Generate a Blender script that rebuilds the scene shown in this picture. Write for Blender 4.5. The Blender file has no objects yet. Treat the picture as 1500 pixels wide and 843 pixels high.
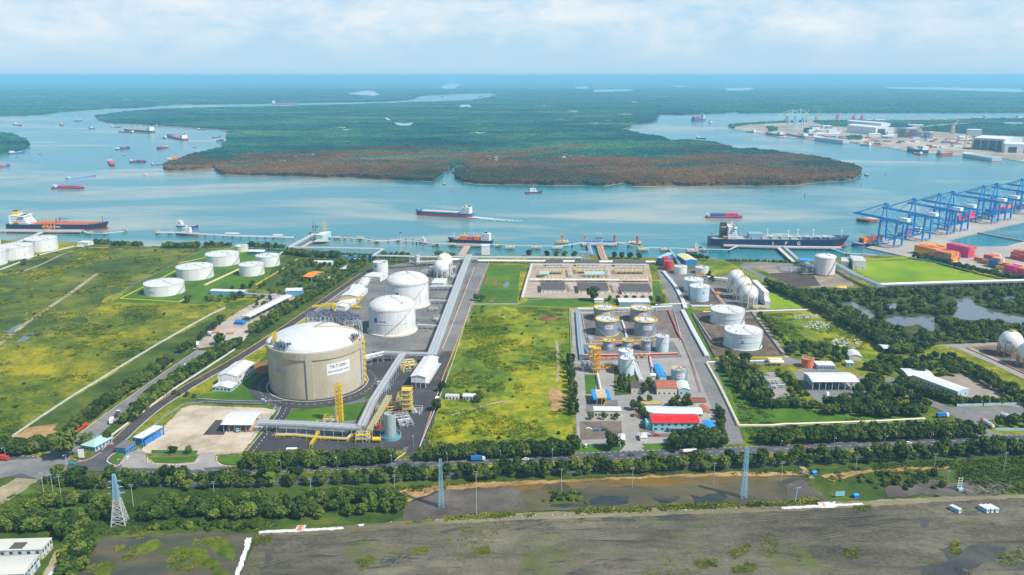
import bpy,math,random
import numpy as np
from mathutils import Vector,noise as mnoise
random.seed(7)
rng=np.random.default_rng(7)
PI=math.pi
R=math.radians
scene=bpy.context.scene
COL=scene.collection
CH,F,PITCH=260.0,1200.0,math.atan(311.0/1200.0)
SP,CP=math.sin(PITCH),math.cos(PITCH)
def G(px,py,z=0.0):
 x,y=(px-750)/F,-(py-421.5)/F
 dx,dy,dz=x,CP+y*SP,-SP+y*CP
 t=(z-CH)/dz
 return Vector((t*dx,t*dy,z))
def depth(p):
 return p[1]*CP-(p[2]-CH)*SP
def HZ(p,py):
 yy=-(py-421.5)/F
 return CH+p[1]*(yy*CP-SP)/(CP+yy*SP)
def mpp(p):
 return depth(p)/F
cam=bpy.data.cameras.new('camera')
cam.sensor_width=36.0
cam.lens=36.0*F/1500.0
cam.clip_start=1.0
cam.clip_end=300000.0
camo=bpy.data.objects.new('camera',cam)
camo.location=(0,0,CH)
camo.rotation_euler=(PI/2-PITCH,0,0)
COL.objects.link(camo)
scene.camera=camo
scene.view_settings.view_transform='Standard'
scene.view_settings.look='None'
scene.view_settings.exposure=0.0
scene.view_settings.gamma=1.0
scene.render.engine='CYCLES'
cy=scene.cycles
cy.max_bounces=6
cy.diffuse_bounces=2
cy.glossy_bounces=2
cy.transmission_bounces=2
cy.volume_bounces=1
cy.use_denoising=True
try:
 cy.denoiser='OPENIMAGEDENOISE'
except Exception:
 pass
cy.use_adaptive_sampling=True
cy.adaptive_threshold=0.01
MATS={}
def newmat(name):
 m=bpy.data.materials.new(name)
 m.use_nodes=True
 nt=m.node_tree
 b=nt.nodes['Principled BSDF']
 return m,nt,b
def N(nt,t,**kw):
 n=nt.nodes.new(t)
 for k,v in kw.items():
  setattr(n,k,v)
 return n
def ramp(nt,fac,stops):
 r=N(nt,'ShaderNodeValToRGB')
 e=r.color_ramp.elements
 while len(e)<len(stops):
  e.new(0.5)
 for el,(p,c)in zip(e,stops):
  el.position=p
  el.color=(c[0],c[1],c[2],1)
 nt.links.new(fac,r.inputs['Fac'])
 return r.outputs['Color']
def noise_out(nt,vec,scale,detail=4,rough=.6,stretch=None,dist=0.0):
 if stretch:
  mp=N(nt,'ShaderNodeMapping')
  mp.inputs['Scale'].default_value=stretch
  nt.links.new(vec,mp.inputs['Vector'])
  vec=mp.outputs['Vector']
 n=N(nt,'ShaderNodeTexNoise')
 n.inputs['Scale'].default_value=scale
 n.inputs['Detail'].default_value=detail
 n.inputs['Roughness'].default_value=rough
 n.inputs['Distortion'].default_value=dist
 nt.links.new(vec,n.inputs['Vector'])
 return n.outputs['Fac']
def math2(nt,op,a,b):
 n=N(nt,'ShaderNodeMath',operation=op)
 for i,v in enumerate((a,b)):
  if isinstance(v,(int,float)):
   n.inputs[i].default_value=v
  else:
   nt.links.new(v,n.inputs[i])
 return n.outputs[0]
def mixc(nt,fac,a,b,mode='MIX'):
 n=N(nt,'ShaderNodeMix',data_type='RGBA',blend_type=mode)
 for s,v in((n.inputs[0],fac),(n.inputs[6],a),(n.inputs[7],b)):
  if isinstance(v,(int,float)):
   s.default_value=v
  elif isinstance(v,tuple):
   s.default_value=(v[0],v[1],v[2],1)
  else:
   nt.links.new(v,s)
 return n.outputs[2]
def mat(name,c,rough=.55,var=.18,scale=.35,metal=0.0,streak=False,bump=0.0,rand=0.0,spec=.4,dirt=None):
 if name in MATS:
  return MATS[name]
 m,nt,b=newmat(name)
 tc=N(nt,'ShaderNodeTexCoord').outputs['Object']
 n1=noise_out(nt,tc,scale,5)
 n2=noise_out(nt,tc,scale*7,3)
 f=math2(nt,'ADD',math2(nt,'MULTIPLY',n1,.65),math2(nt,'MULTIPLY',n2,.35))
 lo=tuple(x*(1-var*1.3)for x in c)
 hi=tuple(min(1,x*(1+var))for x in c)
 col=ramp(nt,f,[(.3,lo),(.68,hi)])
 if streak:
  s=noise_out(nt,tc,.5,4,.65,(1,1,.06))
  d=dirt or(.30,.24,.17)
  col=mixc(nt,math2(nt,'MULTIPLY',ramp_val(nt,s,.47,.74),.5),col,d)
 if rand:
  oi=N(nt,'ShaderNodeObjectInfo').outputs['Random']
  hv=N(nt,'ShaderNodeHueSaturation')
  nt.links.new(col,hv.inputs['Color'])
  nt.links.new(math2(nt,'ADD',1-rand,math2(nt,'MULTIPLY',oi,2*rand)),hv.inputs['Value'])
  col=hv.outputs['Color']
 nt.links.new(col,b.inputs['Base Color'])
 b.inputs['Roughness'].default_value=rough
 b.inputs['Metallic'].default_value=metal
 b.inputs['Specular IOR Level'].default_value=spec
 if bump:
  bp=N(nt,'ShaderNodeBump')
  bp.inputs['Strength'].default_value=bump
  bp.inputs['Distance'].default_value=.3
  nt.links.new(n2,bp.inputs['Height'])
  nt.links.new(bp.outputs[0],b.inputs['Normal'])
 MATS[name]=m
 return m
def ramp_val(nt,v,lo,hi):
 n=N(nt,'ShaderNodeMapRange')
 n.inputs['From Min'].default_value=lo
 n.inputs['From Max'].default_value=hi
 nt.links.new(v,n.inputs['Value'])
 return n.outputs[0]
def gmat(name,stops,s1=.01,s2=.06,s3=.5,w=(.55,.3,.15),stretch=None,rough=.95,bump=.0,bd=.5,spec=.15,patch=None,dist=.6,pos=False,gain=1.7):
 if name in MATS:
  return MATS[name]
 m,nt,b=newmat(name)
 tc=N(nt,'ShaderNodeNewGeometry').outputs['Position']if pos else N(nt,'ShaderNodeTexCoord').outputs['Object']
 a=noise_out(nt,tc,s1,5,.6,stretch,dist)
 c=noise_out(nt,tc,s2,5,.65,stretch,.3)
 d=noise_out(nt,tc,s3,3,.6)
 f=math2(nt,'ADD',math2(nt,'ADD',math2(nt,'MULTIPLY',a,w[0]),math2(nt,'MULTIPLY',c,w[1])),math2(nt,'MULTIPLY',d,w[2]))
 f=math2(nt,'ADD',math2(nt,'MULTIPLY',math2(nt,'SUBTRACT',f,.5),gain),.5)
 col=ramp(nt,f,stops)
 for pt in(patch or[]):
  pn=noise_out(nt,tc,pt[0],6,.66,pt[4]if len(pt)>4 else None,.5)
  pn=math2(nt,'ADD',pn,math2(nt,'MULTIPLY',math2(nt,'SUBTRACT',math2(nt,'ADD',c,d),1.0),.22))
  col=mixc(nt,math2(nt,'MULTIPLY',ramp_val(nt,pn,pt[1]-.01,pt[2]+.03),.85),col,pt[3])
 nt.links.new(col,b.inputs['Base Color'])
 b.inputs['Roughness'].default_value=rough
 b.inputs['Specular IOR Level'].default_value=spec
 if bump:
  bp=N(nt,'ShaderNodeBump')
  bp.inputs['Strength'].default_value=bump
  bp.inputs['Distance'].default_value=bd
  h=math2(nt,'ADD',c,d)
  nt.links.new(h,bp.inputs['Height'])
  nt.links.new(bp.outputs[0],b.inputs['Normal'])
 MATS[name]=m
 return m
class MB:
 def __init__(self):
  self.v,self.f,self.s=[],[],[]
 def add(self,vs,fs,smooth=False):
  o=len(self.v)
  self.v+=[tuple(p)for p in vs]
  for f in fs:
   self.f.append(tuple(i+o for i in f))
   self.s.append(smooth)
  return self
 def box(self,cx,cyy,cz,sx,sy,sz,rz=0.0):
  c,s=math.cos(rz),math.sin(rz)
  vs=[]
  for z in(-.5,.5):
   for(x,y)in((-.5,-.5),(.5,-.5),(.5,.5),(-.5,.5)):
    X,Y=x*sx,y*sy
    vs.append((cx+X*c-Y*s,cyy+X*s+Y*c,cz+z*sz))
  return self.add(vs,[(3,2,1,0),(4,5,6,7),(0,1,5,4),(1,2,6,5),(2,3,7,6),(3,0,4,7)])
 def bar(self,a,b,w,h=None):
  a,b=Vector(a),Vector(b)
  h=h or w
  d=(b-a)
  if d.length<1e-6:
   return self
  d.normalize()
  up=Vector((0,0,1))if abs(d.z)<.95 else Vector((0,1,0))
  x=d.cross(up).normalized()*w/2
  y=x.cross(d).normalized()*h/2
  vs=[a-x-y,a+x-y,a+x+y,a-x+y,b-x-y,b+x-y,b+x+y,b-x+y]
  return self.add(vs,[(3,2,1,0),(4,5,6,7),(0,1,5,4),(1,2,6,5),(2,3,7,6),(3,0,4,7)])
 def tube(self,a,b,r,n=8,r2=None,caps=True):
  a,b=Vector(a),Vector(b)
  r2=r if r2 is None else r2
  d=(b-a).normalized()
  up=Vector((0,0,1))if abs(d.z)<.95 else Vector((0,1,0))
  x=d.cross(up).normalized()
  y=x.cross(d).normalized()
  vs=[]
  for(p,rr)in((a,r),(b,r2)):
   for i in range(n):
    t=2*PI*i/n
    vs.append(p+x*math.cos(t)*rr+y*math.sin(t)*rr)
  self.add(vs,[(i,n+i,n+(i+1)%n,(i+1)%n)for i in range(n)],n>6)
  if caps:
   self.add(vs[:n],[tuple(range(n))])
   self.add(vs[n:],[tuple(reversed(range(n)))])
  return self
 def path(self,pts,r,n=6):
  for a,b in zip(pts[:-1],pts[1:]):
   self.tube(a,b,r,n)
  return self
 def prism(self,poly,z0,z1,bottom=False):
  n=len(poly)
  ar=sum(poly[i][0]*poly[(i+1)%n][1]-poly[(i+1)%n][0]*poly[i][1]for i in range(n))
  if ar<0:
   poly=list(reversed(poly))
  vs=[(p[0],p[1],z0)for p in poly]+[(p[0],p[1],z1)for p in poly]
  fs=[(i,(i+1)%n,n+(i+1)%n,n+i)for i in range(n)]+[tuple(range(n,2*n))]
  if bottom:
   fs.append(tuple(reversed(range(n))))
  return self.add(vs,fs)
 def lathe(self,prof,n=32,cx=0,cyy=0,smooth=True,cap=False):
  vs=[]
  for(r,z)in prof:
   for i in range(n):
    t=2*PI*i/n
    vs.append((cx+r*math.cos(t),cyy+r*math.sin(t),z))
  fs=[]
  for k in range(len(prof)-1):
   for i in range(n):
    j=(i+1)%n
    fs.append((k*n+i,k*n+j,(k+1)*n+j,(k+1)*n+i))
  self.add(vs,fs,smooth)
  if cap:
   k=len(prof)-1
   self.add(vs[k*n:],[tuple(range(n))])
  return self
 def sphere(self,c,r,n=20,m=12,sz=1.0):
  pr=[(max(1e-3,r*math.sin(PI*k/m)),c[2]-r*sz*math.cos(PI*k/m))for k in range(m+1)]
  return self.lathe(pr,n,c[0],c[1])
 def quad(self,a,b,c,d):
  return self.add([a,b,c,d],[(0,1,2,3)])
 def mesh(self,name,m=None):
  me=bpy.data.meshes.new(name)
  me.from_pydata(self.v,[],self.f)
  me.polygons.foreach_set('use_smooth',self.s)
  if m:
   me.materials.append(m)
  me.update()
  return me
 def build(self,name,m,parent=None,loc=(0,0,0),rz=0.0,label=None):
  o=bpy.data.objects.new(name,self.mesh(name,m))
  COL.objects.link(o)
  o.location=loc
  o.rotation_euler=(0,0,rz)
  if parent:
   o.parent=parent
  if label:
   o['label']=label
  return o
def tag(o,label,cat,group=None,kind=None):
 o['label']=label
 o['category']=cat
 if group:
  o['group']=group
 if kind:
  o['kind']=kind
 return o
def thing(name,label,cat,loc=(0,0,0),rz=0.0,group=None):
 o=bpy.data.objects.new(name,None)
 o.empty_display_size=1
 COL.objects.link(o)
 o.location=loc
 o.rotation_euler=(0,0,rz)
 return tag(o,label,cat,group)
def link_mesh(name,me,parent=None,loc=(0,0,0),rz=0.0):
 o=bpy.data.objects.new(name,me)
 COL.objects.link(o)
 o.location=loc
 o.rotation_euler=(0,0,rz)
 if parent:
  o.parent=parent
 return o
CHILD={}
def kids(o):
 return[c for c in o.children]
def dup(root,loc,rz=0.0,label=None,group=None,scale=None,ch=None):
 r=root.copy()
 COL.objects.link(r)
 r.location=loc
 r.rotation_euler=(0,0,rz)
 if scale:
  r.scale=scale if isinstance(scale,tuple)else(scale,)*3
 if label:
  r['label']=label
 if group:
  r['group']=group
 for c in(ch if ch is not None else kids(root)):
  k=c.copy()
  COL.objects.link(k)
  k.parent=r
  for g in c.children:
   q=g.copy()
   COL.objects.link(q)
   q.parent=k
 return r
def yaw(a,b):
 return math.atan2(b[1]-a[1],b[0]-a[0])
LAYER=[0.02]
def lay():
 LAYER[0]+=0.0025
 return LAYER[0]
def densify(pts,rough,seed=0,step=None):
 out=[]
 n=len(pts)
 for i in range(n):
  a,b=Vector(pts[i]),Vector(pts[(i+1)%n])
  L=(b-a).length
  k=max(1,min(160,int(L/(step or rough*1.2))))
  for j in range(k):
   p=a.lerp(b,j/k)
   q=Vector((p.x/(rough*5),p.y/(rough*5),seed))
   d=mnoise.noise_vector(q)*rough*1.6+mnoise.noise_vector(q*3.1)*rough*.8
   out.append((p.x+d.x,p.y+d.y,p.z))
 return out
def sheet(name,px,m,z=None,rough=0.0,seed=0,world=False,kind='structure',skirt=None):
 z=lay()if z is None else z
 pts=[(p[0],p[1],z)for p in px]if world else[tuple(G(p[0],p[1],0))for p in px]
 pts=[(p[0],p[1],z)for p in pts]
 if rough:
  pts=densify(pts,rough,seed)
 b=MB()
 if skirt is not None:
  b.prism(pts,skirt,z)
 else:
  n=len(pts)
  ar=sum(pts[i][0]*pts[(i+1)%n][1]-pts[(i+1)%n][0]*pts[i][1]for i in range(n))
  if ar<0:
   pts.reverse()
  b.add(pts,[tuple(range(n))])
 o=b.build(name,m)
 o['kind']=kind
 return o
def smooth_line(pts,k=6):
 P=[Vector(p)for p in pts]
 if len(P)<3:
  return P
 out=[]
 for i in range(len(P)-1):
  p0=P[max(i-1,0)]
  p1,p2=P[i],P[i+1]
  p3=P[min(i+2,len(P)-1)]
  for j in range(k):
   t=j/k
   out.append(.5*((2*p1)+(p2-p0)*t+(2*p0-5*p1+4*p2-p3)*t*t+(3*p1-p0-3*p2+p3)*t**3))
 out.append(P[-1])
 return out
def offset_line(P,d):
 out=[]
 for i,p in enumerate(P):
  a=P[max(i-1,0)]
  b=P[min(i+1,len(P)-1)]
  t=Vector((b.x-a.x,b.y-a.y,0)).normalized()
  out.append(Vector((p.x-t.y*d,p.y+t.x*d,p.z)))
 return out
def strip_mesh(b,P,d0,d1,z0,z1=None):
 A,B=offset_line(P,d0),offset_line(P,d1)
 for i in range(len(P)-1):
  if z1 is None:
   b.add([(A[i].x,A[i].y,z0),(A[i+1].x,A[i+1].y,z0),(B[i+1].x,B[i+1].y,z0),(B[i].x,B[i].y,z0)],[(3,2,1,0)]if d1>d0 else[(0,1,2,3)])
 if z1 is not None:
  n=len(P)
  vs=[(p.x,p.y,z0)for p in A]+[(p.x,p.y,z0)for p in B]+[(p.x,p.y,z1)for p in A]+[(p.x,p.y,z1)for p in B]
  fs=[]
  for i in range(n-1):
   fs+=[(2*n+i,2*n+i+1,3*n+i+1,3*n+i),(i,i+1,2*n+i+1,2*n+i),(n+i+1,n+i,3*n+i,3*n+i+1)]
  fs+=[(0,2*n,3*n,n),(n-1,2*n-1,4*n-1,3*n-1)]
  b.add(vs,fs)
def ribbon(name,px,width,m,z=None,smooth=0,kind='structure',world=False):
 P=[Vector(p)for p in px]if world else[G(*p)for p in px]
 if smooth:
  P=smooth_line(P,smooth)
 b=MB()
 strip_mesh(b,P,-width/2,width/2,lay()if z is None else z)
 o=b.build(name,m)
 o['kind']=kind
 return o,P
def kerb(name,P,d,w,h,m,kind='structure'):
 b=MB()
 strip_mesh(b,P,d-w/2,d+w/2,0.0,h+LAYER[0])
 o=b.build(name,m)
 o['kind']=kind
 return o
def dashes(name,P,d,w,m,dash=3.0,gap=6.0,z=None):
 z=lay()if z is None else z
 Q=offset_line(P,d)
 cum=[0.0]
 for a,c in zip(Q[:-1],Q[1:]):
  cum.append(cum[-1]+(c-a).length)
 def at(s):
  for i in range(len(Q)-1):
   if s<=cum[i+1]or i==len(Q)-2:
    L=max(cum[i+1]-cum[i],1e-6)
    return Q[i].lerp(Q[i+1],min(1,(s-cum[i])/L))
 b=MB()
 u=0.0
 while u+dash<=cum[-1]:
  p,q=at(u),at(u+dash)
  t=q-p
  n=Vector((-t.y,t.x,0)).normalized()*w/2
  b.add([(p.x-n.x,p.y-n.y,z),(q.x-n.x,q.y-n.y,z),(q.x+n.x,q.y+n.y,z),(p.x+n.x,p.y+n.y,z)],[(0,1,2,3)])
  u+=dash+gap
 o=b.build(name,m)
 o['kind']='structure'
 return o
def inside(px,py,poly):
 n=len(poly)
 c=np.zeros(len(px),bool)
 j=n-1
 for i in range(n):
  xi,yi=poly[i][0],poly[i][1]
  xj,yj=poly[j][0],poly[j][1]
  cond=((yi>py)!=(yj>py))
  with np.errstate(divide='ignore',invalid='ignore'):
   xx=(xj-xi)*(py-yi)/(yj-yi+1e-12)+xi
  c^=cond&(px<xx)
  j=i
 return c
def scatter(name,pts,scales,sources,zmax=1e3):
 pts=np.asarray(pts,float)
 n=len(pts)
 me=bpy.data.meshes.new(name)
 me.vertices.add(n)
 me.vertices.foreach_set('co',pts.astype(np.float32).ravel())
 a=me.attributes.new('sc','FLOAT','POINT')
 a.data.foreach_set('value',np.asarray(scales,np.float32))
 a=me.attributes.new('vr','INT','POINT')
 a.data.foreach_set('value',rng.integers(0,len(sources),n).astype(np.int32))
 a=me.attributes.new('rz','FLOAT','POINT')
 a.data.foreach_set('value',(rng.random(n)*6.283).astype(np.float32))
 me.update()
 o=bpy.data.objects.new(name,me)
 COL.objects.link(o)
 ng=bpy.data.node_groups.new(name,'GeometryNodeTree')
 ng.interface.new_socket('Geometry',in_out='INPUT',socket_type='NodeSocketGeometry')
 ng.interface.new_socket('Geometry',in_out='OUTPUT',socket_type='NodeSocketGeometry')
 gi,go=ng.nodes.new('NodeGroupInput'),ng.nodes.new('NodeGroupOutput')
 jn=ng.nodes.new('GeometryNodeJoinGeometry')
 def attr(nm,t):
  q=ng.nodes.new('GeometryNodeInputNamedAttribute')
  q.data_type=t
  q.inputs['Name'].default_value=nm
  return q.outputs['Attribute']
 sc,vr,rz=attr('sc','FLOAT'),attr('vr','INT'),attr('rz','FLOAT')
 cx=ng.nodes.new('ShaderNodeCombineXYZ')
 ng.links.new(rz,cx.inputs['Z'])
 cs=ng.nodes.new('ShaderNodeCombineXYZ')
 mn=ng.nodes.new('ShaderNodeMath')
 mn.operation='MINIMUM'
 mn.inputs[1].default_value=zmax
 ng.links.new(sc,mn.inputs[0])
 for k,q in enumerate((sc,sc,mn.outputs[0])):
  ng.links.new(q,cs.inputs[k])
 for k,src in enumerate(sources):
  oi=ng.nodes.new('GeometryNodeObjectInfo')
  oi.inputs['Object'].default_value=src
  oi.inputs['As Instance'].default_value=True
  cmp=ng.nodes.new('FunctionNodeCompare')
  cmp.data_type='INT'
  cmp.operation='EQUAL'
  isock=[s for s in cmp.inputs if s.type=='INT' and s.enabled]
  ng.links.new(vr,isock[0])
  isock[1].default_value=k
  ip=ng.nodes.new('GeometryNodeInstanceOnPoints')
  ng.links.new(gi.outputs[0],ip.inputs['Points'])
  ng.links.new(cmp.outputs[0],ip.inputs['Selection'])
  ng.links.new(oi.outputs['Geometry'],ip.inputs['Instance'])
  ng.links.new(cx.outputs[0],ip.inputs['Rotation'])
  ng.links.new(cs.outputs[0],ip.inputs['Scale'])
  ng.links.new(ip.outputs[0],jn.inputs[0])
 ng.links.new(jn.outputs[0],go.inputs[0])
 md=o.modifiers.new('instances','NODES')
 md.node_group=ng
 o['kind']='stuff'
 return o
SUN_AZ=Vector((0.86,-0.50,0)).normalized()
EL=R(50)
SD=Vector((SUN_AZ.x*math.cos(EL),SUN_AZ.y*math.cos(EL),math.sin(EL)))
sun=bpy.data.lights.new('sun','SUN')
sun.energy=5.0
sun.angle=R(0.55)
sun.color=(1.0,.955,.88)
suno=bpy.data.objects.new('sun',sun)
suno.rotation_euler=SD.to_track_quat('Z','Y').to_euler()
suno.location=(0,0,400)
COL.objects.link(suno)
w=bpy.data.worlds.new('World')
scene.world=w
w.use_nodes=True
nt=w.node_tree
bg=nt.nodes['Background']
sk=N(nt,'ShaderNodeTexSky',sky_type='NISHITA')
sk.sun_disc=False
sk.sun_elevation=EL
sk.sun_rotation=math.atan2(SUN_AZ.x,SUN_AZ.y)
sk.dust_density=1.0
sk.ozone_density=2.0
tc=N(nt,'ShaderNodeTexCoord').outputs['Generated']
cl=noise_out(nt,tc,9.0,10,.62,(1,1,2.6),.3)
cl2=noise_out(nt,tc,2.2,4,.5,(1,1,5.0),.2)
sep=N(nt,'ShaderNodeSeparateXYZ')
nt.links.new(tc,sep.inputs[0])
hgt=ramp_val(nt,sep.outputs['Z'],.004,.05)
cf=math2(nt,'MULTIPLY',ramp_val(nt,math2(nt,'ADD',math2(nt,'MULTIPLY',cl,.65),math2(nt,'MULTIPLY',cl2,.35)),.42,.60),hgt)
low=mixc(nt,ramp_val(nt,sep.outputs['Z'],-.01,.10),(4.5,6.6,8.1),(4.5,6.6,8.4))
upk=N(nt,'ShaderNodeMapRange',interpolation_type='SMOOTHSTEP')
for k_,v_ in(('From Min',.08),('From Max',.42),('To Min',.92),('To Max',.12)):
 upk.inputs[k_].default_value=v_
nt.links.new(sep.outputs['Z'],upk.inputs['Value'])
base=mixc(nt,upk.outputs[0],sk.outputs[0],low)
skyc=mixc(nt,math2(nt,'MULTIPLY',math2(nt,'MULTIPLY',cf,.85),ramp_val(nt,sep.outputs['Z'],.45,.2)),base,(7.7,8.2,8.5))
nt.links.new(skyc,bg.inputs['Color'])
bg.inputs['Strength'].default_value=0.1
hz=MB().box(0,52000,137-2,130000,110000,278).build('haze',None)
m=bpy.data.materials.new('haze_air')
m.use_nodes=True
m.node_tree.nodes.clear()
pv=N(m.node_tree,'ShaderNodeVolumePrincipled')
pv.inputs['Color'].default_value=(.33,.72,1.0,1)
pv.inputs['Density'].default_value=8.0e-5
ou=N(m.node_tree,'ShaderNodeOutputMaterial')
m.node_tree.links.new(pv.outputs[0],ou.inputs['Volume'])
hz.data.materials.append(m)
hz['kind']='stuff'
scene.view_settings.exposure=.18
def water_mat(name,deep,silt,s,lo,hi,rough=.12,bump=.25,bs=.25):
 m,nt,b=newmat(name)
 tc=N(nt,'ShaderNodeTexCoord').outputs['Object']
 a=noise_out(nt,tc,s,4,.5,(.6,1.4,1),1.6)
 c=noise_out(nt,tc,s*6,4,.6,(.5,1.5,1),.6)
 f=math2(nt,'ADD',math2(nt,'MULTIPLY',a,.8),math2(nt,'MULTIPLY',c,.2))
 col=mixc(nt,ramp_val(nt,f,lo,hi),deep,silt)
 nt.links.new(col,b.inputs['Base Color'])
 b.inputs['Roughness'].default_value=rough
 b.inputs['IOR'].default_value=1.33
 bp=N(nt,'ShaderNodeBump')
 bp.inputs['Strength'].default_value=bump
 bp.inputs['Distance'].default_value=.4
 nt.links.new(noise_out(nt,tc,bs,5,.65,(.7,1.4,1)),bp.inputs['Height'])
 nt.links.new(bp.outputs[0],b.inputs['Normal'])
 return m
W_RIVER=water_mat('river_water',(.016,.185,.225),(.30,.33,.27),.0019,.47,.64,rough=.2,bump=.5)
W_POND=water_mat('pond_water',(.05,.06,.045),(.14,.11,.06),.02,.4,.7,.06,.03,.8)
W_BROWN=water_mat('silt_water',(.055,.052,.035),(.15,.125,.055),.012,.42,.66,.12,.04,.8)
W_SWAMP=water_mat('swamp_water',(.10,.14,.17),(.16,.15,.12),.012,.45,.7,.05,.02,.8)
o=sheet('river',[(-60000,-500),(60000,-500),(60000,100000),(-60000,100000)],W_RIVER,z=-1.2,world=True)
FST=[(.28,(.034,.064,.010)),(.41,(.08,.12,.010)),(.52,(.17,.185,.010)),(.62,(.32,.28,.010)),(.77,(.41,.34,.025))]
FIELD=gmat('field_ground',FST,.009,.045,.3,bump=.6,bd=1.5,w=(.42,.36,.22),patch=[(.05,.60,.68,(.035,.06,.012))])
TUFT=gmat('field_tufts',[(p,(c[0]*1.0,c[1]*1.05,c[2]))for p,c in FST],.009,.045,.3,w=(.42,.36,.22),pos=True)
MST=[(.28,(.04,.08,.010)),(.42,(.095,.155,.010)),(.53,(.18,.22,.010)),(.64,(.34,.31,.010)),(.78,(.42,.36,.025))]
FIELD2=gmat('meadow_ground',MST,.012,.055,.3,bump=.6,bd=1.2,w=(.42,.36,.22),patch=[(.045,.60,.68,(.04,.07,.014))])
TUFT2=gmat('meadow_tufts',[(p,(c[0]*1.0,c[1]*1.05,c[2]))for p,c in MST],.012,.055,.3,w=(.42,.36,.22),pos=True)
FIELDD=gmat('rough_grass_ground',[(.34,(.035,.06,.014)),(.48,(.065,.10,.018)),(.58,(.12,.145,.018)),(.7,(.20,.20,.02))],.012,.06,.4,bump=.5,bd=1.0)
LAWN=gmat('lawn_grass',[(.35,(.045,.11,.010)),(.55,(.075,.16,.012)),(.72,(.12,.20,.015))],.02,.1,.8,bump=.2,bd=.3)
BRIGHT=gmat('bright_lawn',[(.3,(.13,.24,.010)),(.5,(.20,.31,.010)),(.7,(.30,.37,.015))],.008,.04,.5,bump=.2,bd=.4,patch=[(.02,.58,.7,(.09,.17,.02))])
VERGE=gmat('verge_grass',[(.34,(.025,.05,.008)),(.52,(.06,.10,.014)),(.7,(.12,.14,.02))],.02,.1,.6,bump=.4,bd=.6)
ASPH=gmat('dark_asphalt',[(.28,(.045,.045,.05)),(.72,(.085,.083,.088))],.03,.2,1.5,patch=[(.05,.6,.64,(.12,.12,.115)),(.3,.64,.7,(.025,.024,.024))])
ASPHB=gmat('road_asphalt',[(.28,(.062,.068,.08)),(.72,(.125,.128,.135))],.02,.15,1.2,patch=[(.06,.6,.64,(.05,.05,.055)),(.09,.63,.68,(.17,.165,.15))])
GREYR=gmat('grey_road',[(.28,(.14,.145,.15)),(.72,(.25,.245,.235))],.03,.15,1.2,patch=[(.06,.6,.66,(.12,.12,.12)),(.09,.63,.7,(.30,.28,.23))])
CONC=gmat('concrete_paving',[(.3,(.24,.235,.22)),(.7,(.36,.34,.31))],.03,.2,1.0)
TANC=gmat('pink_paving',[(.3,(.33,.24,.18)),(.7,(.47,.38,.31))],.04,.2,1.0)
YARD=gmat('yard_concrete',[(.32,(.34,.28,.20)),(.5,(.50,.42,.32)),(.68,(.60,.53,.43))],.02,.12,.9,patch=[(.07,.66,.74,(.18,.14,.10)),(.02,.62,.76,(.36,.34,.32))])
YARD2=gmat('old_yard_concrete',[(.32,(.30,.25,.20)),(.5,(.42,.36,.30)),(.68,(.50,.44,.38))],.03,.15,.9,patch=[(.05,.62,.7,(.25,.16,.10))])
GRAV=gmat('grey_gravel',[(.30,(.11,.11,.113)),(.52,(.17,.167,.16)),(.72,(.25,.24,.215))],.03,.2,1.4,patch=[(.03,.6,.72,(.17,.18,.09))])
DIKE=gmat('dike_floor',[(.3,(.07,.05,.04)),(.5,(.13,.095,.07)),(.7,(.22,.17,.12))],.04,.2,1.0,patch=[(.06,.58,.66,(.05,.042,.04))])
DIKE2=gmat('concrete_dike_floor',[(.3,(.12,.10,.09)),(.5,(.18,.15,.135)),(.7,(.26,.22,.19))],.04,.2,1.0,patch=[(.06,.62,.7,(.10,.12,.04))])
MUD=gmat('mud_lot',[(.28,(.050,.046,.037)),(.42,(.094,.086,.064)),(.53,(.137,.124,.090)),(.65,(.183,.166,.118)),(.78,(.26,.24,.178))],.014,.06,.4,stretch=(.6,1.25,1),bump=.6,bd=.5,w=(.4,.35,.25),gain=1.7,patch=[(.02,.57,.64,(.10,.125,.018)),(.035,.585,.64,(.028,.034,.042),(.45,1.6,1)),(.011,.64,.76,(.21,.17,.10)),(.12,.58,.64,(.05,.05,.042),(.2,1.3,1))])  # mud tones darkened in place of a cloud shadow over the foreground
MUD2=gmat('wet_mud',[(.34,(.06,.05,.045)),(.52,(.10,.085,.07)),(.7,(.17,.14,.11))],.02,.08,.5,bump=.3,bd=.4,rough=.6,spec=.4,patch=[(.02,.6,.68,(.10,.12,.14))])
SAND=gmat('orange_sand',[(.34,(.22,.13,.05)),(.52,(.38,.24,.10)),(.7,(.50,.36,.20))],.03,.15,.8,bump=.2,patch=[(.03,.58,.66,(.10,.12,.02))])
DUST=gmat('dry_grass_bank',[(.34,(.13,.12,.07)),(.52,(.20,.18,.11)),(.7,(.28,.25,.16))],.03,.15,.8,stretch=(.3,1.5,1),bump=.3)
SOIL=gmat('red_soil',[(.34,(.15,.065,.03)),(.52,(.24,.11,.05)),(.7,(.32,.18,.09))],.05,.2,1.0)
DIRT=gmat('dirt_track',[(.34,(.22,.19,.12)),(.52,(.33,.28,.18)),(.7,(.42,.36,.25))],.05,.2,1.0)
WEED=gmat('weed_patch',[(.34,(.04,.06,.008)),(.52,(.085,.12,.010)),(.7,(.16,.18,.015))],.05,.2,1.0,bump=.6)
TERM=gmat('terminal_paving',[(.3,(.30,.29,.27)),(.7,(.45,.42,.37))],.012,.08,.6)
PAINT=mat('white_road_paint',(.72,.72,.68),.7,.25,.8)
KERB=None
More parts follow.
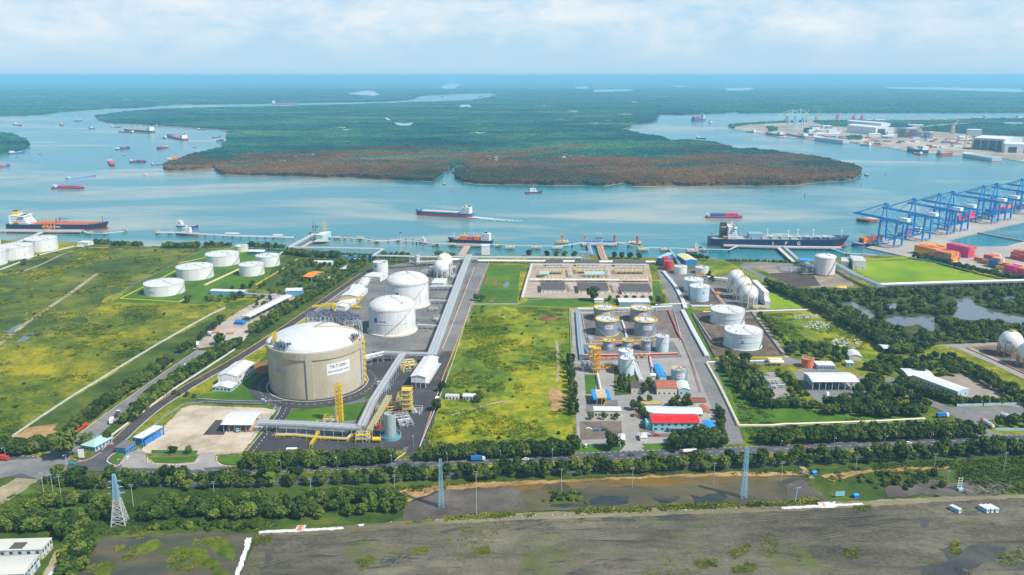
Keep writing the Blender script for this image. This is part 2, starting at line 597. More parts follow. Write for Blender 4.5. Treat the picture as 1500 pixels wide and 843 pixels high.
def kerb_mat(name,c1,c2,period=2.0):
 m,nt,b=newmat(name)
 tc=N(nt,'ShaderNodeTexCoord').outputs['Object']
 wv=N(nt,'ShaderNodeTexWave')
 wv.inputs['Scale'].default_value=.5/period
 wv.bands_direction='DIAGONAL'
 nt.links.new(tc,wv.inputs['Vector'])
 nt.links.new(mixc(nt,ramp_val(nt,wv.outputs['Fac'],.48,.52),c1,c2),b.inputs['Base Color'])
 return m
KERB=kerb_mat('red_white_kerb',(.62,.20,.08),(.72,.66,.58))
KERBO=mat('orange_kerb',(.60,.28,.10),.8,.3,.5)
KERBC=mat('concrete_kerb',(.46,.44,.40),.8,.2,.5)
shore=[(-600,352),(-60,352),(0,352.5),(60,353.5),(85,354.5),(135,357.5),(200,360.5),(240,362.5),(300,360.5),(345,362),(380,364.5),(420,367),(470,369),(520,371),(560,373),(600,374),(700,375),(760,374.5),(860,375.5),(960,378),(1030,379),(1060,381),(1150,383),(1185,384),(1205,382),(1218,378.5),(1265,376),(1305,374.5),(1330,377)]
pts=[G(*p)for p in shore]
pts=densify(pts,3.0,3,6)[:-160]if False else pts
P=smooth_line(pts,4)
P=[Vector((p.x+mnoise.noise(Vector((p.x*.05,0,1)))*3,p.y+mnoise.noise(Vector((p.x*.04,5,1)))*4,0))for p in P]
P+=[G(1500,411.5),G(1900,470),Vector((2600,900,0)),Vector((2600,-400,0)),Vector((-2600,-400,0)),Vector((-2600,1100,0))]
sheet('ground',P,FIELD,z=0.0,world=True,skirt=-4)
b=MB()
Q=smooth_line(pts,4)
strip_mesh(b,Q,-3.5,3.5,-.35)
o=b.build('river_bank',mat('bank_rock',(.20,.18,.15),.9,.5,.3))
o['kind']='structure'
def Z(name,px,m,rough=0.0,**k):
 return sheet(name,px,m,rough=rough,seed=len(bpy.data.objects),**k)
SWG=gmat('swamp_ground',[(.34,(.03,.045,.012)),(.52,(.055,.075,.018)),(.7,(.10,.11,.03))],.03,.12,.6)
Z('swamp_ground',[(1108,414),(1190,424),(1290,421),(1500,416),(1700,414),(1700,524),(1500,500),(1372,505),(1340,524),(1300,512),(1240,478),(1180,446),(1140,426)],SWG,1.5)
Z('meadow',[(690,447),(760,446),(833,453),(838,560),(839,640),(835,655),(612,655),(640,590),(668,510)],FIELD2,1.0)
Z('rough_grass',[(60,372),(110,362),(230,362),(310,363),(262,386),(214,410),(150,440),(120,480),(-60,520),(-120,420)],FIELDD,6)
Z('lawn',[(697,390),(763,388),(757,446),(689,448)],LAWN)
Z('lawn',[(166,443),(196,418),(262,386),(300,366),(345,364),(420,368),(436,378),(380,412),(330,440),(292,446)],LAWN,1)
Z('verge',[(410,380),(430,370),(560,374),(640,376),(640,392),(545,394),(500,420),(430,470),(390,492),(290,560),(200,628),(160,642),(110,640),(215,560),(300,496),(410,440),(380,420)],VERGE,2)
Z('verge',[(18,640),(60,612),(160,552),(230,506),(318,462),(330,470),(280,510),(215,558),(95,646),(60,660)],VERGE,1.5)
Z('verge',[(-300,700),(0,700),(60,688),(170,690),(300,698),(600,690),(900,680),(1190,672),(1500,655),(1900,640),(1900,735),(1500,730),(1260,741),(1140,750),(750,762),(380,785),(330,900),(-300,900)],VERGE)
Z('grass_strip',[(0,723),(40,716),(110,735),(150,752),(60,760),(0,775),(-100,790),(-100,730)],LAWN,2)
Z('plant_ground',[(545,394),(600,384),(700,383),(697,392),(655,510),(630,560),(600,660),(575,662),(370,662),(400,630),(412,612),(400,600),(420,560),(460,450)],GRAV)
Z('tank_yard',[(530,452),(600,404),(668,420),(652,456),(634,500),(622,512),(545,512),(530,505)],GRAV)
Z('lawn',[(345,566),(352,556),(398,512),(405,560),(384,580),(376,590),(340,588),(290,582)],LAWN)
Z('bare_soil',[(376,533),(392,526),(398,540),(384,548),(366,545)],SOIL,1)
Z('lawn',[(414,612),(430,600),(500,594),(545,588),(540,600),(528,616),(480,618),(430,619)],LAWN)
Z('lawn',[(532,586),(545,572),(560,560),(575,556),(555,582),(545,585)],LAWN)
Z('bare_soil',[(549,540),(565,533),(582,534),(570,556),(552,570),(552,550)],SOIL,.5)
Z('central_road',[(594,668),(646,515),(663,515),(658,535),(622,668)],ASPH)
Z('central_road',[(647,515),(700,386),(718,384),(697,440),(663,515)],GREYR)
Z('plant_yard',[(545,515),(633,513),(645,520),(600,655),(560,655),(540,640)],ASPH)
Z('service_yard',[(380,640),(600,632),(590,660),(370,662)],ASPH)
Z('concrete_yard',[(203,664),(232,634),(266,599),(281,594),(386,598),(404,601),(372,643),(353,664),(318,667)],YARD,.6)
Z('yard_apron',[(297,637.5),(316,615.5),(338,616),(328,637.5)],ASPH)  # flat dark patch on the ground left of the curved canopy
Z('truck_yard',[(282,512),(300,490),(352,455),(400,430),(436,436),(395,460),(372,478),(356,500),(322,506)],YARD2,1)
Z('grass_strip',[(330,508),(360,498),(375,480),(392,462),(404,480),(390,492),(330,535)],VERGE,1)
Z('pump_station_paving',[(765,436),(779,386),(950,386),(962,438)],TANC)
Z('grass_strip',[(772,442),(774,437),(905,437),(905,445),(836,451),(760,447)],LAWN,.5)
Z('meadow_edge',[(758,449),(834,452),(834,457),(758,455)],WEED,.8)
Z('gas_plant_paving',[(836,453),(1000,447),(1016,500),(1040,560),(1060,620),(1064,650),(846,660)],CONC)
Z('dike_floor',[(852,460),(986,453),(997,497),(860,503)],DIKE2)
Z('dike_floor',[(850,505),(986,500),(1000,524),(846,530)],GRAV)
Z('lawn',[(856,549),(873,549),(873,577),(858,578)],LAWN)
Z('lawn',[(899,538),(935,530),(938,555),(926,578),(900,580)],FIELDD)
Z('lawn',[(848,651),(912,651),(916,657),(905,664),(838,668)],LAWN)
Z('lawn',[(940,651),(985,650),(990,660),(950,661)],LAWN)
Z('brown_paving',[(849,618),(910,617),(912,642),(850,645)],gmat('brown_paving',[(.3,(.10,.085,.07)),(.7,(.24,.19,.14))],.05,.3,1.2))
Z('brown_paving',[(935,622),(958,620),(960,636),(1010,634),(1010,641),(938,641)],gmat('brown_paving',[],0))
Z('yard_apron',[(858,586),(905,586),(905,604),(858,604)],GRAV)
Z('forecourt',[(915,632),(936,632),(938,655),(948,664),(906,664),(914,655)],CONC)
Z('east_road',[(962,396),(972,396),(1000,447),(1032,506),(1062,572),(1090,650),(1064,652),(1046,606),(1018,538),(988,465)],GREYR)
Z('grass_strip',[(955,412),(966,412),(972,438),(957,440)],LAWN,.5)
Z('grass_strip',[(1002,454),(1012,452),(1047,524),(1036,524)],LAWN)
Z('east_lawn',[(1046,534),(1100,530),(1180,600),(1350,608),(1420,640),(1110,652),(1092,645)],LAWN,.5)
Z('tank_yard',[(975,398),(1040,392),(1072,446),(1000,450)],GRAV)
Z('dike_floor',[(996,424),(1040,420),(1058,446),(1012,447)],DIKE)
Z('sphere_yard',[(1042,410),(1080,398),(1126,450),(1070,452)],GRAV)
Z('dike_floor',[(1014,460),(1040,455),(1100,455),(1146,521),(1048,523)],DIKE)
Z('lawn',[(1120,430),(1134,428),(1186,451),(1126,452)],BRIGHT)
Z('lawn',[(1030,384),(1060,382),(1140,418),(1120,412),(1100,416),(1080,400),(1040,404)],FIELD2,1)
Z('scrub',[(1108,460),(1200,456),(1240,480),(1300,512),(1270,530),(1180,515),(1156,510)],FIELD2,1)
Z('loop_road',[(1083,391),(1090,386),(1110,384.5),(1195,388),(1195,390),(1112,389),(1100,394),(1133,412),(1122,412)],GREYR,kind='structure')
Z('industrial_ground',[(1102,391),(1115,389),(1196,390),(1240,398),(1252,420),(1190,422),(1124,400)],gmat('industrial_soil',[(.3,(.16,.13,.10)),(.5,(.26,.22,.17)),(.7,(.36,.32,.25))],.04,.2,1.0))
Z('dark_yard',[(1122,401),(1188,398),(1202,419),(1165,422)],gmat('dark_yard',[(.3,(.05,.042,.038)),(.7,(.11,.09,.08))],.05,.2,1.0))
Z('bright_field',[(1255,398),(1262,384),(1340,381.5),(1375,389),(1466,411),(1290,416)],BRIGHT,.6)
Z('grass_strip',[(1262,381),(1328,376.5),(1336,379.5),(1262,382.5)],BRIGHT)
Z('crossing_road',[(1106,453.5),(1186,452.5),(1188,455.5),(1108,457)],GREYR)
Z('side_lane',[(1101,458),(1106,458),(1157,525),(1148,525)],CONC)
Z('pipe_road',[(1040,530),(1160,525),(1250,548),(1250,552),(1186,545),(1160,535),(1044,535)],GREYR)
Z('substation_pad',[(1103,549),(1136,545),(1158,582),(1126,586)],CONC,.3)
Z('depot_yard',[(1160,545),(1190,540),(1265,552),(1272,582),(1200,592),(1188,580)],GREYR)
Z('depot_yard',[(1360,556),(1412,545),(1500,580),(1500,600),(1420,585)],gmat('depot_paving',[(.3,(.24,.20,.16)),(.7,(.36,.31,.26))],.04,.2,1.0))
Z('depot_road',[(1290,556),(1308,553),(1355,583),(1392,597),(1500,597),(1700,600),(1700,618),(1500,610),(1440,617),(1452,634),(1500,640),(1420,650),(1432,628),(1376,600),(1340,588)],GREYR)
Z('sphere_yard',[(1408,508),(1500,503),(1700,520),(1700,570),(1500,556),(1470,540)],gmat('sphere_pad',[(.3,(.10,.09,.08)),(.7,(.20,.16,.13))],.04,.2,1.0))
Z('works_road',[(1372,506),(1500,500),(1500,503),(1420,508),(1470,530),(1500,548),(1500,556),(1450,532),(1400,510)],CONC)
Z('south_lot',[(380,783),(500,776),(620,766),(750,757.5),(1000,748.5),(1145,745.5),(1260,738.5),(1380,731.5),(1500,727.5),(1900,715),(2400,1200),(900,2600),(200,1500),(350,845)],MUD)
WETM=gmat('wet_patch',[(.3,(.035,.036,.036)),(.5,(.06,.058,.05)),(.7,(.10,.092,.07))],.03,.12,.6,rough=.45,spec=.4)
for q in([(960,756),(1010,753),(1012,760),(968,766)],[(1345,760),(1362,758),(1368,774),(1352,775)],[(1380,806),(1430,796),(1468,800),(1462,822),(1420,838),(1388,826)],[(1340,832),(1400,826),(1420,850),(1350,852)],[(840,838),(856,834),(858,846),(838,850)],[(640,778),(690,770),(694,774),(650,782)],[(880,762),(930,757),(934,760),(890,765)],[(385,808),(396,800),(392,826),(380,838)]):
 Z('wet_patch',q,WETM,2.6)
RUT=gmat('tyre_rut',[(.3,(.05,.046,.038)),(.7,(.12,.11,.085))],.05,.3,1.0)
RUTL=gmat('dry_rut',[(.3,(.09,.084,.064)),(.7,(.19,.175,.13))],.05,.3,1.0)
for px_,m_ in(([(400,800),(430,792),(460,798),(450,812),(415,816),(398,806),(420,796)],RUT),([(380,830),(520,800),(700,786),(900,772),(1150,762),(1330,752)],RUTL),([(500,790),(620,783),(760,772),(820,768)],RUT),([(760,850),(800,812),(860,790),(980,776),(1100,772)],RUT),([(1000,850),(1100,806),(1220,786),(1390,760)],RUTL),([(1200,850),(1270,806),(1350,780),(1440,764)],RUT),([(560,850),(600,815),(640,800),(720,796)],RUTL)):
 for off_ in(0,2.2):
  P_=offset_line(smooth_line([G(*p)for p in px_],6),off_)
  P_=[p+Vector((0,mnoise.noise(p*.05)*1.2,0))for p in P_]
  b=MB();strip_mesh(b,P_,-.28,.28,lay());b.build('tyre_track',m_)['kind']='structure'
Z('dry_bank',[(378,786),(384,779),(500,771),(620,761),(750,752.5),(1000,744),(1145,741.5),(1260,734.5),(1380,728.5),(1500,724.5),(1900,712),(1900,716),(1500,730),(1380,736),(1260,743),(1145,750),(1000,754),(750,763),(620,771),(500,782)],DUST,.8)
Z('flooded_land',[(588,766),(592,742),(612,728),(650,718),(700,714),(750,710),(830,704),(1000,698),(1170,697),(1186,710),(1200,733),(1145,739),(1000,742),(750,751),(640,761)],W_BROWN,1.0)
OCH=water_mat('ochre_shallows',(.20,.12,.025),(.14,.11,.05),.02,.4,.66,.2,.03,.8)
INKW=water_mat('clear_pool',(.022,.034,.046),(.07,.07,.04),.05,.4,.6,.06,.03,.8)
Z('shallows',[(828,707),(870,704),(940,701),(960,700),(1060,696),(1150,696),(1160,702),(1060,706),(950,712),(880,714),(836,718)],OCH,2.0)
Z('shallows',[(700,716),(770,711),(800,709),(800,714),(760,719),(705,722)],OCH,1.5)
for q in([(866,736),(872,727),(900,725),(918,726),(920,738),(890,743),(870,743)],[(806,744),(812,737),(860,740),(860,744)],[(957,729),(990,725),(996,733),(975,741)],[(1010,727),(1050,722),(1070,728),(1056,741),(1015,740)],[(1150,715),(1170,704),(1180,712),(1160,725)]):
 Z('clear_pool',q,INKW,2.2)
Z('mud_flat',[(590,766),(596,742),(612,730),(660,719),(720,716),(765,722),(770,745),(700,755),(640,761)],MUD2,3)
Z('mud_flat',[(1150,712),(1172,704),(1200,722),(1215,735),(1160,739)],MUD2,2)
Z('sand_bank',[(560,722),(640,712),(720,707),(760,705),(860,702),(960,697),(1080,692),(1180,691),(1182,697),(1000,699),(880,704),(780,710),(700,715),(640,720),(610,730),(590,740)],SAND,1.2)
Z('sand_bank',[(1200,697),(1260,690),(1330,686),(1390,684),(1390,687),(1330,690),(1260,695),(1220,706)],SAND,1.0)
Z('wet_ground',[(1290,712),(1330,704),(1400,708),(1440,702),(1490,712),(1480,722),(1400,727),(1300,728)],MUD2,3)
Z('pond',[(108,850),(128,810),(150,790),(220,784),(300,780),(372,785),(352,830),(330,900),(60,900)],W_POND,1.5)
for q in([(200,800),(228,792),(238,800),(215,812),(196,812)],[(262,800),(300,806),(322,828),(340,850),(312,850),(290,824),(262,812)],[(300,788),(320,786),(342,800),(345,822),(322,815),(306,800)],[(230,806),(262,803),(260,812),(232,812)],[(140,842),(150,828),(170,820),(165,840),(150,860)]):
 Z('weed_patch',q,WEED,1.8)
Z('dirt_lane',[(-60,790),(0,715),(45,690),(70,694),(40,716),(0,742),(-60,830)],DIRT,1)
Z('sand_patch',[(22,640),(40,628),(80,622),(82,634),(50,646)],SAND,2)
Z('factory_lane',[(40,870),(66,838),(80,810),(96,796),(112,796),(78,850),(60,880)],DIRT,.5)
for q in([(20,504),(48,484),(52,488),(38,500),(22,503)],[(0,492),(30,474),(33,477),(0,499)],[(62,464),(76,457),(78,459),(66,464)]):
 Z('puddle',q,W_SWAMP,.8)
ribbon('dirt_track',[(-40,528),(0,504),(48,467),(96,435),(143,401)],5.5,DIRT,smooth=5)
ribbon('dirt_track',[(-40,408),(20,401),(60,388),(100,370),(140,363),(180,366)],4,DIRT,smooth=5)
ribbon('footpath',[(660,609),(690,601),(720,592),(745,588)],2.2,DIRT,smooth=5)
ribbon('footpath',[(815,500),(817,520),(818,545),(816,560)],3.2,DIRT,smooth=5)
ribbon('footpath',[(1164,675),(1180,690),(1190,702)],3.5,DIRT,smooth=4)
Z('dug_ground',[(800,462),(815,460),(822,468),(805,471),(786,468)],SOIL,1.5)
for q in([(803,575),(815,565),(830,590),(822,604),(804,600)],):
 Z('dug_ground',q,SAND,3)
for q in([(722,425),(735,412),(748,412),(750,420),(735,424)],):
 Z('puddle',[(736,419),(742,413),(749,415),(741,423)],W_SWAMP,.6)
for q in([(712,408),(717,405),(712,418),(709,418)],[(722,414),(728,411),(730,419),(724,420)],[(716,440),(726,436),(724,441),(720,444)]):
 Z('dug_ground',q,SOIL,.7)
for q in([(800,740),(835,722),(870,726),(920,726),(920,740),(860,744)],):
 Z('weed_patch',[(802,740),(812,728),(840,723),(856,731),(840,741)],WEED,2.5)
for q in([(1232,446),(1246,442),(1270,452),(1282,464),(1274,468),(1252,456)],[(1296,447),(1312,445),(1314,452),(1304,455)],[(1290,470),(1310,464),(1340,466),(1352,462),(1370,466),(1370,478),(1366,488),(1345,476),(1320,480)],[(1395,440),(1420,437),(1430,448),(1460,458),(1510,468),(1600,480),(1600,500),(1500,478),(1462,470),(1420,470),(1392,466),(1404,452)],[(1464,436),(1486,434),(1486,441),(1468,441)],[(1500,440),(1560,446),(1560,456),(1500,447)]):
 Z('swamp_pool',q,W_SWAMP,1.0)
DECK=[(1269,363.5),(1290,356.5),(1340,344),(1400,330),(1500,306),(1650,270),(1700,285),(1560,312),(1482,329.5),(1444,338),(1433,341),(1386,353),(1418,360),(1437,362),(1475,361.5),(1487,357.5),(1500,354.5),(1620,330),(1800,360),(1800,455),(1500,411),(1420,392),(1345,377),(1330,377)]
sheet('container_terminal_apron',DECK,TERM,z=.5,skirt=-3)
b=MB()
strip_mesh(b,[G(1433,341),G(1500,353.5),G(1640,378)],-2.5,2.5,-3,.8)
b.build('basin_dike',CONC)['kind']='structure'
MR=[G(*p)for p in[(-200,668),(0,673),(60,677),(150,683),(300,689.5),(400,687),(550,681.5),(700,675.5),(850,670),(1000,664),(1100,660.5),(1250,653),(1400,646.5),(1500,643),(1800,632)]]
MRS=smooth_line(MR,5)
b=MB();strip_mesh(b,MRS,-6.3,6.3,lay());b.build('main_road',ASPHB)['kind']='structure'
zl=lay()
for d in(-5.6,5.6):
 dashes('road_marking',MRS,d,.35,PAINT,2.0,2.0,zl)
dashes('road_marking',MRS,0,.3,PAINT,3.0,5.0,zl)
for d in(-6.6,6.6):
 pass
b=MB();strip_mesh(b,offset_line(MRS,-19.5),-4.5,4.5,lay());b.build('second_carriageway',ASPHB)['kind']='structure'
Z('junction',[(-100,690),(0,676),(60,672),(92,648),(118,640),(128,644),(104,668),(96,690),(66,706),(30,694),(0,702),(-100,720)],GREYR,.4)
Z('junction',[(108,683),(140,664),(152,655),(166,656),(172,664),(156,680),(168,692),(110,690)],ASPHB)
o,P=ribbon('west_road',[(104,664),(140,630),(190,592),(245,552),(300,514)],15,GREYR,smooth=4)
kerb('kerb_strip',P,7.8,.5,.14,KERBC)
o,P=ribbon('plant_road',[(160,660),(178,642),(206,616),(240,590),(290,559),(340,531),(400,493),(450,459),(500,424),(535,400)],9.5,ASPH,smooth=4)
kerb('kerb_strip',P,5.0,.7,.15,KERBO)
kerb('kerb_strip',P,-5.0,.5,.15,KERBC)
o,P2=ribbon('plant_road_far',[(535,400),(545,394.5),(600,391),(640,388)],8,ASPH,smooth=4)
o,P=ribbon('yard_road',[(286,587),(330,590),(380,591),(420,590)],7,ASPH,smooth=4)
kerb('kerb_strip',P,3.8,.5,.14,KERBC)
o,P=ribbon('yard_road',[(371,662),(390,638),(404,622),(416,606),(420,596)],8.5,ASPH,smooth=4)
dashes('road_marking',P,0,.3,PAINT,2.5,3.0)
kerb('kerb_strip',P,4.6,.4,.14,KERBC)
Z('gate_drive',[(182,668),(204,658),(214,664),(214,684),(176,681)],CONC,.3)
Z('gate_drive',[(294,664),(316,663),(316,678),(335,684),(270,688),(284,676)],CONC,.3)
Z('gate_drive',[(176,678),(214,673),(290,679),(300,689),(180,686)],CONC,.3)
Z('lawn',[(160,676),(168,666),(178,664),(184,668),(170,682)],LAWN)
Z('lawn',[(218,671),(290,670),(284,678),(258,680),(226,679)],LAWN)
Z('lawn',[(322,669),(356,669),(362,681),(330,682),(320,676)],LAWN)
Z('lawn',[(222,660),(290,661),(288,666),(222,666)],LAWN)
def ring_kerb(px,m=KERB,w=.7):
 P=smooth_line([G(*p)for p in px],5)
 kerb('kerb_strip',P,0,w,.15,m)
ring_kerb([(216,671),(218,678),(235,681),(265,681.5),(285,679),(293,672)])
ring_kerb([(172,684),(158,678),(160,671),(170,664),(182,664)])
ring_kerb([(188,668),(182,676),(172,684)])
ring_kerb([(318,669),(318,677),(328,683),(352,684.5)])
ring_kerb([(112,678),(130,674),(148,664)],KERBO)
ring_kerb([(575,677),(588,668),(593,664)])
ring_kerb([(608,664),(612,669),(622,674)])
P=[G(*p)for p in[(612,664),(630,610),(650,550),(664,515),(683,465),(699,425),(716,385)]]
kerb('kerb_strip',P,0,.7,.15,KERBO)
P=[G(*p)for p in[(648,512),(665,470),(683,424),(695,392)]]
kerb('kerb_strip',P,0,.7,.15,KERB)
def leaf_mat(name,dark,mid,light,s=.35):
 m,nt,b=newmat(name)
 geo=N(nt,'ShaderNodeNewGeometry')
 oi=N(nt,'ShaderNodeObjectInfo').outputs['Random']
 n=noise_out(nt,geo.outputs['Position'],s,3)
 f=math2(nt,'ADD',math2(nt,'MULTIPLY',n,.62),math2(nt,'MULTIPLY',oi,.48))
 col=ramp(nt,f,[(.32,dark),(.55,mid),(.78,light)])
 nt.links.new(col,b.inputs['Base Color'])
 b.inputs['Roughness'].default_value=.75
 b.inputs['Specular IOR Level'].default_value=.15
 return m
LEAF_DARK=leaf_mat('dark_leaves',(.020,.040,.009),(.050,.088,.015),(.115,.15,.024))
LEAF_MID=leaf_mat('green_leaves',(.024,.05,.008),(.062,.108,.014),(.15,.19,.024))
LEAF_LIGHT=leaf_mat('light_leaves',(.035,.07,.011),(.075,.125,.016),(.14,.185,.022))
BARK=mat('bark',(.16,.12,.09),.9,.3,1.0)
def crown_mesh(name,m,seed,n_lump,leaves,rx,rz,leaf,base_z,flat=0.6):
 rr=random.Random(seed)
 b=MB()
 lumps=[]
 for i in range(n_lump):
  t=rr.random()*2*PI
  u=rr.random()**.6
  z=rr.uniform(-1,1)
  k=math.sqrt(max(0,1-z*z*.8))*u
  lumps.append((Vector((rx*.68*k*math.cos(t),rx*.68*k*math.sin(t),base_z+rz*(1+.75*z))),rx*rr.uniform(.34,.52)))
 for(c,r)in lumps:
  nn,mm=7,5
  vs=[]
  for k in range(mm+1):
   for i in range(nn):
    th=PI*k/mm
    ph=2*PI*i/nn+k*.4
    q=r*.78*rr.uniform(.75,1.15)
    vs.append(c+Vector((q*math.sin(th)*math.cos(ph),q*math.sin(th)*math.sin(ph),q*flat*1.2*math.cos(th))))
  fs=[]
  for k in range(mm):
   for i in range(nn):
    fs.append((k*nn+i,(k+1)*nn+i,(k+1)*nn+(i+1)%nn,k*nn+(i+1)%nn))
  b.add(vs,fs)
  for j in range(leaves):
   d=Vector((rr.gauss(0,1),rr.gauss(0,1),rr.gauss(.25,1))).normalized()
   p=c+Vector((d.x,d.y,d.z*.85))*r*rr.uniform(.75,1.18)
   nrm=(d+Vector((rr.gauss(0,.6),rr.gauss(0,.6),rr.gauss(.2,.6)))).normalized()
   x=nrm.orthogonal().normalized()
   y=nrm.cross(x)
   a=rr.random()*6.28
   x,y=x*math.cos(a)+y*math.sin(a),y*math.cos(a)-x*math.sin(a)
   s=leaf*rr.uniform(.6,1.3)
   b.add([p-x*s-y*s*.6,p+x*s-y*s*.6,p+x*s*.7+y*s*.7,p-x*s*.8+y*s*.6],[(0,1,2,3)])
 return b.mesh(name,m)
def trunk_mesh(name,seed,h,r):
 rr=random.Random(seed)
 b=MB()
 top=Vector((rr.uniform(-.3,.3),rr.uniform(-.3,.3),h))
 b.tube((0,0,-.3),top*.5,r,7,r*.75)
 b.tube(top*.5,top,r*.75,7,r*.45)
 for i in range(4):
  t=rr.random()*6.28
  e=top*.75+Vector((math.cos(t)*h*.4,math.sin(t)*h*.4,h*.45))
  b.tube(top*rr.uniform(.55,.8),e,r*.4,5,r*.15)
 return b.mesh(name,BARK)
TREES={}
def tree_kind(key,lm,n,**k):
 TREES[key]=[(crown_mesh(key+'_crown',lm,100+i*7+len(TREES)*31,**k),trunk_mesh(key+'_trunk',i+len(TREES)*9,k['base_z']+k['rz']*.7,.26))for i in range(n)]
tree_kind('roadside',LEAF_DARK,6,n_lump=11,leaves=46,rx=4.6,rz=2.9,leaf=.62,base_z=2.6)
tree_kind('broadleaf',LEAF_MID,5,n_lump=10,leaves=46,rx=4.2,rz=2.9,leaf=.6,base_z=2.2)
tree_kind('light',LEAF_LIGHT,3,n_lump=9,leaves=46,rx=3.6,rz=2.6,leaf=.55,base_z=2.2)
tree_kind('mangrove',LEAF_MID,4,n_lump=12,leaves=36,rx=5.0,rz=2.4,leaf=.75,base_z=.8)
tree_kind('round',LEAF_DARK,2,n_lump=14,leaves=40,rx=3.8,rz=3.4,leaf=.5,base_z=1.2)
tree_kind('cypress',LEAF_DARK,2,n_lump=10,leaves=40,rx=1.7,rz=3.6,leaf=.45,base_z=.6)
def stuff_source(key):
 out=[]
 for cm,tm in TREES[key]:
  o=bpy.data.objects.new(key+'_source',cm)
  out.append(o)
 return out
SRC={}
def src(key):
 if key not in SRC:
  SRC[key]=stuff_source(key)
 return SRC[key]
SPOTS=[]
def spot(p,s,kind,label,group,name='tree',wood='woodland'):
 SPOTS.append((p[0],p[1],s,kind,name,label,group,wood))
def row(px,n,kind,label,group,s=(.85,1.2),jit=1.5,name='tree',wood='woodland',rows=1,gap=6.0):
 P=[G(*p)for p in px]
 kinds=(kind,)if isinstance(kind,str)else kind
 cum=[0]
 for a,c in zip(P[:-1],P[1:]):
  cum.append(cum[-1]+(c-a).length)
 for r_ in range(rows):
  Q=offset_line(P,(r_-(rows-1)/2)*gap)
  for k in range(n):
   u=(k+.5+random.uniform(-.25,.25))/n*cum[-1]
   for i in range(len(Q)-1):
    if u<=cum[i+1]or i==len(Q)-2:
     p=Q[i].lerp(Q[i+1],(u-cum[i])/max(1e-6,cum[i+1]-cum[i]))
     break
   spot((p.x+random.uniform(-jit,jit),p.y+random.uniform(-jit,jit)),random.uniform(*s),random.choice(kinds),label,group,name,wood)
def grove(px,n,kind,label,group,s=(.8,1.2),name='tree',wood='woodland',avoid=None,mind=4.0):
 P=[G(*p)for p in px]
 x0,x1=min(p.x for p in P),max(p.x for p in P)
 y0,y1=min(p.y for p in P),max(p.y for p in P)
 got,tries=[],0
 while len(got)<n and tries<n*60:
  tries+=1
  x,y=random.uniform(x0,x1),random.uniform(y0,y1)
  if not inside(np.array([x]),np.array([y]),P)[0]:
   continue
  if any((x-a)**2+(y-c)**2<mind*mind for a,c in got):
   continue
  got.append((x,y))
 kinds=(kind,)if isinstance(kind,str)else kind
 for x,y in got:
  spot((x,y),random.uniform(*s),random.choice(kinds),label,group,name,wood)
def far_forest_mat(name,brown=True):
 m,nt,b=newmat(name)
 geo=N(nt,'ShaderNodeNewGeometry').outputs['Position']
 oi=N(nt,'ShaderNodeObjectInfo').outputs['Random']
 n1=noise_out(nt,geo,.0022,5,.6,(.6,1.2,1),.5)
 n2=noise_out(nt,geo,.012,4)
 f=math2(nt,'ADD',math2(nt,'ADD',math2(nt,'MULTIPLY',n1,.70),math2(nt,'MULTIPLY',n2,.25)),math2(nt,'MULTIPLY',oi,.09))
 col=ramp(nt,f,[(.38,(.003,.042,.046)),(.48,(.008,.085,.076)),(.57,(.030,.145,.085)),(.68,(.13,.23,.09))])  # blue teal stops put distance haze into the leaf colour
 if brown:
  sp=N(nt,'ShaderNodeSeparateXYZ')
  nt.links.new(geo,sp.inputs[0])
  n3=noise_out(nt,geo,.0035,4,.6,(.8,1.3,1),.8)
  g=math2(nt,'ADD',math2(nt,'MULTIPLY',n3,4200),math2(nt,'MULTIPLY',n2,500))
  k=ramp_val(nt,math2(nt,'ADD',sp.outputs['Y'],math2(nt,'SUBTRACT',2350,g)),2950,2450)
  colb=ramp(nt,f,[(.38,(.035,.05,.018)),(.47,(.085,.060,.022)),(.55,(.155,.075,.026)),(.66,(.20,.12,.045))])
  col=mixc(nt,k,col,colb)
 nt.links.new(col,b.inputs['Base Color'])
 b.inputs['Roughness'].default_value=.9
 b.inputs['Specular IOR Level'].default_value=.08
 return m
FOREST=far_forest_mat('haze_tinted_forest_leaves')
FOREST2=far_forest_mat('haze_tinted_shore_leaves',False)
def blob_source(name,m,seed):
 rr=random.Random(seed)
 b=MB()
 for q in range(3):
  c=Vector((rr.uniform(-.55,.55),rr.uniform(-.55,.55),rr.uniform(0,.1)))
  r=rr.uniform(.45,.75)
  nn,mm=7,4
  vs=[]
  for k in range(mm+1):
   for i in range(nn):
    th,ph=PI*k/mm,2*PI*i/nn+k*.5
    rad=r*rr.uniform(.75,1.15)
    vs.append(c+Vector((rad*math.sin(th)*math.cos(ph),rad*math.sin(th)*math.sin(ph),rad*.8*math.cos(th))))
  b.add(vs,[(k*nn+i,(k+1)*nn+i,(k+1)*nn+(i+1)%nn,k*nn+(i+1)%nn)for k in range(mm)for i in range(nn)])
 return bpy.data.objects.new(name,b.mesh(name,m))
BL1=[blob_source('mangrove_clump',FOREST,i)for i in range(5)]
BL2=[blob_source('shore_clump',FOREST2,20+i)for i in range(4)]
def lod_points(poly,y0,y1,smin,k,holes=()):
 out,sc=[],[]
 y=y0
 xs0,xs1=min(p[0]for p in poly),max(p[0]for p in poly)
 while y<y1:
  s=max(smin,y*k)
  lim=y*.72+200
  a,c=max(xs0,-lim),min(xs1,lim)
  n=int((c-a)/s)
  if n>0:
   x=a+(np.arange(n)+rng.random(n))*s
   yy=y+rng.random(n)*s
   ok=inside(x,yy,poly)
   for h in holes:
    ok&=~inside(x,yy,h)
   out.append(np.stack([x[ok],yy[ok]],1))
   sc.append(np.full(ok.sum(),s*.78))
  y+=s*.9
 return np.concatenate(out),np.concatenate(sc)
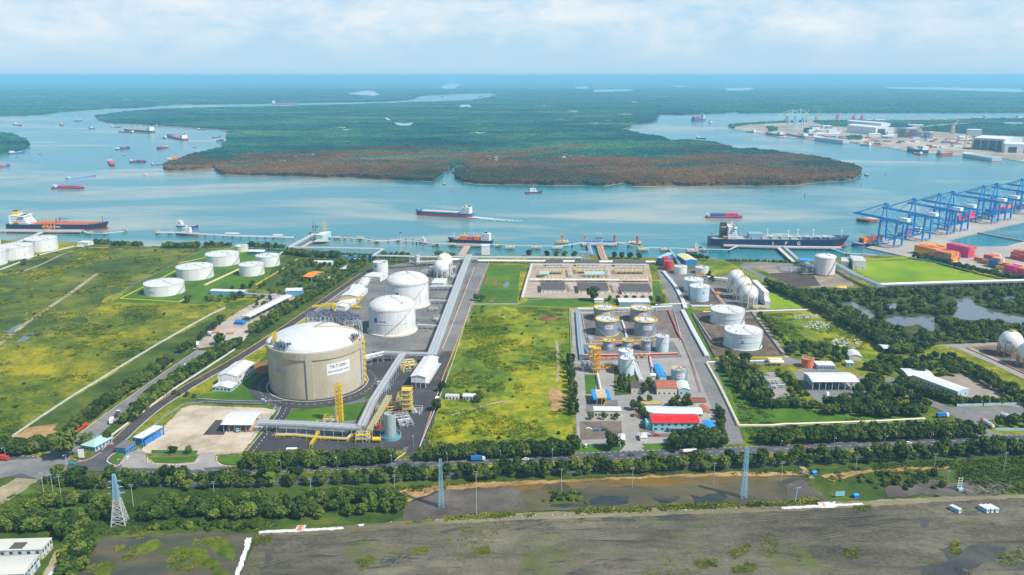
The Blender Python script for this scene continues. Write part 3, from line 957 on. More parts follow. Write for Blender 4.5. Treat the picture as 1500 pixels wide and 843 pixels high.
ISLE=[(140,171),(150,167),(165,164),(200,161),(240,158.5),(290,157),(375,155.5),(450,153.5),(500,152),(540,151),(600,149),(640,148),(690,146),(718,141.5),(735,137),(800,140),(900,152),(960,160),(962,168),(960,174),(945,177),(930,179),(915,184),(906,187.5),(915,192),(930,197),(938,200),(960,201),(975,205),(982,211),(1000,208),(1020,208),(1050,212),(1070,218),(1080,223),(1100,221),(1120,223),(1150,227),(1170,230),(1200,234),(1225,240),(1250,245),(1259,251),(1256,260),(1240,265),(1200,267),(1165,271),(1130,272),(1080,271.5),(1060,272.5),(1010,273),(985,271),(960,273),(930,272.5),(916,268.5),(904,269),(885,272.5),(860,271),(840,271.5),(800,271),(750,270),(720,270),(700,269.5),(680,267),(665,259),(672,250.5),(690,243),(724,235),(724,233),(690,239),(664,247),(645,254),(640,262),(632,265.5),(600,264.5),(560,263),(530,260),(500,259),(480,260.5),(440,258.5),(400,257),(360,257),(328,255.5),(319,251),(316,244),(310,248),(290,249.5),(245,250),(240,246),(262,237),(290,228),(325,219),(334,206),(336,195),(345,191.5),(310,188.5),(250,184.5),(200,182),(170,181),(150,177)]
LAKES=[[(504,138),(537,133),(547,134),(560,140.5),(545,141.5)],[(645,127),(662,122),(676,123.5),(665,130),(650,131)],[(686,116.6),(703,116.6),(702,118)],[(672,154),(690,153.5),(692,158),(672,159.5)],[(555,174.5),(568,172),(576,179),(594,181),(614,179),(600,187),(584,187.5),(572,180)],[(843,127.5),(860,126.5),(861,130),(845,130)],[(868,132),(925,131),(927,134),(870,136)],[(980,125),(1007,126),(996,128)],[(1062,129.5),(1103,128.5),(1102,133),(1065,134)],[(922,149),(937,149),(936,153)],[(1295,128),(1400,128.5),(1500,130.5),(1500,136.5),(1400,133.5),(1310,131)],[(360,119.5),(384,120),(372,121.6)],[(1215,123.4),(1245,123.4),(1240,124.8)],[(408,234.5),(430,229.5),(462,223.5),(464,226),(432,232.5),(412,238)],[(492,190),(512,189.5),(508,191.5)],[(715,233),(735,229),(738,232),(724,236)],[(880,178),(896,176),(898,178.5),(884,180.5)],[(812,230),(836,227),(838,229.5),(818,232)]]
HOLES=[[G(*p)for p in L]for L in LAKES]
HOLES2=[[G(p[0],p[1],9)for p in L]for L in LAKES]
def jag(pts,amp,f):
 out=[]
 for i in range(len(pts)):
  a,c=Vector(pts[i]),Vector(pts[(i+1)%len(pts)])
  k=max(1,min(40,int((c-a).length/(amp*1.5))))
  for j in range(k):
   p=a.lerp(c,j/k)
   d=mnoise.noise_vector(Vector((p.x*f,p.y*f,3)))*amp+mnoise.noise_vector(Vector((p.x*f*3,p.y*f*3,9)))*amp*.5
   out.append(Vector((p.x+d.x,p.y+d.y,0)))
 return out
ISLEW=jag([G(p[0],p[1],15 if i<24 and i>0 else 0)for i,p in enumerate(ISLE)],7,.012)
sheet('island',ISLEW,FOREST,z=6.0,world=True,skirt=-3)
mudl=jag([G(p[0],p[1]+.7,15 if 0<i<24 else 0)for i,p in enumerate(ISLE)],6,.01)
sheet('mud_shore',mudl,mat('shore_mud',(.30,.24,.17),.8,.2,.02),z=-.6,world=True)
p_,s_=lod_points(ISLEW,1900,11000,8.0,1/215.0,HOLES)
z_=6.0+rng.random(len(p_))*2.5+np.array([3.0*mnoise.noise(Vector((x*.006,y*.006,0)))for x,y in p_])
o=scatter('island_woodland',np.column_stack([p_,z_]),s_*(.8+.5*rng.random(len(p_))),BL1,6.5)
tag(o,'brown and green mangrove forest covering the low island across the river','forest',None,'stuff')
FARP=[(-900,178),(-300,172),(0,170.5),(50,169),(85,164.5),(125,161.5),(160,159),(200,157.8),(240,154.8),(290,153),(375,152.3),(450,150.8),(500,150),(560,149),(598,146.5),(608,144.5),(610,141),(640,139.3),(690,137.2),(718,136.8),(728,138.4),(735,140.5),(800,143),(900,155),(955,163),(962,167.6),(1000,168),(1040,167),(1060,166),(1080,164),(1090,166),(1125,165.4),(1200,166),(1300,165.5),(1400,165.5),(1500,165),(1900,165),(2600,165)]
FARW=jag([G(*p)for p in FARP],14,.004)
far_end=[Vector((64000,104000,0)),Vector((-64000,104000,0))]
FARW=FARW[:-1][:]
k0=max(range(len(FARW)),key=lambda i:FARW[i].x)
FARW=FARW[:k0+1]
FARALL=FARW+far_end
sheet('far_land',FARALL,FOREST2,z=5.0,world=True,skirt=-3)
p_,s_=lod_points(FARALL,3500,16000,12.0,1/190.0,HOLES+[ISLEW])
z_=4.5+rng.random(len(p_))*5
o=scatter('far_woodland',np.column_stack([p_,z_]),s_*(.8+.4*rng.random(len(p_))),BL2,7)
tag(o,'haze tinted blue green forest stretching over the flat land beyond the river','forest',None,'stuff')
W_FAR=mat('far_water',(.42,.50,.54),.3,.1,.001)
for i,L in enumerate(HOLES2):
 b=MB()
 pts_=jag([Vector((p.x,p.y,0))for p in L],12 if i<5 else 25,.01)
 b.prism([(p.x,p.y)for p in pts_],5,9 if i!=4 else 7)
 b.build('lake',W_FAR)['kind']='structure'
CLEAR=mat('clearing',(.30,.34,.22),.9,.3,.001)
for(x,y,wd,dp)in[(185,147,22,1.2),(57,151.5,10,1.6),(212,147.5,30,1.2),(320,140,10,.8),(400,164,14,1.5),(440,165,14,1.2),(500,190,16,1.0),(700,198,24,3),(838,166,26,3),(800,157,30,2),(915,170,24,2),(870,183,18,3),(960,143,24,1.0),(1150,154.5,8,1),(1310,155,12,.8)]:
 q=[G(x-wd/2,y,0),G(x,y+dp/2,0),G(x+wd/2,y,0),G(x,y-dp/2,0)]
 b=MB()
 b.prism([(p.x,p.y)for p in jag(q,12,.01)],3,10.5)
 b.build('clearing',CLEAR)['kind']='structure'
PT=jag([G(*p)for p in[(-120,196),(0,197.5),(18,199.5),(36,208),(38.5,214),(30,220),(10,226),(-40,229),(-140,228)]],7,.015)
sheet('wooded_point',PT,FOREST2,z=5,world=True,skirt=-3)
p_,s_=lod_points(PT,2400,4200,9,1/215.0)
o=scatter('point_woodland',np.column_stack([p_,5+rng.random(len(p_))*4]),s_,BL2)
tag(o,'dark wooded point jutting into the river by the left edge','forest',None,'stuff')
PEN=[(1066,184),(1080,181.5),(1125,179),(1160,177),(1220,175.5),(1290,176),(1345,174.2),(1400,174.5),(1500,173.5),(1800,173),(1900,260),(1600,240),(1500,237.5),(1465,231.5),(1420,226.5),(1390,227.5),(1340,223),(1300,216.5),(1262,211.5),(1236,207),(1228,210.5),(1180,203.5),(1140,200.5),(1125,197.5),(1100,193.5),(1077,189.5)]
SAND2=gmat('shipyard_sand',[(.34,(.20,.18,.14)),(.5,(.34,.30,.23)),(.66,(.50,.45,.35))],.004,.02,.1)
sheet('peninsula',[G(*p)for p in PEN],SAND2,z=0,world=True,skirt=-3)
GREENP=[[(1190,178.5),(1290,177.5),(1335,178),(1400,177),(1500,175),(1500,180),(1400,180.5),(1340,186),(1310,189),(1290,186),(1236,186),(1205,183)],[(1330,190),(1400,184),(1500,178),(1700,178),(1700,210),(1500,200),(1420,197),(1360,192)],[(1068,184),(1100,181.3),(1180,178),(1180,179.2),(1100,182.6),(1074,186),(1076,188.5),(1070,187)],[(1236,201.5),(1262,199.5),(1262,204),(1244,205)],[(1178,190),(1190,189),(1190,194),(1180,195)],[(1125,187),(1136,187),(1136,192),(1127,193)]]
for g in GREENP:
 gw=[G(*p)for p in g]
 sheet('scrub_land',gw,FOREST2,z=.6,world=True)
 ys=[p.y for p in gw]
 p_,s_=lod_points(gw,min(ys),max(ys),10,1/260.0)
 o=scatter('scrub_woodland',np.column_stack([p_,1+rng.random(len(p_))*3]),s_*.8,BL2)
 tag(o,'green scrub between the yards of the far peninsula','scrub',None,'stuff')
WHITE=mat('white_paint',(.70,.71,.70),.45,.06,.15,streak=True)
WHITEC=mat('clean_white_paint',(.74,.74,.74),.4,.05,.15)
ROOFW=mat('white_roof_sheet',(.64,.65,.65),.5,.18,.3)
CREAM=mat('cream_paint',(.66,.62,.50),.5,.1,.3,streak=True)
BLUEW=mat('pale_blue_wall',(.38,.56,.66),.6,.12,.3)
BLUE=mat('blue_paint',(.03,.20,.55),.45,.12,.3)
BLUEB=mat('bright_blue_sheet',(.02,.28,.72),.4,.15,.3)
CRANEB=mat('crane_blue',(.025,.30,.68),.45,.15,.2)
YEL=mat('yellow_paint',(.72,.50,.02),.5,.15,.4)
ORG=mat('orange_paint',(.80,.24,.02),.5,.12,.4)
RED=mat('red_paint',(.62,.03,.03),.45,.12,.4)
REDT=mat('crimson_tank_paint',(.62,.02,.05),.4,.1,.2,streak=True)
GREY=mat('grey_steel',(.30,.32,.34),.5,.15,.4,metal=.2)
LSTEEL=mat('galvanised_steel',(.52,.55,.57),.45,.12,.4,metal=.3)
BSTEEL=mat('blue_grey_steel',(.30,.44,.54),.5,.15,.4)
DSTEEL=mat('dark_steel',(.06,.065,.075),.5,.3,.5)
PIPE=mat('silver_pipe',(.62,.64,.65),.35,.08,.5,metal=.35)
GLASS=mat('window_glass',(.05,.10,.14),.15,.2,.5,spec=.6)
DARKR=mat('dark_felt_roof',(.10,.085,.08),.85,.35,.35)
TILE=mat('rust_red_roof',(.40,.13,.07),.7,.3,.3)
TEAL=mat('teal_wall',(.20,.56,.58),.6,.12,.3)
GREENR=mat('pale_green_roof',(.36,.55,.52),.5,.12,.3)
CONCW=mat('weathered_concrete',(.40,.37,.31),.8,.2,.3,streak=True)
WALLC=mat('boundary_wall',(.50,.49,.46),.8,.2,.3)
LAMPM=mat('lamp_glass',(.8,.8,.75),.3,.05,1)
TYRE=mat('tyre_rubber',(.03,.03,.03),.8,.2,2)
POLEM=mat('concrete_pole',(.42,.41,.38),.8,.15,.5)
def text_mesh(s,size,m,ext=.02,name='lettering'):
 cu=bpy.data.curves.new(name,'FONT')
 cu.body=s
 cu.size=size
 cu.align_x='CENTER'
 cu.align_y='CENTER'
 cu.extrude=ext
 cu.offset=.018*size
 o=bpy.data.objects.new(name,cu)
 COL.objects.link(o)
 dg=bpy.context.evaluated_depsgraph_get()
 dg.update()
 me=bpy.data.meshes.new_from_object(o.evaluated_get(dg))
 bpy.data.objects.remove(o)
 me.materials.clear()
 me.materials.append(m)
 return me
def bend(me,r,a,z):
 for v in me.vertices:
  t=a+v.co.x/r
  q=r+v.co.z
  v.co=(q*math.cos(t),q*math.sin(t),z+v.co.y)
 return me
def cyl_panel(b,r,a0,a1,z0,z1,th=.08,n=12):
 for i in range(n):
  t0,t1=a0+(a1-a0)*i/n,a0+(a1-a0)*(i+1)/n
  p=[(q*math.cos(t),q*math.sin(t))for q in(r,r+th)for t in(t0,t1)]
  b.add([(p[0][0],p[0][1],z0),(p[1][0],p[1][1],z0),(p[3][0],p[3][1],z0),(p[2][0],p[2][1],z0),(p[0][0],p[0][1],z1),(p[1][0],p[1][1],z1),(p[3][0],p[3][1],z1),(p[2][0],p[2][1],z1)],[(0,1,2,3),(7,6,5,4),(3,2,6,7),(1,0,4,5),(0,3,7,4),(2,1,5,6)])
def tank_geo(xl,xr,yrim,yb):
 cx=(xl+xr)/2
 B=G(cx,yb)
 r=(xr-xl)/2*mpp(B)
 d=Vector((B.x,B.y,0)).normalized()
 for _ in range(4):
  c=B+d*r
  h=HZ(c,yrim)
  r=(xr-xl)/2*depth((c.x,c.y,h*.5))/F*.985
 return c,r,h
def facing(c):
 return math.atan2(-c.y,-c.x)
RAIL=mat('yellow_rail',(.70,.50,.05),.5,.15,.5)
def rail_ring(b,r,z,n,h=1.1,t=.12):
 P=[(r*math.cos(2*PI*i/n),r*math.sin(2*PI*i/n))for i in range(n)]
 for i in range(n):
  p,q=P[i],P[(i+1)%n]
  b.bar((p[0],p[1],z+h),(q[0],q[1],z+h),t)
  b.bar((p[0],p[1],z+h*.5),(q[0],q[1],z+h*.5),t*.7)
  b.bar((p[0],p[1],z),(p[0],p[1],z+h),t)
def tank(name,label,xl,xr,yrim,yb,sm=None,rm=None,roof='cone',rise=.06,rim=None,stair=None,sign=None,logo=None,band=None,base=None,rail=True,group=None,cat='storage tank',ribs=0,nseg=48):
 c,r,h=tank_geo(xl,xr,yrim,yb)
 t=thing(name,label,cat,(c.x,c.y,0),0,group)
 sm,rm=sm or WHITE,rm or ROOFW
 fa=facing(c)
 b=MB()
 b.lathe([(r,0.0),(r,h)],nseg)
 b.lathe([(r,h-.5),(r+.25,h-.45),(r+.25,h-.02),(r,h)],nseg,smooth=False)
 if not ribs:
  for i in range(1,5):
   z=h*i/5
   b.lathe([(r,z-.1),(r+.03,z-.09),(r+.03,z+.09),(r,z+.1)],nseg,smooth=False)
 for i in range(ribs):
  a=2*PI*i/ribs
  b.box(r*math.cos(a),r*math.sin(a),h/2,.22,.3,h-.4,a)
 b.build('shell',sm,t)
 b=MB()
 if roof=='dome':
  b.lathe([(r*math.cos(a)+.0,h+r*rise*1.0*math.sin(a))for a in[PI/2*q/10 for q in range(10)]]+[(.01,h+r*rise)],nseg)
 elif roof=='float':
  b.lathe([(r-.05,h-.02),(r-.4,h-.5),(.01,h-.42)],nseg,smooth=False)
 else:
  b.lathe([(r+.05,h-.02),(r*.5,h+r*rise*.55),(.01,h+r*rise)],nseg)
 b.build('roof',rm,t)
 rq=random.Random(int(xl*7))
 if 'noz' not in CHILD:
  CHILD['noz']=MB().tube((0,0,-.2),(0,0,1),.4,8).mesh('roof_nozzle',GREY)
 apex=r*rise if roof!='float' else-.4
 for i in range(7):
  q,an=r*rq.uniform(.3,.88),rq.random()*6.28
  zq=h+(apex*math.sqrt(max(0,1-(q/r)**2))if roof=='dome' else apex*(1-q/r)if roof=='cone' else-.45)
  link_mesh('roof_nozzle',CHILD['noz'],t,(q*math.cos(an),q*math.sin(an),zq)).scale=(rq.uniform(.8,1.6),)*3
 MB().tube((0,0,h+apex-.1),(0,0,h+apex+1.2),.7,8).build('roof_vent',GREY,t)
 b=MB()
 for i in range(10):
  q0,q1=r*(1-i/10),r*(1-(i+1)/10)
  z0,z1=[h+.25+(apex*math.sqrt(max(0,1-(q/r)**2))if roof=='dome' else apex*(1-q/r)if roof=='cone' else 0)for q in(q0,q1)]
  an=fa+.6
  b.bar((q0*math.cos(an),q0*math.sin(an),z0),(q1*math.cos(an),q1*math.sin(an),z1),.8,.12)
 b.build('roof_walkway',rim or GREY,t)
 if rail:
  b=MB()
  rail_ring(b,r+.1,h,max(16,int(r*2.2)),1.1,.1 if not rim else.16)
  b.build('handrail',rim or LSTEEL,t)
 if rim:
  b=MB()
  b.lathe([(r+.25,h-.25),(r+1.0,h-.2),(r+1.0,h+.02),(r-.9,h+.06)],nseg,smooth=False)
  b.build('rim_walkway',rim,t)
 if stair:
  a0,a1=fa+R(stair[0]),fa+R(stair[1])
  n=max(12,int(abs(a1-a0)*r/1.0))
  b=MB()
  for i in range(n):
   t0=a0+(a1-a0)*i/n
   t1=a0+(a1-a0)*(i+1)/n
   z0,z1=h*i/n,h*(i+1)/n
   for q in(r+.05,r+.95):
    b.bar((q*math.cos(t0),q*math.sin(t0),z0),(q*math.cos(t1),q*math.sin(t1),z1),.12,.3)
    b.bar((q*math.cos(t0),q*math.sin(t0),z0+1.1),(q*math.cos(t1),q*math.sin(t1),z1+1.1),.08)
   b.bar(((r+.5)*math.cos(t0),(r+.5)*math.sin(t0),z0),((r+.5)*math.cos(t1),(r+.5)*math.sin(t1),z1),.85,.06)
  b.build('spiral_stair',stair[2]if len(stair)>2 else GREY,t)
 if band:
  b=MB()
  for q in band[1:]:
   b.lathe([(r+.02,h*q-.2),(r+.3,h*q-.15),(r+.3,h*q+.15),(r+.02,h*q+.2)],nseg)
  b.build('stiffening_ring',band[0],t)
 if base:
  MB().lathe([(r+base[1],0.02),(r+base[1],base[2]),(r-.05,base[2]+.05)],nseg,smooth=False).build('base_ring',base[0],t)
 if logo:
  a=fa+R(logo[0])
  b=MB()
  cyl_panel(b,r+.02,a-logo[2]/2/r,a+logo[2]/2/r,h*logo[1]-logo[3]/2,h*logo[1]+logo[3]/2,.06,4)
  b.build('emblem',logo[4],t)
 if sign:
  a,zf,ww,hh,txt,tm,pm=sign[:7]
  a=fa+R(a)
  b=MB()
  cyl_panel(b,r+.02,a-ww/2/r,a+ww/2/r,h*zf-hh/2,h*zf+hh/2,.06,8)
  p=b.build('sign',pm,t)
  for(s,size,dz)in txt:
   link_mesh('lettering',bend(text_mesh(s,size,tm),r+.11,a,h*zf+dz),p)
 return t,c,r,h
def sphere_tank(name,label,cx,cyp,rp,yb,group=None,m=None,legm=None,nleg=10,stair=True,sign=None):
 B=G(cx,yb)
 for _ in range(3):
  Rr=rp*depth((B.x,B.y,HZ(B,cyp)))/F
 z=HZ(B,cyp)
 t=thing(name,label,'spherical tank',(B.x,B.y,0),0,group)
 MB().sphere((0,0,z),Rr,36,22).build('sphere',m or WHITEC,t)
 lm=legm or WHITEC
 for i in range(nleg):
  a=2*PI*i/nleg
  x,y=Rr*.97*math.cos(a),Rr*.97*math.sin(a)
  MB().tube((x,y,0),(x,y,z),Rr*.045,8).build('leg',lm,t)
 b=MB()
 for i in range(nleg):
  a,c=2*PI*i/nleg,2*PI*(i+1)/nleg
  p,q=(Rr*.97*math.cos(a),Rr*.97*math.sin(a)),(Rr*.97*math.cos(c),Rr*.97*math.sin(c))
  b.bar((p[0],p[1],.4),(q[0],q[1],z*.62),.22)
  b.bar((q[0],q[1],.4),(p[0],p[1],z*.62),.22)
 b.build('brace',lm,t)
 b=MB()
 b.lathe([(Rr*.22,z+Rr*.97),(Rr*.26,z+Rr*.98),(Rr*.26,z+Rr*1.02),(.01,z+Rr*1.03)],16)
 rail_ring(b,Rr*.25,z+Rr*1.02,12,1.2,.14)
 b.build('top_platform',YEL,t)
 MB().tube((0,0,z+Rr),(0,0,z+Rr*1.16),Rr*.05,8).build('relief_valve',LSTEEL,t)
 if stair:
  b=MB()
  n=26
  fa=facing(B)
  for i in range(n):
   u,v=i/n,(i+1)/n
   def at(w_):
    el=-1.15+2.55*w_
    a=fa-1.25+2.1*w_
    q=Rr*1.03
    return(q*math.cos(el)*math.cos(a),q*math.cos(el)*math.sin(a),z+q*math.sin(el))
   b.bar(at(u),at(v),.9,.25)
  b.build('stair',mat('stair_tan',(.45,.38,.22),.6,.2,.5),t)
 if sign:
  me=text_mesh(sign[0],sign[1],BLUE)
  fa=facing(B)
  for v in me.vertices:
   a,e=fa+R(sign[2])+v.co.x/Rr,v.co.y/Rr+.15
   v.co=((Rr+.06)*math.cos(e)*math.cos(a),(Rr+.06)*math.cos(e)*math.sin(a),z+(Rr+.06)*math.sin(e))
  link_mesh('lettering',me,t)
 return t,B,Rr,z
def frame_of(fl,fr):
 a,c=G(*fl),G(*fr)
 return a,yaw(a,c),(c-a).length
def pane_mesh(w,h,m,th=.12):
 key=('pane',round(w,2),round(h,2),m.name)
 if key not in CHILD:
  CHILD[key]=MB().box(0,0,h/2,w,th,h).mesh('window',m)
 return CHILD[key]
def windows(t,w,d,spec):
 for sp in spec:
  s,n,z,ww,hh=sp[:5]
  m=sp[5]if len(sp)>5 else GLASS
  nm=sp[6]if len(sp)>6 else 'window'
  L=w if s in 'fb' else d
  for i in range(n):
   u=(i+.5)/n*L
   if s=='f':
    p,rz=(u,-.04,z),0
   elif s=='b':
    p,rz=(u,d+.04,z),0
   elif s=='r':
    p,rz=(w+.04,u,z),PI/2
   else:
    p,rz=(-.04,u,z),PI/2
   link_mesh(nm,pane_mesh(ww,hh,m),t,p,rz)
def roof_shape(b,w,d,h,roof,rise,ov,th=.18):
 if roof=='gable_u' or roof=='gable_v':
  if roof=='gable_u':
   prof=[(-ov,h-rise*ov/(d/2)),(d/2,h+rise),(d+ov,h-rise*ov/(d/2))]
   for(y0,z0),(y1,z1)in zip(prof[:-1],prof[1:]):
    b.add([(-ov,y0,z0+.02),(w+ov,y0,z0+.02),(w+ov,y1,z1+.02),(-ov,y1,z1+.02),(-ov,y0,z0+th),(w+ov,y0,z0+th),(w+ov,y1,z1+th),(-ov,y1,z1+th)],[(3,2,1,0),(4,5,6,7),(0,1,5,4),(1,2,6,5),(2,3,7,6),(3,0,4,7)])
  else:
   prof=[(-ov,h-rise*ov/(w/2)),(w/2,h+rise),(w+ov,h-rise*ov/(w/2))]
   for(x0,z0),(x1,z1)in zip(prof[:-1],prof[1:]):
    b.add([(x0,-ov,z0+.02),(x1,-ov,z1+.02),(x1,d+ov,z1+.02),(x0,d+ov,z0+.02),(x0,-ov,z0+th),(x1,-ov,z1+th),(x1,d+ov,z1+th),(x0,d+ov,z0+th)],[(3,2,1,0),(4,5,6,7),(0,1,5,4),(1,2,6,5),(2,3,7,6),(3,0,4,7)])
 elif roof=='arch_v':
  n=10
  for i in range(n):
   a,c=i/n,(i+1)/n
   x0,x1=-ov+(w+2*ov)*a,-ov+(w+2*ov)*c
   z0,z1=h+rise*math.sin(PI*a),h+rise*math.sin(PI*c)
   b.add([(x0,-ov,z0),(x1,-ov,z1),(x1,d+ov,z1),(x0,d+ov,z0),(x0,-ov,z0+th),(x1,-ov,z1+th),(x1,d+ov,z1+th),(x0,d+ov,z0+th)],[(3,2,1,0),(4,5,6,7),(0,1,5,4),(1,2,6,5),(2,3,7,6),(3,0,4,7)])
 elif roof=='arch_u':
  n=10
  for i in range(n):
   a,c=i/n,(i+1)/n
   y0,y1=-ov+(d+2*ov)*a,-ov+(d+2*ov)*c
   z0,z1=h+rise*math.sin(PI*a),h+rise*math.sin(PI*c)
   b.add([(-ov,y0,z0),(w+ov,y0,z0),(w+ov,y1,z1),(-ov,y1,z1),(-ov,y0,z0+th),(w+ov,y0,z0+th),(w+ov,y1,z1+th),(-ov,y1,z1+th)],[(3,2,1,0),(4,5,6,7),(0,1,5,4),(1,2,6,5),(2,3,7,6),(3,0,4,7)])
 elif roof=='hip':
  i_=min(w,d)*.45
  vs=[(-ov,-ov,h),(w+ov,-ov,h),(w+ov,d+ov,h),(-ov,d+ov,h)]
  if w>=d:
   vs+=[(i_,d/2,h+rise),(w-i_,d/2,h+rise)]
   b.add(vs,[(0,1,5,4),(1,2,5),(2,3,4,5),(3,0,4),(3,2,1,0)])
  else:
   vs+=[(w/2,i_,h+rise),(w/2,d-i_,h+rise)]
   b.add(vs,[(0,1,4),(1,2,5,4),(2,3,5),(3,0,4,5),(3,2,1,0)])
 elif roof=='mono':
  b.add([(-ov,-ov,h),(w+ov,-ov,h),(w+ov,d+ov,h+rise),(-ov,d+ov,h+rise),(-ov,-ov,h+th),(w+ov,-ov,h+th),(w+ov,d+ov,h+rise+th),(-ov,d+ov,h+rise+th)],[(3,2,1,0),(4,5,6,7),(0,1,5,4),(1,2,6,5),(2,3,7,6),(3,0,4,7)])
 else:
  b.box(w/2,d/2,h+.17,w+2*ov,d+2*ov,.3)
def building(name,label,fl,fr,dep,top=None,h=None,roof='gable_u',rise=1.2,ov=.4,wm=None,rm=None,win=(),cat='building',group=None,extras=None,plinth=None):
 a,rz,w=frame_of(fl,fr)
 d=dep if isinstance(dep,(int,float))else(G(*dep)-a).length
 h=h or HZ(a,top)
 t=thing(name,label,cat,(a.x,a.y,0),rz,group)
 wm,rm=wm or WHITE,rm or ROOFW
 b=MB()
 b.add([(0,0,0),(w,0,0),(w,d,0),(0,d,0),(0,0,h),(w,0,h),(w,d,h),(0,d,h)],[(0,1,5,4),(1,2,6,5),(2,3,7,6),(3,0,4,7),(4,5,6,7)])
 if roof=='gable_u':
  b.add([(w,0,h),(w,d,h),(w,d/2,h+rise)],[(0,1,2)])
  b.add([(0,0,h),(0,d,h),(0,d/2,h+rise)],[(2,1,0)])
 elif roof=='gable_v':
  b.add([(0,0,h),(w,0,h),(w/2,0,h+rise)],[(0,1,2)])
  b.add([(0,d,h),(w,d,h),(w/2,d,h+rise)],[(2,1,0)])
 elif roof=='mono':
  b.add([(0,d,h),(w,d,h),(w,d,h+rise),(0,d,h+rise),(0,0,h),(w,0,h)],[(3,2,1,0),(1,2,5),(0,4,3)])
 elif roof in('arch_v','arch_u'):
  n=10
  if roof=='arch_v':
   for y in(0,d):
    b.add([(w*i/n,y,h+rise*math.sin(PI*i/n))for i in range(n+1)],[tuple(range(n+1))])
  else:
   for x in(0,w):
    b.add([(x,d*i/n,h+rise*math.sin(PI*i/n))for i in range(n+1)],[tuple(range(n+1))])
 b.build('wall',wm,t)
 b=MB()
 roof_shape(b,w,d,h,roof,rise,ov)
 b.build('roof',rm,t)
 if plinth:
  MB().box(w/2,d/2,plinth[1]/2,w+.1,d+.1,plinth[1]).build('plinth',plinth[0],t)
 windows(t,w,d,win)
 if extras:
  extras(t,w,d,h)
 return t,w,d,h
def canopy(name,label,fl,fr,dep,h,roof='gable_u',rise=1.0,rm=None,pm=None,nx=4,ny=2,ov=.6,cat='canopy',group=None,th=.2,fascia=None,extras=None,pw=.35):
 a,rz,w=frame_of(fl,fr)
 d=dep if isinstance(dep,(int,float))else(G(*dep)-a).length
 t=thing(name,label,cat,(a.x,a.y,0),rz,group)
 b=MB()
 roof_shape(b,w,d,h,roof,rise,ov,th)
 b.build('roof',rm or ROOFW,t)
 me=MB().box(0,0,h/2,pw,pw,h).mesh('post',pm or LSTEEL)
 for i in range(nx):
  for j in range(ny):
   link_mesh('post',me,t,(w*i/max(1,nx-1),d*j/max(1,ny-1),0))
 b=MB()
 for j in range(ny):
  y=d*j/max(1,ny-1)
  b.bar((0,y,h-.25),(w,y,h-.25),.25,.4)
 for i in range(nx):
  x=w*i/max(1,nx-1)
  b.bar((x,0,h-.25),(x,d,h-.25),.2,.35)
 b.build('roof_beam',pm or LSTEEL,t)
 if fascia:
  b=MB()
  for(x0,y0,x1,y1)in((-ov,-ov,w+ov,-ov),(w+ov,-ov,w+ov,d+ov),(w+ov,d+ov,-ov,d+ov),(-ov,d+ov,-ov,-ov)):
   b.bar((x0,y0,h),(x1,y1,h),.25,fascia[1])
  b.build('fascia',fascia[0],t)
 if extras:
  extras(t,w,d,h)
 return t,w,d,h
def wall_line(name,label,px,h,th,m,cat='wall',group=None,post=None,closed=False,world=False,rails=None,mesh=None):
 P=[Vector(p)for p in px]if world else[G(*p)for p in px]
 if closed:
  P.append(P[0])
 o_=P[0]
 t=thing(name,label,cat,(o_.x,o_.y,0),0,group)
 L=[p-o_ for p in P]
 if rails is None:
  b=MB()
  for a,c in zip(L[:-1],L[1:]):
   b.bar((a.x,a.y,h/2),(c.x,c.y,h/2),th,h)
  b.build('wall_panel',m,t)
 else:
  b=MB()
  for a,c in zip(L[:-1],L[1:]):
   for k in range(rails):
    z=h*(k+1)/rails
    b.bar((a.x,a.y,z),(c.x,c.y,z),th)
  b.build('rail',m,t)
 if post:
  b=MB()
  k=0
  for a,c in zip(L[:-1],L[1:]):
   n=max(1,int((c-a).length/post[0]))
   for i in range(n+1):
    p=a.lerp(c,i/n)
    b.box(p.x,p.y,post[2]/2,post[1],post[1],post[2])
  q=b.build('posts' if False else 'post_row',post[3],t)
 return t
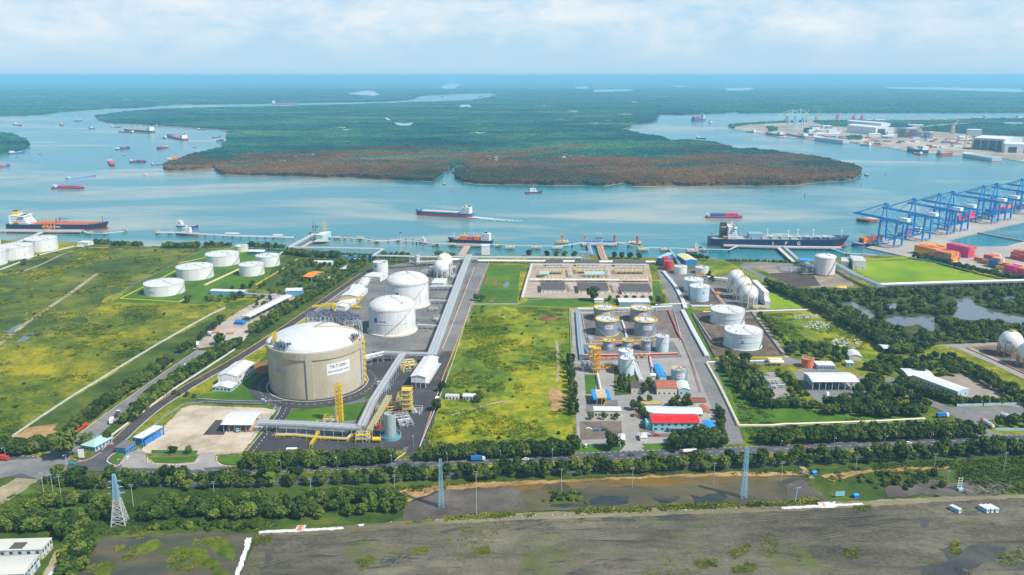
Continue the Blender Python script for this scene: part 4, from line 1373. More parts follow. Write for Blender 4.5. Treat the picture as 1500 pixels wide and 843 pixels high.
def rack(name,label,px,wd,h,npipe=4,levels=1,sp=8.0,fm=None,pm=None,pr=.28,cat='pipe rack',group=None,rail=None,deck=False,lev=2.2):
 P=[G(p[0],p[1],h)for p in px]
 P=[Vector((p.x,p.y,0))for p in P]
 o_=P[0].copy()
 t=thing(name,label,cat,(o_.x,o_.y,0),0,group)
 P=[p-o_ for p in P]
 fm,pm=fm or LSTEEL,pm or PIPE
 A,B=offset_line(P,-wd/2),offset_line(P,wd/2)
 b=MB()
 for i in range(len(P)-1):
  n=max(1,int(round((P[i+1]-P[i]).length/sp)))
  for k in range(n+(1 if i==len(P)-2 else 0)):
   p,q=A[i].lerp(A[i+1],k/n),B[i].lerp(B[i+1],k/n)
   b.bar((p.x,p.y,0),(p.x,p.y,h+.5),.32)
   b.bar((q.x,q.y,0),(q.x,q.y,h+.5),.32)
   for v in range(levels):
    z=h-.2-v*lev
    b.bar((p.x,p.y,z),(q.x,q.y,z),.3)
   if k%4==0:
    p2,q2=A[i].lerp(A[i+1],min(1,(k+1)/n)),B[i].lerp(B[i+1],min(1,(k+1)/n))
    b.bar((p.x,p.y,0),(p2 .x,p2 .y,h-.2),.16)
    b.bar((q.x,q.y,0),(q2 .x,q2 .y,h-.2),.16)
  for S in(A,B):
   b.bar((S[i].x,S[i].y,h-.2),(S[i+1].x,S[i+1].y,h-.2),.28)
   if rail:
    pass
 b.build('frame',fm,t)
 if deck:
  b=MB()
  strip_mesh(b,P,-wd/2,wd/2,h-.05,None)
  b.build('walkway',deck,t)
 for v in range(levels):
  z=h+.15-v*lev
  for k in range(npipe):
   off=-wd/2+wd*(k+.7)/(npipe+.4)
   Q=offset_line(P,off)
   rr=pr*(1.35 if k%3==1 else.8 if k%3==2 else 1)
   MB().path([(p.x,p.y,z+rr)for p in Q],rr,6).build('pipe',pm[(k+v)%len(pm)]if isinstance(pm,(list,tuple))else pm,t)
 if rail:
  b=MB()
  for S in(A,B):
   for i in range(len(S)-1):
    for zz in(.6,1.2):
     b.bar((S[i].x,S[i].y,h+zz),(S[i+1].x,S[i+1].y,h+zz),.1)
    n=max(1,int((S[i+1]-S[i]).length/2.5))
    for k in range(n+1):
     p=S[i].lerp(S[i+1],k/n)
     b.bar((p.x,p.y,h),(p.x,p.y,h+1.2),.09)
  b.build('handrail',rail,t)
 return t
def lattice(b,x0,y0,x1,y1,z0,z1,n,w0=.3,br=.16,taper=1.0):
 cx,cyy=(x0+x1)/2,(y0+y1)/2
 def cor(f):
  s=1+(taper-1)*f
  return[(cx+(x-cx)*s,cyy+(y-cyy)*s,z0+(z1-z0)*f)for x,y in((x0,y0),(x1,y0),(x1,y1),(x0,y1))]
 for i in range(n):
  a,c=cor(i/n),cor((i+1)/n)
  for k in range(4):
   b.bar(a[k],c[k],w0)
   b.bar(a[k],c[(k+1)%4],br)
   b.bar(a[(k+1)%4],c[k],br)
   b.bar(c[k],c[(k+1)%4],br)
ct,rt,ht=tank_geo(399,536,496,586)
RC=Vector((ct.x,ct.y,0))
ring=[RC+Vector(((rt+9.5)*math.cos(a),(rt+9.5)*math.sin(a),0))for a in[2*PI*i/96 for i in range(97)]]
b=MB();strip_mesh(b,ring,-7.5,9.2,lay());b.build('ring_road',ASPH)['kind']='structure'
dashes('road_marking',ring,0,.3,PAINT,2.5,3.5)
ring3=[RC+Vector(((rt+3.2)*math.cos(a),(rt+3.2)*math.sin(a),0))for a in[2*PI*i/96 for i in range(97)]]
b=MB();strip_mesh(b,ring3,-.25,.25,lay());b.build('road_marking',PAINT)['kind']='structure'
LNGC=gmat('tank_concrete',[(.32,(.37,.325,.235)),(.5,(.46,.41,.31)),(.68,(.53,.49,.40))],.05,.4,2.0,w=(.45,.35,.2),stretch=(1,1,.25),rough=.85,gain=1.35,patch=[(.05,.55,.72,(.46,.34,.19)),(.04,.57,.7,(.50,.49,.46),(1,1,.6)),(.3,.64,.85,(.30,.255,.19),(1,1,.05))])
fa=facing(RC)
t=thing('concrete_tank','huge beige concrete gas tank with white dome inside the ring road','storage tank',(RC.x,RC.y,0))
b=MB()
pf=[(rt,.0)]
pf+=[(rt,ht)]
b.lathe(pf,96)
b.build('shell',LNGC,t)
b=MB()
b.lathe([(rt+.05,ht-6.5),(rt+.9,ht-6.0),(rt+.9,ht),(rt-1.6,ht+.02)],96,smooth=False)
for i in range(120):
 a=2*PI*i/120
 b.box((rt+.95)*math.cos(a),(rt+.95)*math.sin(a),ht-2.8,.22,.5,5.4,a)
b.build('ring_beam',LNGC,t)
bm_=MB().box(0,0,ht/2,1.5,5.2,ht-.4).mesh('buttress',LNGC)
for q in(-9,81,171,261):
 a=fa+R(q)
 link_mesh('buttress',bm_,t,((rt+.35)*math.cos(a),(rt+.35)*math.sin(a),0),a)
b=MB()
rs=rt-3.0
b.lathe([(rs*math.cos(x),ht-.6+10.5*math.sin(x)**.9)for x in[PI/2*i/14 for i in range(14)]]+[(.01,ht+9.9)],96)
b.build('dome',mat('dome_white',(.62,.64,.65),.55,.12,.1),t)
b=MB();b.lathe([(rt-3.4,ht+.05),(rt-1.2,ht+.06)],96);b.build('roof_walkway',mat('roof_deck',(.62,.63,.64),.7,.15,.5),t)
b=MB();rail_ring(b,rt-.2,ht,110,1.2,.16);b.build('handrail',mat('pale_rail',(.55,.60,.55),.5,.1,.5),t)
b=MB();rail_ring(b,rt-5.5,ht+2.2,60,1.2,.14);b.build('dome_handrail',RAIL,t)
def dome_z(r):
 x=math.acos(min(1,r/rs));return ht-.6+10.5*math.sin(x)**.9
for a in(fa+R(150),fa+R(95)):
 b=MB()
 for k in range(14):
  r0,r1=rs*(k/14),rs*((k+1)/14)
  for s in(-.6,.6):
   n_=Vector((-math.sin(a),math.cos(a)))*s
   b.bar((r0*math.cos(a)+n_.x,r0*math.sin(a)+n_.y,dome_z(r0)+1.2),(r1*math.cos(a)+n_.x,r1*math.sin(a)+n_.y,dome_z(r1)+1.2),.13)
  b.bar((r0*math.cos(a),r0*math.sin(a),dome_z(r0)+.25),(r1*math.cos(a),r1*math.sin(a),dome_z(r1)+.25),1.1,.1)
 b.build('dome_stair',RAIL if a<fa+R(120)else GREY,t)
def platform(name,a0,a1,r0,r1,z,fm,seed,dens):
 rr=random.Random(seed)
 b=MB()
 n=max(3,int(abs(a1-a0)*rt/5.5))
 for i in range(n+1):
  a=a0+(a1-a0)*i/n
  for q in(r0,(r0+r1)/2,r1):
   b.bar((q*math.cos(a),q*math.sin(a),ht-.5),(q*math.cos(a),q*math.sin(a),z),.38)
  b.bar((r0*math.cos(a),r0*math.sin(a),z),(r1*math.cos(a),r1*math.sin(a),z),.35)
  b.bar((r0*math.cos(a),r0*math.sin(a),z-4),(r1*math.cos(a),r1*math.sin(a),z-4),.3)
  if i<n:
   c=a0+(a1-a0)*(i+1)/n
   for q in(r0,(r0+r1)/2,r1):
    for zz in(z,z-4,z+1.2):
     b.bar((q*math.cos(a),q*math.sin(a),zz),(q*math.cos(c),q*math.sin(c),zz),.26 if zz<=z else.13)
   b.bar((r1*math.cos(a),r1*math.sin(a),ht),(r1*math.cos(c),r1*math.sin(c),z-.3),.18)
   b.bar((r0*math.cos(a),r0*math.sin(a),ht),(r0*math.cos(c),r0*math.sin(c),z-.3),.18)
 b.build('platform_frame',fm,t)
 b=MB();cyl_panel(b,r0,a0,a1,z-.3,z-.05,r1-r0,10);b.build('platform_deck',DSTEEL,t)
 b=MB()
 for i in range(int(dens*1.9)):
  a=a0+(a1-a0)*rr.random()
  q=r0+(r1-r0)*rr.random()
  hh=rr.uniform(.6,2.6)
  if i%3==0:
   b.tube((q*math.cos(a),q*math.sin(a),z),(q*math.cos(a),q*math.sin(a),z+hh*1.5),.35,6)
  elif i%3==1:
   b.box(q*math.cos(a),q*math.sin(a),z+hh/2,rr.uniform(.8,2.2),rr.uniform(.8,2),hh,a)
  else:
   c=a+rr.uniform(.03,.1)
   b.tube((q*math.cos(a),q*math.sin(a),z+hh),(q*math.cos(c),q*math.sin(c),z+hh),.25,6)
 b.bar(((r0+r1)/2*math.cos(a0),(r0+r1)/2*math.sin(a0),z+.1),((r0+r1)/2*math.cos(a1),(r0+r1)/2*math.sin(a1),z+.1),1.5,.2)
 b.build('platform_equipment',mat('platform_gear',(.17,.18,.25),.5,.5,.35),t)
platform('p',fa+R(100),fa+R(168),rt*.66,rt*1.03,ht+12,LSTEEL,5,300)
platform('p',fa+R(168),fa+R(190),rt*.80,rt*1.03,ht+10,LSTEEL,8,50)
platform('p',fa+R(54),fa+R(72),rt*.82,rt*.97,ht+3,RAIL,9,40)
platform('p',fa-R(60),fa-R(38),rt*.80,rt*.98,ht+3,BSTEEL,10,60)
b=MB();a=fa-R(72);x,y=rt*.86*math.cos(a),rt*.86*math.sin(a)
lattice(b,x-1.4,y-1.4,x+1.4,y+1.4,ht,ht+11,5,.45,.25)
b.build('roof_ladder_tower',YEL,t)
b=MB();a=fa+R(150);x,y=rt*.93*math.cos(a),rt*.93*math.sin(a)
b.tube((x,y,ht),(x,y,ht+19),1.1,10)
b.box(x,y,ht+19.5,3.2,3.2,3.0)
b.bar((x,y,ht+20),(x-21,y+3,ht+17.5),1.5,2.0)
b.bar((x,y,ht+21.5),(x-12,y+2,ht+20),.9)
b.build('roof_crane',YEL,t)
b=MB()
for k in range(8):
 z=ht*(k+.7)/8.2
 for(q0,q1)in((69,75),):
  a0,a1=fa+R(q0),fa+R(q1)
  for q in(rt+.3,rt+2.6):
   b.bar((q*math.cos(a0),q*math.sin(a0),z),(q*math.cos(a1),q*math.sin(a1),z),.5,.4)
   b.bar((q*math.cos(a0),q*math.sin(a0),z+1.2),(q*math.cos(a1),q*math.sin(a1),z+1.2),.2)
  b.bar(((rt+1.5)*math.cos(a0),(rt+1.5)*math.sin(a0),z),((rt+1.5)*math.cos(a1),(rt+1.5)*math.sin(a1),z),2.4,.15)
  b.bar(((rt+1.8)*math.cos(a0),(rt+1.8)*math.sin(a0),z),((rt+1.8)*math.cos(a1),(rt+1.8)*math.sin(a1),z+ht/8.2),.9,.2)
for q0 in(69,75):
 a0=fa+R(q0)
 b.bar(((rt+2.6)*math.cos(a0),(rt+2.6)*math.sin(a0),0),((rt+2.6)*math.cos(a0),(rt+2.6)*math.sin(a0),ht+1),.3)
b.build('stair_tower',RAIL,t)
b=MB()
a=fa+R(66)
for k in range(3):
 q=a+k*.035
 b.tube(((rt+1)*math.cos(q),(rt+1)*math.sin(q),.5),((rt+1)*math.cos(q),(rt+1)*math.sin(q),ht+3),.45,8)
b.build('riser_pipe',PIPE,t)
MB().lathe([(rt+1.6,.02),(rt+1.6,.8),(rt,.85)],96,smooth=False).build('base_ring',mat('dark_plinth',(.10,.09,.08),.8,.2,.5),t)
a=fa+R(26)
b=MB();cyl_panel(b,rt+.1,a-10.6/rt,a+10.6/rt,ht*.615-4.9,ht*.615+4.9,.1,10)
s_=b.build('sign',WHITEC,t)
INK=mat('navy_lettering',(.05,.06,.12),.6,.1,1)
link_mesh('lettering',bend(text_mesh('TS-T-0201',3.7,INK),rt+.24,a,ht*.615+2.1),s_)
link_mesh('lettering',bend(text_mesh('LNG STORAGE TANK',2.0,INK),rt+.24,a,ht*.615-2.0),s_)
a=fa-R(48)
link_mesh('lettering',bend(text_mesh('PV GAS LNG',3.0,mat('faded_blue_lettering',(.22,.42,.60),.7,.2,1)),rt+.05,a,ht*.60),t)
b=MB();cyl_panel(b,rt+.03,a-.16,a+.17,ht*.555-.35,ht*.555+.35,.04,10)
b.build('red_stripe',mat('faded_red',(.55,.16,.10),.7,.2,1),t)
tank('domed_tank','large white domed tank right behind the concrete tank, nearest of the pair',541,610,448,494,roof='dome',rise=.40,stair=(-24,52,LSTEEL),logo=(-44,.62,4.2,5.2,BLUE),base=(CREAM,2.2,1.4),band=(WHITE,.5),sign=(-24,.60,15,2.4,[('PV GAS',2.4,0)],BLUE,WHITE))
tank('domed_tank','large white domed tank partly hidden behind the nearer white domed tank',566,629,411,454,roof='dome',rise=.40,stair=(-12,60,LSTEEL),logo=(-28,.60,4.0,5,BLUE),base=(CREAM,2.0,1.2),band=(GREY,.95))
tank('slim_tank','slim white tank with blue mark near the shore, left of the domed tanks',547,569,383.5,401.5,logo=(-40,.7,3.0,3.0,BLUE),rise=.12)
tank('vertical_vessel','slender pale grey vessel on a skirt beside the left spheres',608,615,374,388,GREY and mat('pale_grey_paint',(.55,.57,.58),.5,.1,.4),rise=.3,rail=False)
sphere_tank('spherical_tank','white sphere behind the other one of the left pair by the pipe rack',651.5,382,11.4,401,nleg=9)
sphere_tank('spherical_tank','white sphere standing in front of its twin beside the tall pipe rack',646.5,391.5,11.2,405.5,nleg=9)
for i,(xl,xr,yr,yb,lab)in enumerate([(-22,3,353,378,'sliver of a white tank behind the others at the left edge'),(40,84,349,369.5,'broad white tank farthest right of the group at the left edge'),(0,48,360,381.5,'broad white tank in the middle of the group at the left edge'),(-34,9.5,368,391,'white tank cut by the left edge of the view')]):
 tank('broad_tank',lab,xl,xr,yr,yb,rise=.05,stair=(-60,-15,WHITE)if i else None,group=None,logo=(28,.35,2.2,1.4,GREY)if i else None)
for i,(xl,xr,yr,yb,lab,lg)in enumerate([(345,364,360,370,'small beige tank farthest from the camera in the left tank farm',0),(303,351,371.5,391,'largest white tank at the back of the left tank farm',0),(376,410,374,392,'white tank rightmost in the left tank farm behind another one',0),(261,313,390,411.5,'white tank between two others in the left tank farm',0),(351.5,387.5,387,405.5,'small white tank in front of the rightmost tank of the left farm',0),(214,270.5,414,435,'white tank with red lettering at the front left of the left farm',1)]):
 tank('broad_tank',lab,xl,xr,yr,yb,sm=CREAM if i==0 else WHITE,rise=.07,stair=(30,85,GREY)if i else None,sign=(-38,.45,8,2.6,[('PETEC',2.2,0)],RED,WHITE)if lg else None,base=(GREY,.7,.4))
CORR=mat('corrugated_blue_grey',(.30,.37,.44),.45,.12,.3,metal=.15,streak=True,dirt=(.30,.30,.30))
FLOATR=mat('floating_roof',(.60,.62,.64),.55,.12,.3)
SG=[('PVOIL',2.2,.1)]
SGR=mat('red_lettering',(.72,.04,.05),.5,.1,1)
for i,(xl,xr,yr,yb,st,lab)in enumerate([(869.7,900.8,450,472,(-30,-80),'blue grey ribbed tank at the back left of the four yellow rimmed tanks'),(922.9,953.7,450.6,474,(60,100),'blue grey ribbed tank at the back right of the four yellow rimmed tanks'),(872,905,467,493.6,(0,-88),'blue grey ribbed tank with red lettered sign at the front left of the four'),(928.5,961,468,494.5,(15,80),'blue grey ribbed tank with red lettered sign at the front right of the four')]):
 tank('floating_roof_tank',lab,xl,xr,yr,yb,CORR,FLOATR,'float',rim=YEL,stair=st+(mat('stair_brown',(.30,.27,.20),.6,.2,.5),),ribs=44,sign=(12 if i else 8,.62,8.6,4.3,SG,SGR,WHITEC),base=(YEL,.8,.4))
for i,(xl,xr,yr,yb,lab)in enumerate([(882.7,899.4,498,514,'small blue grey tank with yellow rim, leftmost of the short row'),(911,926.5,498,511,'small blue grey tank with yellow rim between two small tanks'),(939,955,497.6,515,'small blue grey tank with plain rim beside the pale blue tank')]):
 tank('small_tank',lab,xl,xr,yr,yb,CORR,FLOATR,'float',rim=YEL if i<2 else LSTEEL,ribs=24,sign=(16,.52,4.6,2.3,[('PVOIL',1.2,.05)],SGR,WHITEC),stair=(-70,-30,YEL))
PBLUE=mat('pale_blue_tank',(.50,.64,.72),.45,.08,.2,streak=True,dirt=(.55,.55,.50))
tank('pale_blue_tank','pale blue tank with white top at the right end of the short row',960,979,492,517,PBLUE,WHITEC,rise=.14,stair=(-50,10,mat('stair_brown',(.30,.27,.20),.6,.2,.5)),sign=(20,.62,5.4,2.7,[('PVOIL',1.5,.1)],SGR,WHITE))
tank('pale_blue_tank','pale blue tank with white top half hidden behind its twin',904.8,926.5,513,545,PBLUE,WHITEC,rise=.13,rim=None)
tank('pale_blue_tank','pale blue tank with curving stair standing before its twin on grass',907,928.7,524,551.5,PBLUE,WHITEC,rise=.13,stair=(-40,45,mat('stair_brown',(.30,.27,.20),.6,.2,.5)),sign=(38,.70,4.6,2.6,[('PVOIL',1.4,.1)],SGR,PBLUE))
tank('tan_topped_tank','grey blue tank with tan top beside the long blue roof',982,1004.5,539.6,561.7,mat('grey_blue_tank',(.30,.46,.58),.5,.12,.3,streak=True),mat('tan_roof',(.52,.42,.27),.8,.25,.3),rise=.06,sign=(18,.55,7.5,3.6,[('PVOIL',2.1,0)],SGR,WHITEC),stair=(60,110,GREY))
tank('diked_tank','pale blue white tank behind its neighbour inside the long brown dike',1040,1089,453,478.5,mat('blue_white_tank',(.58,.68,.72),.5,.07,.2,streak=True,dirt=(.42,.36,.26)),WHITE,rise=.07,band=(mat('rust_band',(.50,.45,.36),.7,.2,.5),.5,.86),stair=(50,85,GREY),base=(WHITE,.8,.5))
tank('diked_tank','pale blue white tank with blue emblem at the front of the long brown dike',1059.6,1114,483,514,mat('blue_white_tank',(),0)if 'blue_white_tank' not in MATS else MATS['blue_white_tank'],WHITE,rise=.07,band=(mat('rust_band',(),0)if 'rust_band' not in MATS else MATS['rust_band'],.5,.86),logo=(0,.52,2.8,2.8,BLUE),stair=(60,100,GREY),base=(WHITE,.8,.5))
tank('paired_tank','pale blue tank half hidden behind its twin left of the spheres',1001,1029,409,430,PBLUE,WHITEC,rise=.1,logo=(25,.62,2.0,2.0,BLUE))
tank('paired_tank','pale blue tank with small blue emblem in front of its twin left of the spheres',1009,1038,419,443,PBLUE,WHITEC,rise=.1,logo=(25,.66,2.0,2.0,BLUE),stair=(-50,-95,GREY))
tank('short_tank','short white tank with cone top beside the two red tanks',986.6,1006,390,402.5,rise=.16,rim=None)
tank('short_tank','short white tank with cone top right of the red tanks and alone',1018,1038,391.5,402.5,rise=.14,rim=None)
tank('red_tank','bright red tank behind its twin near the shore',969,982,377,391,REDT,REDT,rise=.12,rim=None)
tank('red_tank','bright red tank in front of its twin near the shore',972,985.8,382.5,396,REDT,REDT,rise=.12,rim=None)
tank('orange_tank','weathered orange red tank beside the small depot office',1173.3,1191,525,540.4,mat('weathered_orange',(.66,.17,.06),.6,.15,.3,streak=True,dirt=(.45,.22,.2)),mat('orange_roof_paint',(.62,.20,.05),.6,.2,.3),rise=.05,stair=(-40,20,ORG))
tank('tall_domed_tank','tall white domed tank with rusty foot beside the blue lattice rack',1191.5,1221.6,376,405,WHITE,WHITEC,'dome',.25,stair=(20,75,mat('stair_brown',(),0)),base=(mat('rust_foot',(.30,.17,.09),.8,.3,.5),.8,1.6),rim=None)
sphere_tank('spherical_tank','white sphere farthest back of the three beside the white stepped wall',1076.6,406.5,11.8,428,nleg=10)
sphere_tank('spherical_tank','white sphere in the middle of the three beside the white stepped wall',1086.6,417.5,12.7,438,nleg=10)
sphere_tank('spherical_tank','white sphere at the front of the three beside the white stepped wall',1095.5,430,13.4,448.5,nleg=10)
RUSTY=mat('rusty_leg',(.42,.26,.15),.8,.25,.6)
sphere_tank('spherical_tank','white sphere on rusty legs over the dark pad at the right',1477.7,500.5,16.2,521,legm=RUSTY,nleg=10,stair=False,sign=('VT GAS',2.6,-20))
sphere_tank('spherical_tank','white sphere cut by the right edge of the view',1505,516,15.5,537,legm=RUSTY,nleg=10,stair=False)
def bullet(name,label,x0,x1,y,r,m,group=None):
 a,c=G(x0,y),G(x1,y)
 L=(c-a).length
 t=thing(name,label,'gas bullet',(a.x,a.y,0),yaw(a,c),group)
 z=r+1.3
 b=MB()
 pr=[(.01,0)]+[(r*math.sin(q),r*.6*(1-math.cos(q)))for q in(.4,.8,1.2,PI/2)]
 prof=pr+[(rr_,L-zz)for rr_,zz in reversed(pr)]
 n=18
 vs=[(zz,rr_*math.cos(2*PI*i/n),z+rr_*math.sin(2*PI*i/n))for rr_,zz in prof for i in range(n)]
 b.add(vs,[(k*n+i,k*n+(i+1)%n,(k+1)*n+(i+1)%n,(k+1)*n+i)for k in range(len(prof)-1)for i in range(n)],True)
 b.build('shell',m,t)
 for u in(.2,.5,.8):
  MB().box(L*u,0,z/2-.3,.6,r*1.3,z-.6).build('saddle',CONCW,t)
 MB().tube((L/2,0,z+r),(L/2,0,z+r+.9),.35,8).build('valve',LSTEEL,t)
CRM=mat('cream_vessel',(.72,.66,.46),.45,.08,.4)
bullet('gas_bullet','cream horizontal vessel, rear one of the two by the lawn corner',1123,1145,531.5,1.8,CRM)
bullet('gas_bullet','cream horizontal vessel, front one of the two by the lawn corner',1125,1148,535.5,1.9,CRM)
c,r,h=tank_geo(563.8,581,605.5,644.5)
t=thing('process_stack','tall grey green cylinder standing in a round blue basin by the plant gate','vaporiser',(c.x,c.y,0))
SGRN=mat('grey_green_steel',(.32,.43,.42),.5,.12,.3,streak=True)
MB().lathe([(r,0),(r,h)],40).lathe([(r,h),(r-.3,h),(r-.3,h-3)],40,smooth=False).build('shell',SGRN,t)
MB().lathe([(.01,h-3),(r-.3,h-3)],40).build('top_opening',mat('inner_grey',(.42,.38,.33),.8,.2,.3),t)
MB().lathe([(r+3.6,0),(r+3.6,2.8),(r+3.1,2.8),(r+3.1,.5),(r,.5)],40,smooth=False).build('basin',mat('basin_blue',(.16,.33,.42),.6,.15,.3),t)
b=MB()
for k in range(16):
 a=2*PI*k/16
 b.bar(((r+3.3)*math.cos(a),(r+3.3)*math.sin(a),.5),(r*math.cos(a),r*math.sin(a),3.4),.3)
b.build('brace',mat('basin_blue',(),0),t)
WB=[('f',5,1.2,2.6,1.6)]
building('warehouse','tall white gabled hall behind its low annex by the concrete tank',(320,564.5),(348,566),(339,544),top=550,roof='gable_v',rise=2.2,win=[('r',7,1.2,2.4,1.6),('r',3,6.0,5,.8,DSTEEL,'louvre')],plinth=(BLUEW,1.3))
building('warehouse_annex','low white gabled annex in front of the tall white hall',(311,573),(338.5,574.5),(319.2,565.4),top=567.5,roof='gable_v',rise=1.6,win=[('f',5,1.2,2.4,1.5),('r',3,1.2,2.2,1.5)],plinth=(BLUEW,1.3))
def gate_extra(t,w,d,h):
 MB().box(w-.2,d/2,h*.35,.3,d*.8,h*.6).build('side_wall',BLUE,t)
 MB().box(w*.35,1.5,1.4,w*.45,2.6,2.8).build('booth',mat('booth_blue',(.10,.26,.55),.5,.1,.5),t)
canopy('gate_portal','blue gate portal with white roof at the tanker yard',(197,653),(209.5,655),(213,634.5),6.3,'flat',0,WHITEC,BLUE,2,3,.5,'gate portal',fascia=(BLUE,1.0),extras=gate_extra,pw=.8)
building('guard_house','blue guard house with flat grey roof beside the plant entrance',(169,664.5),(185,666),(181,654.5),h=4.6,roof='flat',wm=mat('guard_house_blue',(.08,.28,.60),.5,.12,.4),rm=GRAV,win=[('f',4,1.0,1.6,2.0),('r',4,1.0,1.8,2.0)])
canopy('tanker_canopy','curved white canopy over the truck lanes of the pale concrete yard',(328,633.5),(369,634),(342.5,615.5),6.6,'arch_u',1.6,ROOFW,BSTEEL,6,2,1.5,extras=lambda t,w,d,h:[MB().box(w*(k+.5)/5,d/2,.35,1.6,d*.9,.7).build('island_kerb',mat('island_paint',(.55,.25,.12),.7,.2,.5),t)for k in range(5)])
def shed_extra(t,w,d,h):
 for k in range(3):
  MB().box(w*(k+.5)/3,-.05,2.2,w/3.6,.2,4.4).build('dark_bay_panel',DSTEEL,t)  # dark panels on the closed wall stand in for shaded open bays
 MB().box(w+1.6,d/2,4.2,3.0,d,.25).build('side_canopy',LSTEEL,t)
building('compressor_shed','white compressor shed with long gable roof beside the dark central road',(602.5,567.5),(623.5,568.5),(615.5,537.5),top=551.5,roof='gable_v',rise=1.3,ov=.7,win=[('r',8,1.2,2.2,2.2)],extras=shed_extra)
building('control_building','white service building with low roof left of the slim tank',(534,411),(557,413),(537,405),top=404.5,roof='flat',wm=WHITE,win=[('f',6,1.2,1.6,1.4)])
building('store','long white store with gable roof on the service road',(524,421),(536,421),(531,411),top=417,roof='gable_v',rise=1.2)
building('store','pale flat roofed store between two white halls on the service road',(513,428),(531,428),(516,422),top=423,roof='flat',wm=BLUEW,rm=mat('pale_grey_roof',(.60,.64,.68),.6,.1,.3))
building('workshop','largest white hall on the service road behind the concrete tank',(500,440),(524,441),(509,428),top=433.5,roof='gable_v',rise=1.4,win=[('r',4,1.2,1.8,1.5)])
building('workshop','white hall nearest the concrete tank along the service road',(487,455),(506,456),(497,443),top=449,roof='gable_v',rise=1.3)
building('substation','small grey blue equipment house by the white tanks',(575,449.5)if False else(632,421),(650,421.5),(634,414),top=415,roof='flat',wm=WHITE)
building('office','long white office with pale blue wall near the jetty approach',(459,389.5),(486,390),11,top=384.5,roof='gable_u',rise=1.4,wm=BLUEW,win=[('f',9,.9,1.5,1.6)])
building('pavilion','white roofed blue pavilion beside the small beige tank',(364.5,373),(386,373.5),13,top=368.5,roof='gable_u',rise=1.6,ov=1.2,wm=BLUE)
canopy('open_shed','open shed with bright orange roof among the trees',(445,413),(457,414),(457,405),7.0,'gable_u',2.0,ORG,WHITE,3,3,1.0)
building('office','pale green office behind the orange shed',(472,416.5),(480,417),(478,408.5),top=411,roof='gable_v',rise=1.0,wm=mat('mint_wall',(.45,.64,.60),.6,.1,.4),win=[('f',3,.9,1.4,1.5)])
building('store','blue walled store with white roof south of the orange shed',(418.5,434.5),(442,434),14,top=426.5,roof='gable_u',rise=1.6,wm=mat('store_blue',(.14,.34,.62),.6,.12,.4))
building('house','cream house with gable roof next to the red tiled roof',(451.5,433),(461,433.5),(457,425),top=428.5,roof='gable_v',rise=1.2,wm=CREAM)
building('house','small house with red tiled roof by the plant road',(460,423),(471,422),8,h=3.4,roof='gable_u',rise=1.6,wm=CREAM,rm=TILE)
building('store','small grey roofed store by the trees north of the orange shed',(493.5,400.5),(503,401),(501,392),h=3.6,roof='gable_v',rise=1.2,rm=mat('grey_sheet_roof',(.52,.53,.54),.6,.15,.3))
building('long_store','long white roofed blue store at the edge of the truck yard',(308,431.5),(358,433),10,top=426.5,roof='gable_u',rise=1.0,wm=mat('store_blue',(),0))
building('hut','small white hut at the truck yard corner',(379,437.5),(386,438),5,h=3,roof='flat')
canopy('truck_canopy','long pale canopy over the loading lanes of the truck yard',(354.5,471),(367,472),(401,439),6.0,'gable_v',.8,mat('dusty_roof',(.62,.61,.58),.7,.15,.2),LSTEEL,2,9,1.0)
rack('pipe_bridge','white pipe bridge leading to the truck canopy',[(358,430),(410,433),(411,437)],3,5.5,3,sp=9)
building('gate_house_blue','blue kiosk by the entrance of the truck yard',(344,476),(356,477),6,h=3.4,roof='flat',wm=BLUE,rm=BLUE)
for(x,y,lab)in((317,492,'white tiered kiosk with orange top, left one in the truck yard'),(338,493.5,'white tiered kiosk with orange top, right one in the truck yard')):
 p=G(x,y)
 t=thing('fuel_kiosk',lab,'kiosk',(p.x,p.y,0),.2)
 MB().box(0,0,1.3,9.5,5.5,2.6).build('base',mat('kiosk_grey',(.50,.54,.58),.6,.15,.4),t)
 MB().box(0,0,3.6,7,4,1.8).build('cabin',BLUEW,t)
 MB().box(0,0,4.7,8.4,5.4,.3).build('roof',ORG,t)
 b=MB()
 for q in(-4,4):
  for r_ in(-2.3,2.3):
   b.bar((q,r_,2.6),(q,r_,4.6),.2)
 b.build('post',WHITE,t)
 if x<330:
  MB().box(-6,.5,4.3,4.5,5,.25).build('side_roof',ROOFW,t)
p=G(140,657)
building('visitor_house','house with pale green hip roof beside the plant entrance',(122,659),(140,662),(136,645),h=4.0,roof='hip',rise=2.6,ov=1.2,wm=BLUEW,rm=GREENR,win=[('f',4,.8,1.6,1.9),('r',5,.8,1.6,1.9)])
for i,(x0,x1,yb,yt,yk,lab)in enumerate([(792.5,827,429.5,424,420,'dark roofed valve house, front row, nearest the green lawn'),(847.5,891,430.5,425,420.5,'dark roofed valve house in the middle of the front row'),(911,954.5,432,426.5,422,'dark roofed valve house, front row, nearest the east road'),(800,824,391,387,386,'dark roofed valve house, back row, nearest the green lawn'),(844,878,391,387,386,'dark roofed valve house in the middle of the back row'),(901,947,391.5,387.5,386.5,'dark roofed valve house, back row, nearest the east road')]):
 building('valve_house',lab,(x0,yb),(x1,yb+.3),(x0+1,yk),top=yt,roof='mono',rise=.7,ov=.8,wm=WHITE,rm=DARKR,win=[('f',5,1.0,2.0,1.2,GREY)])
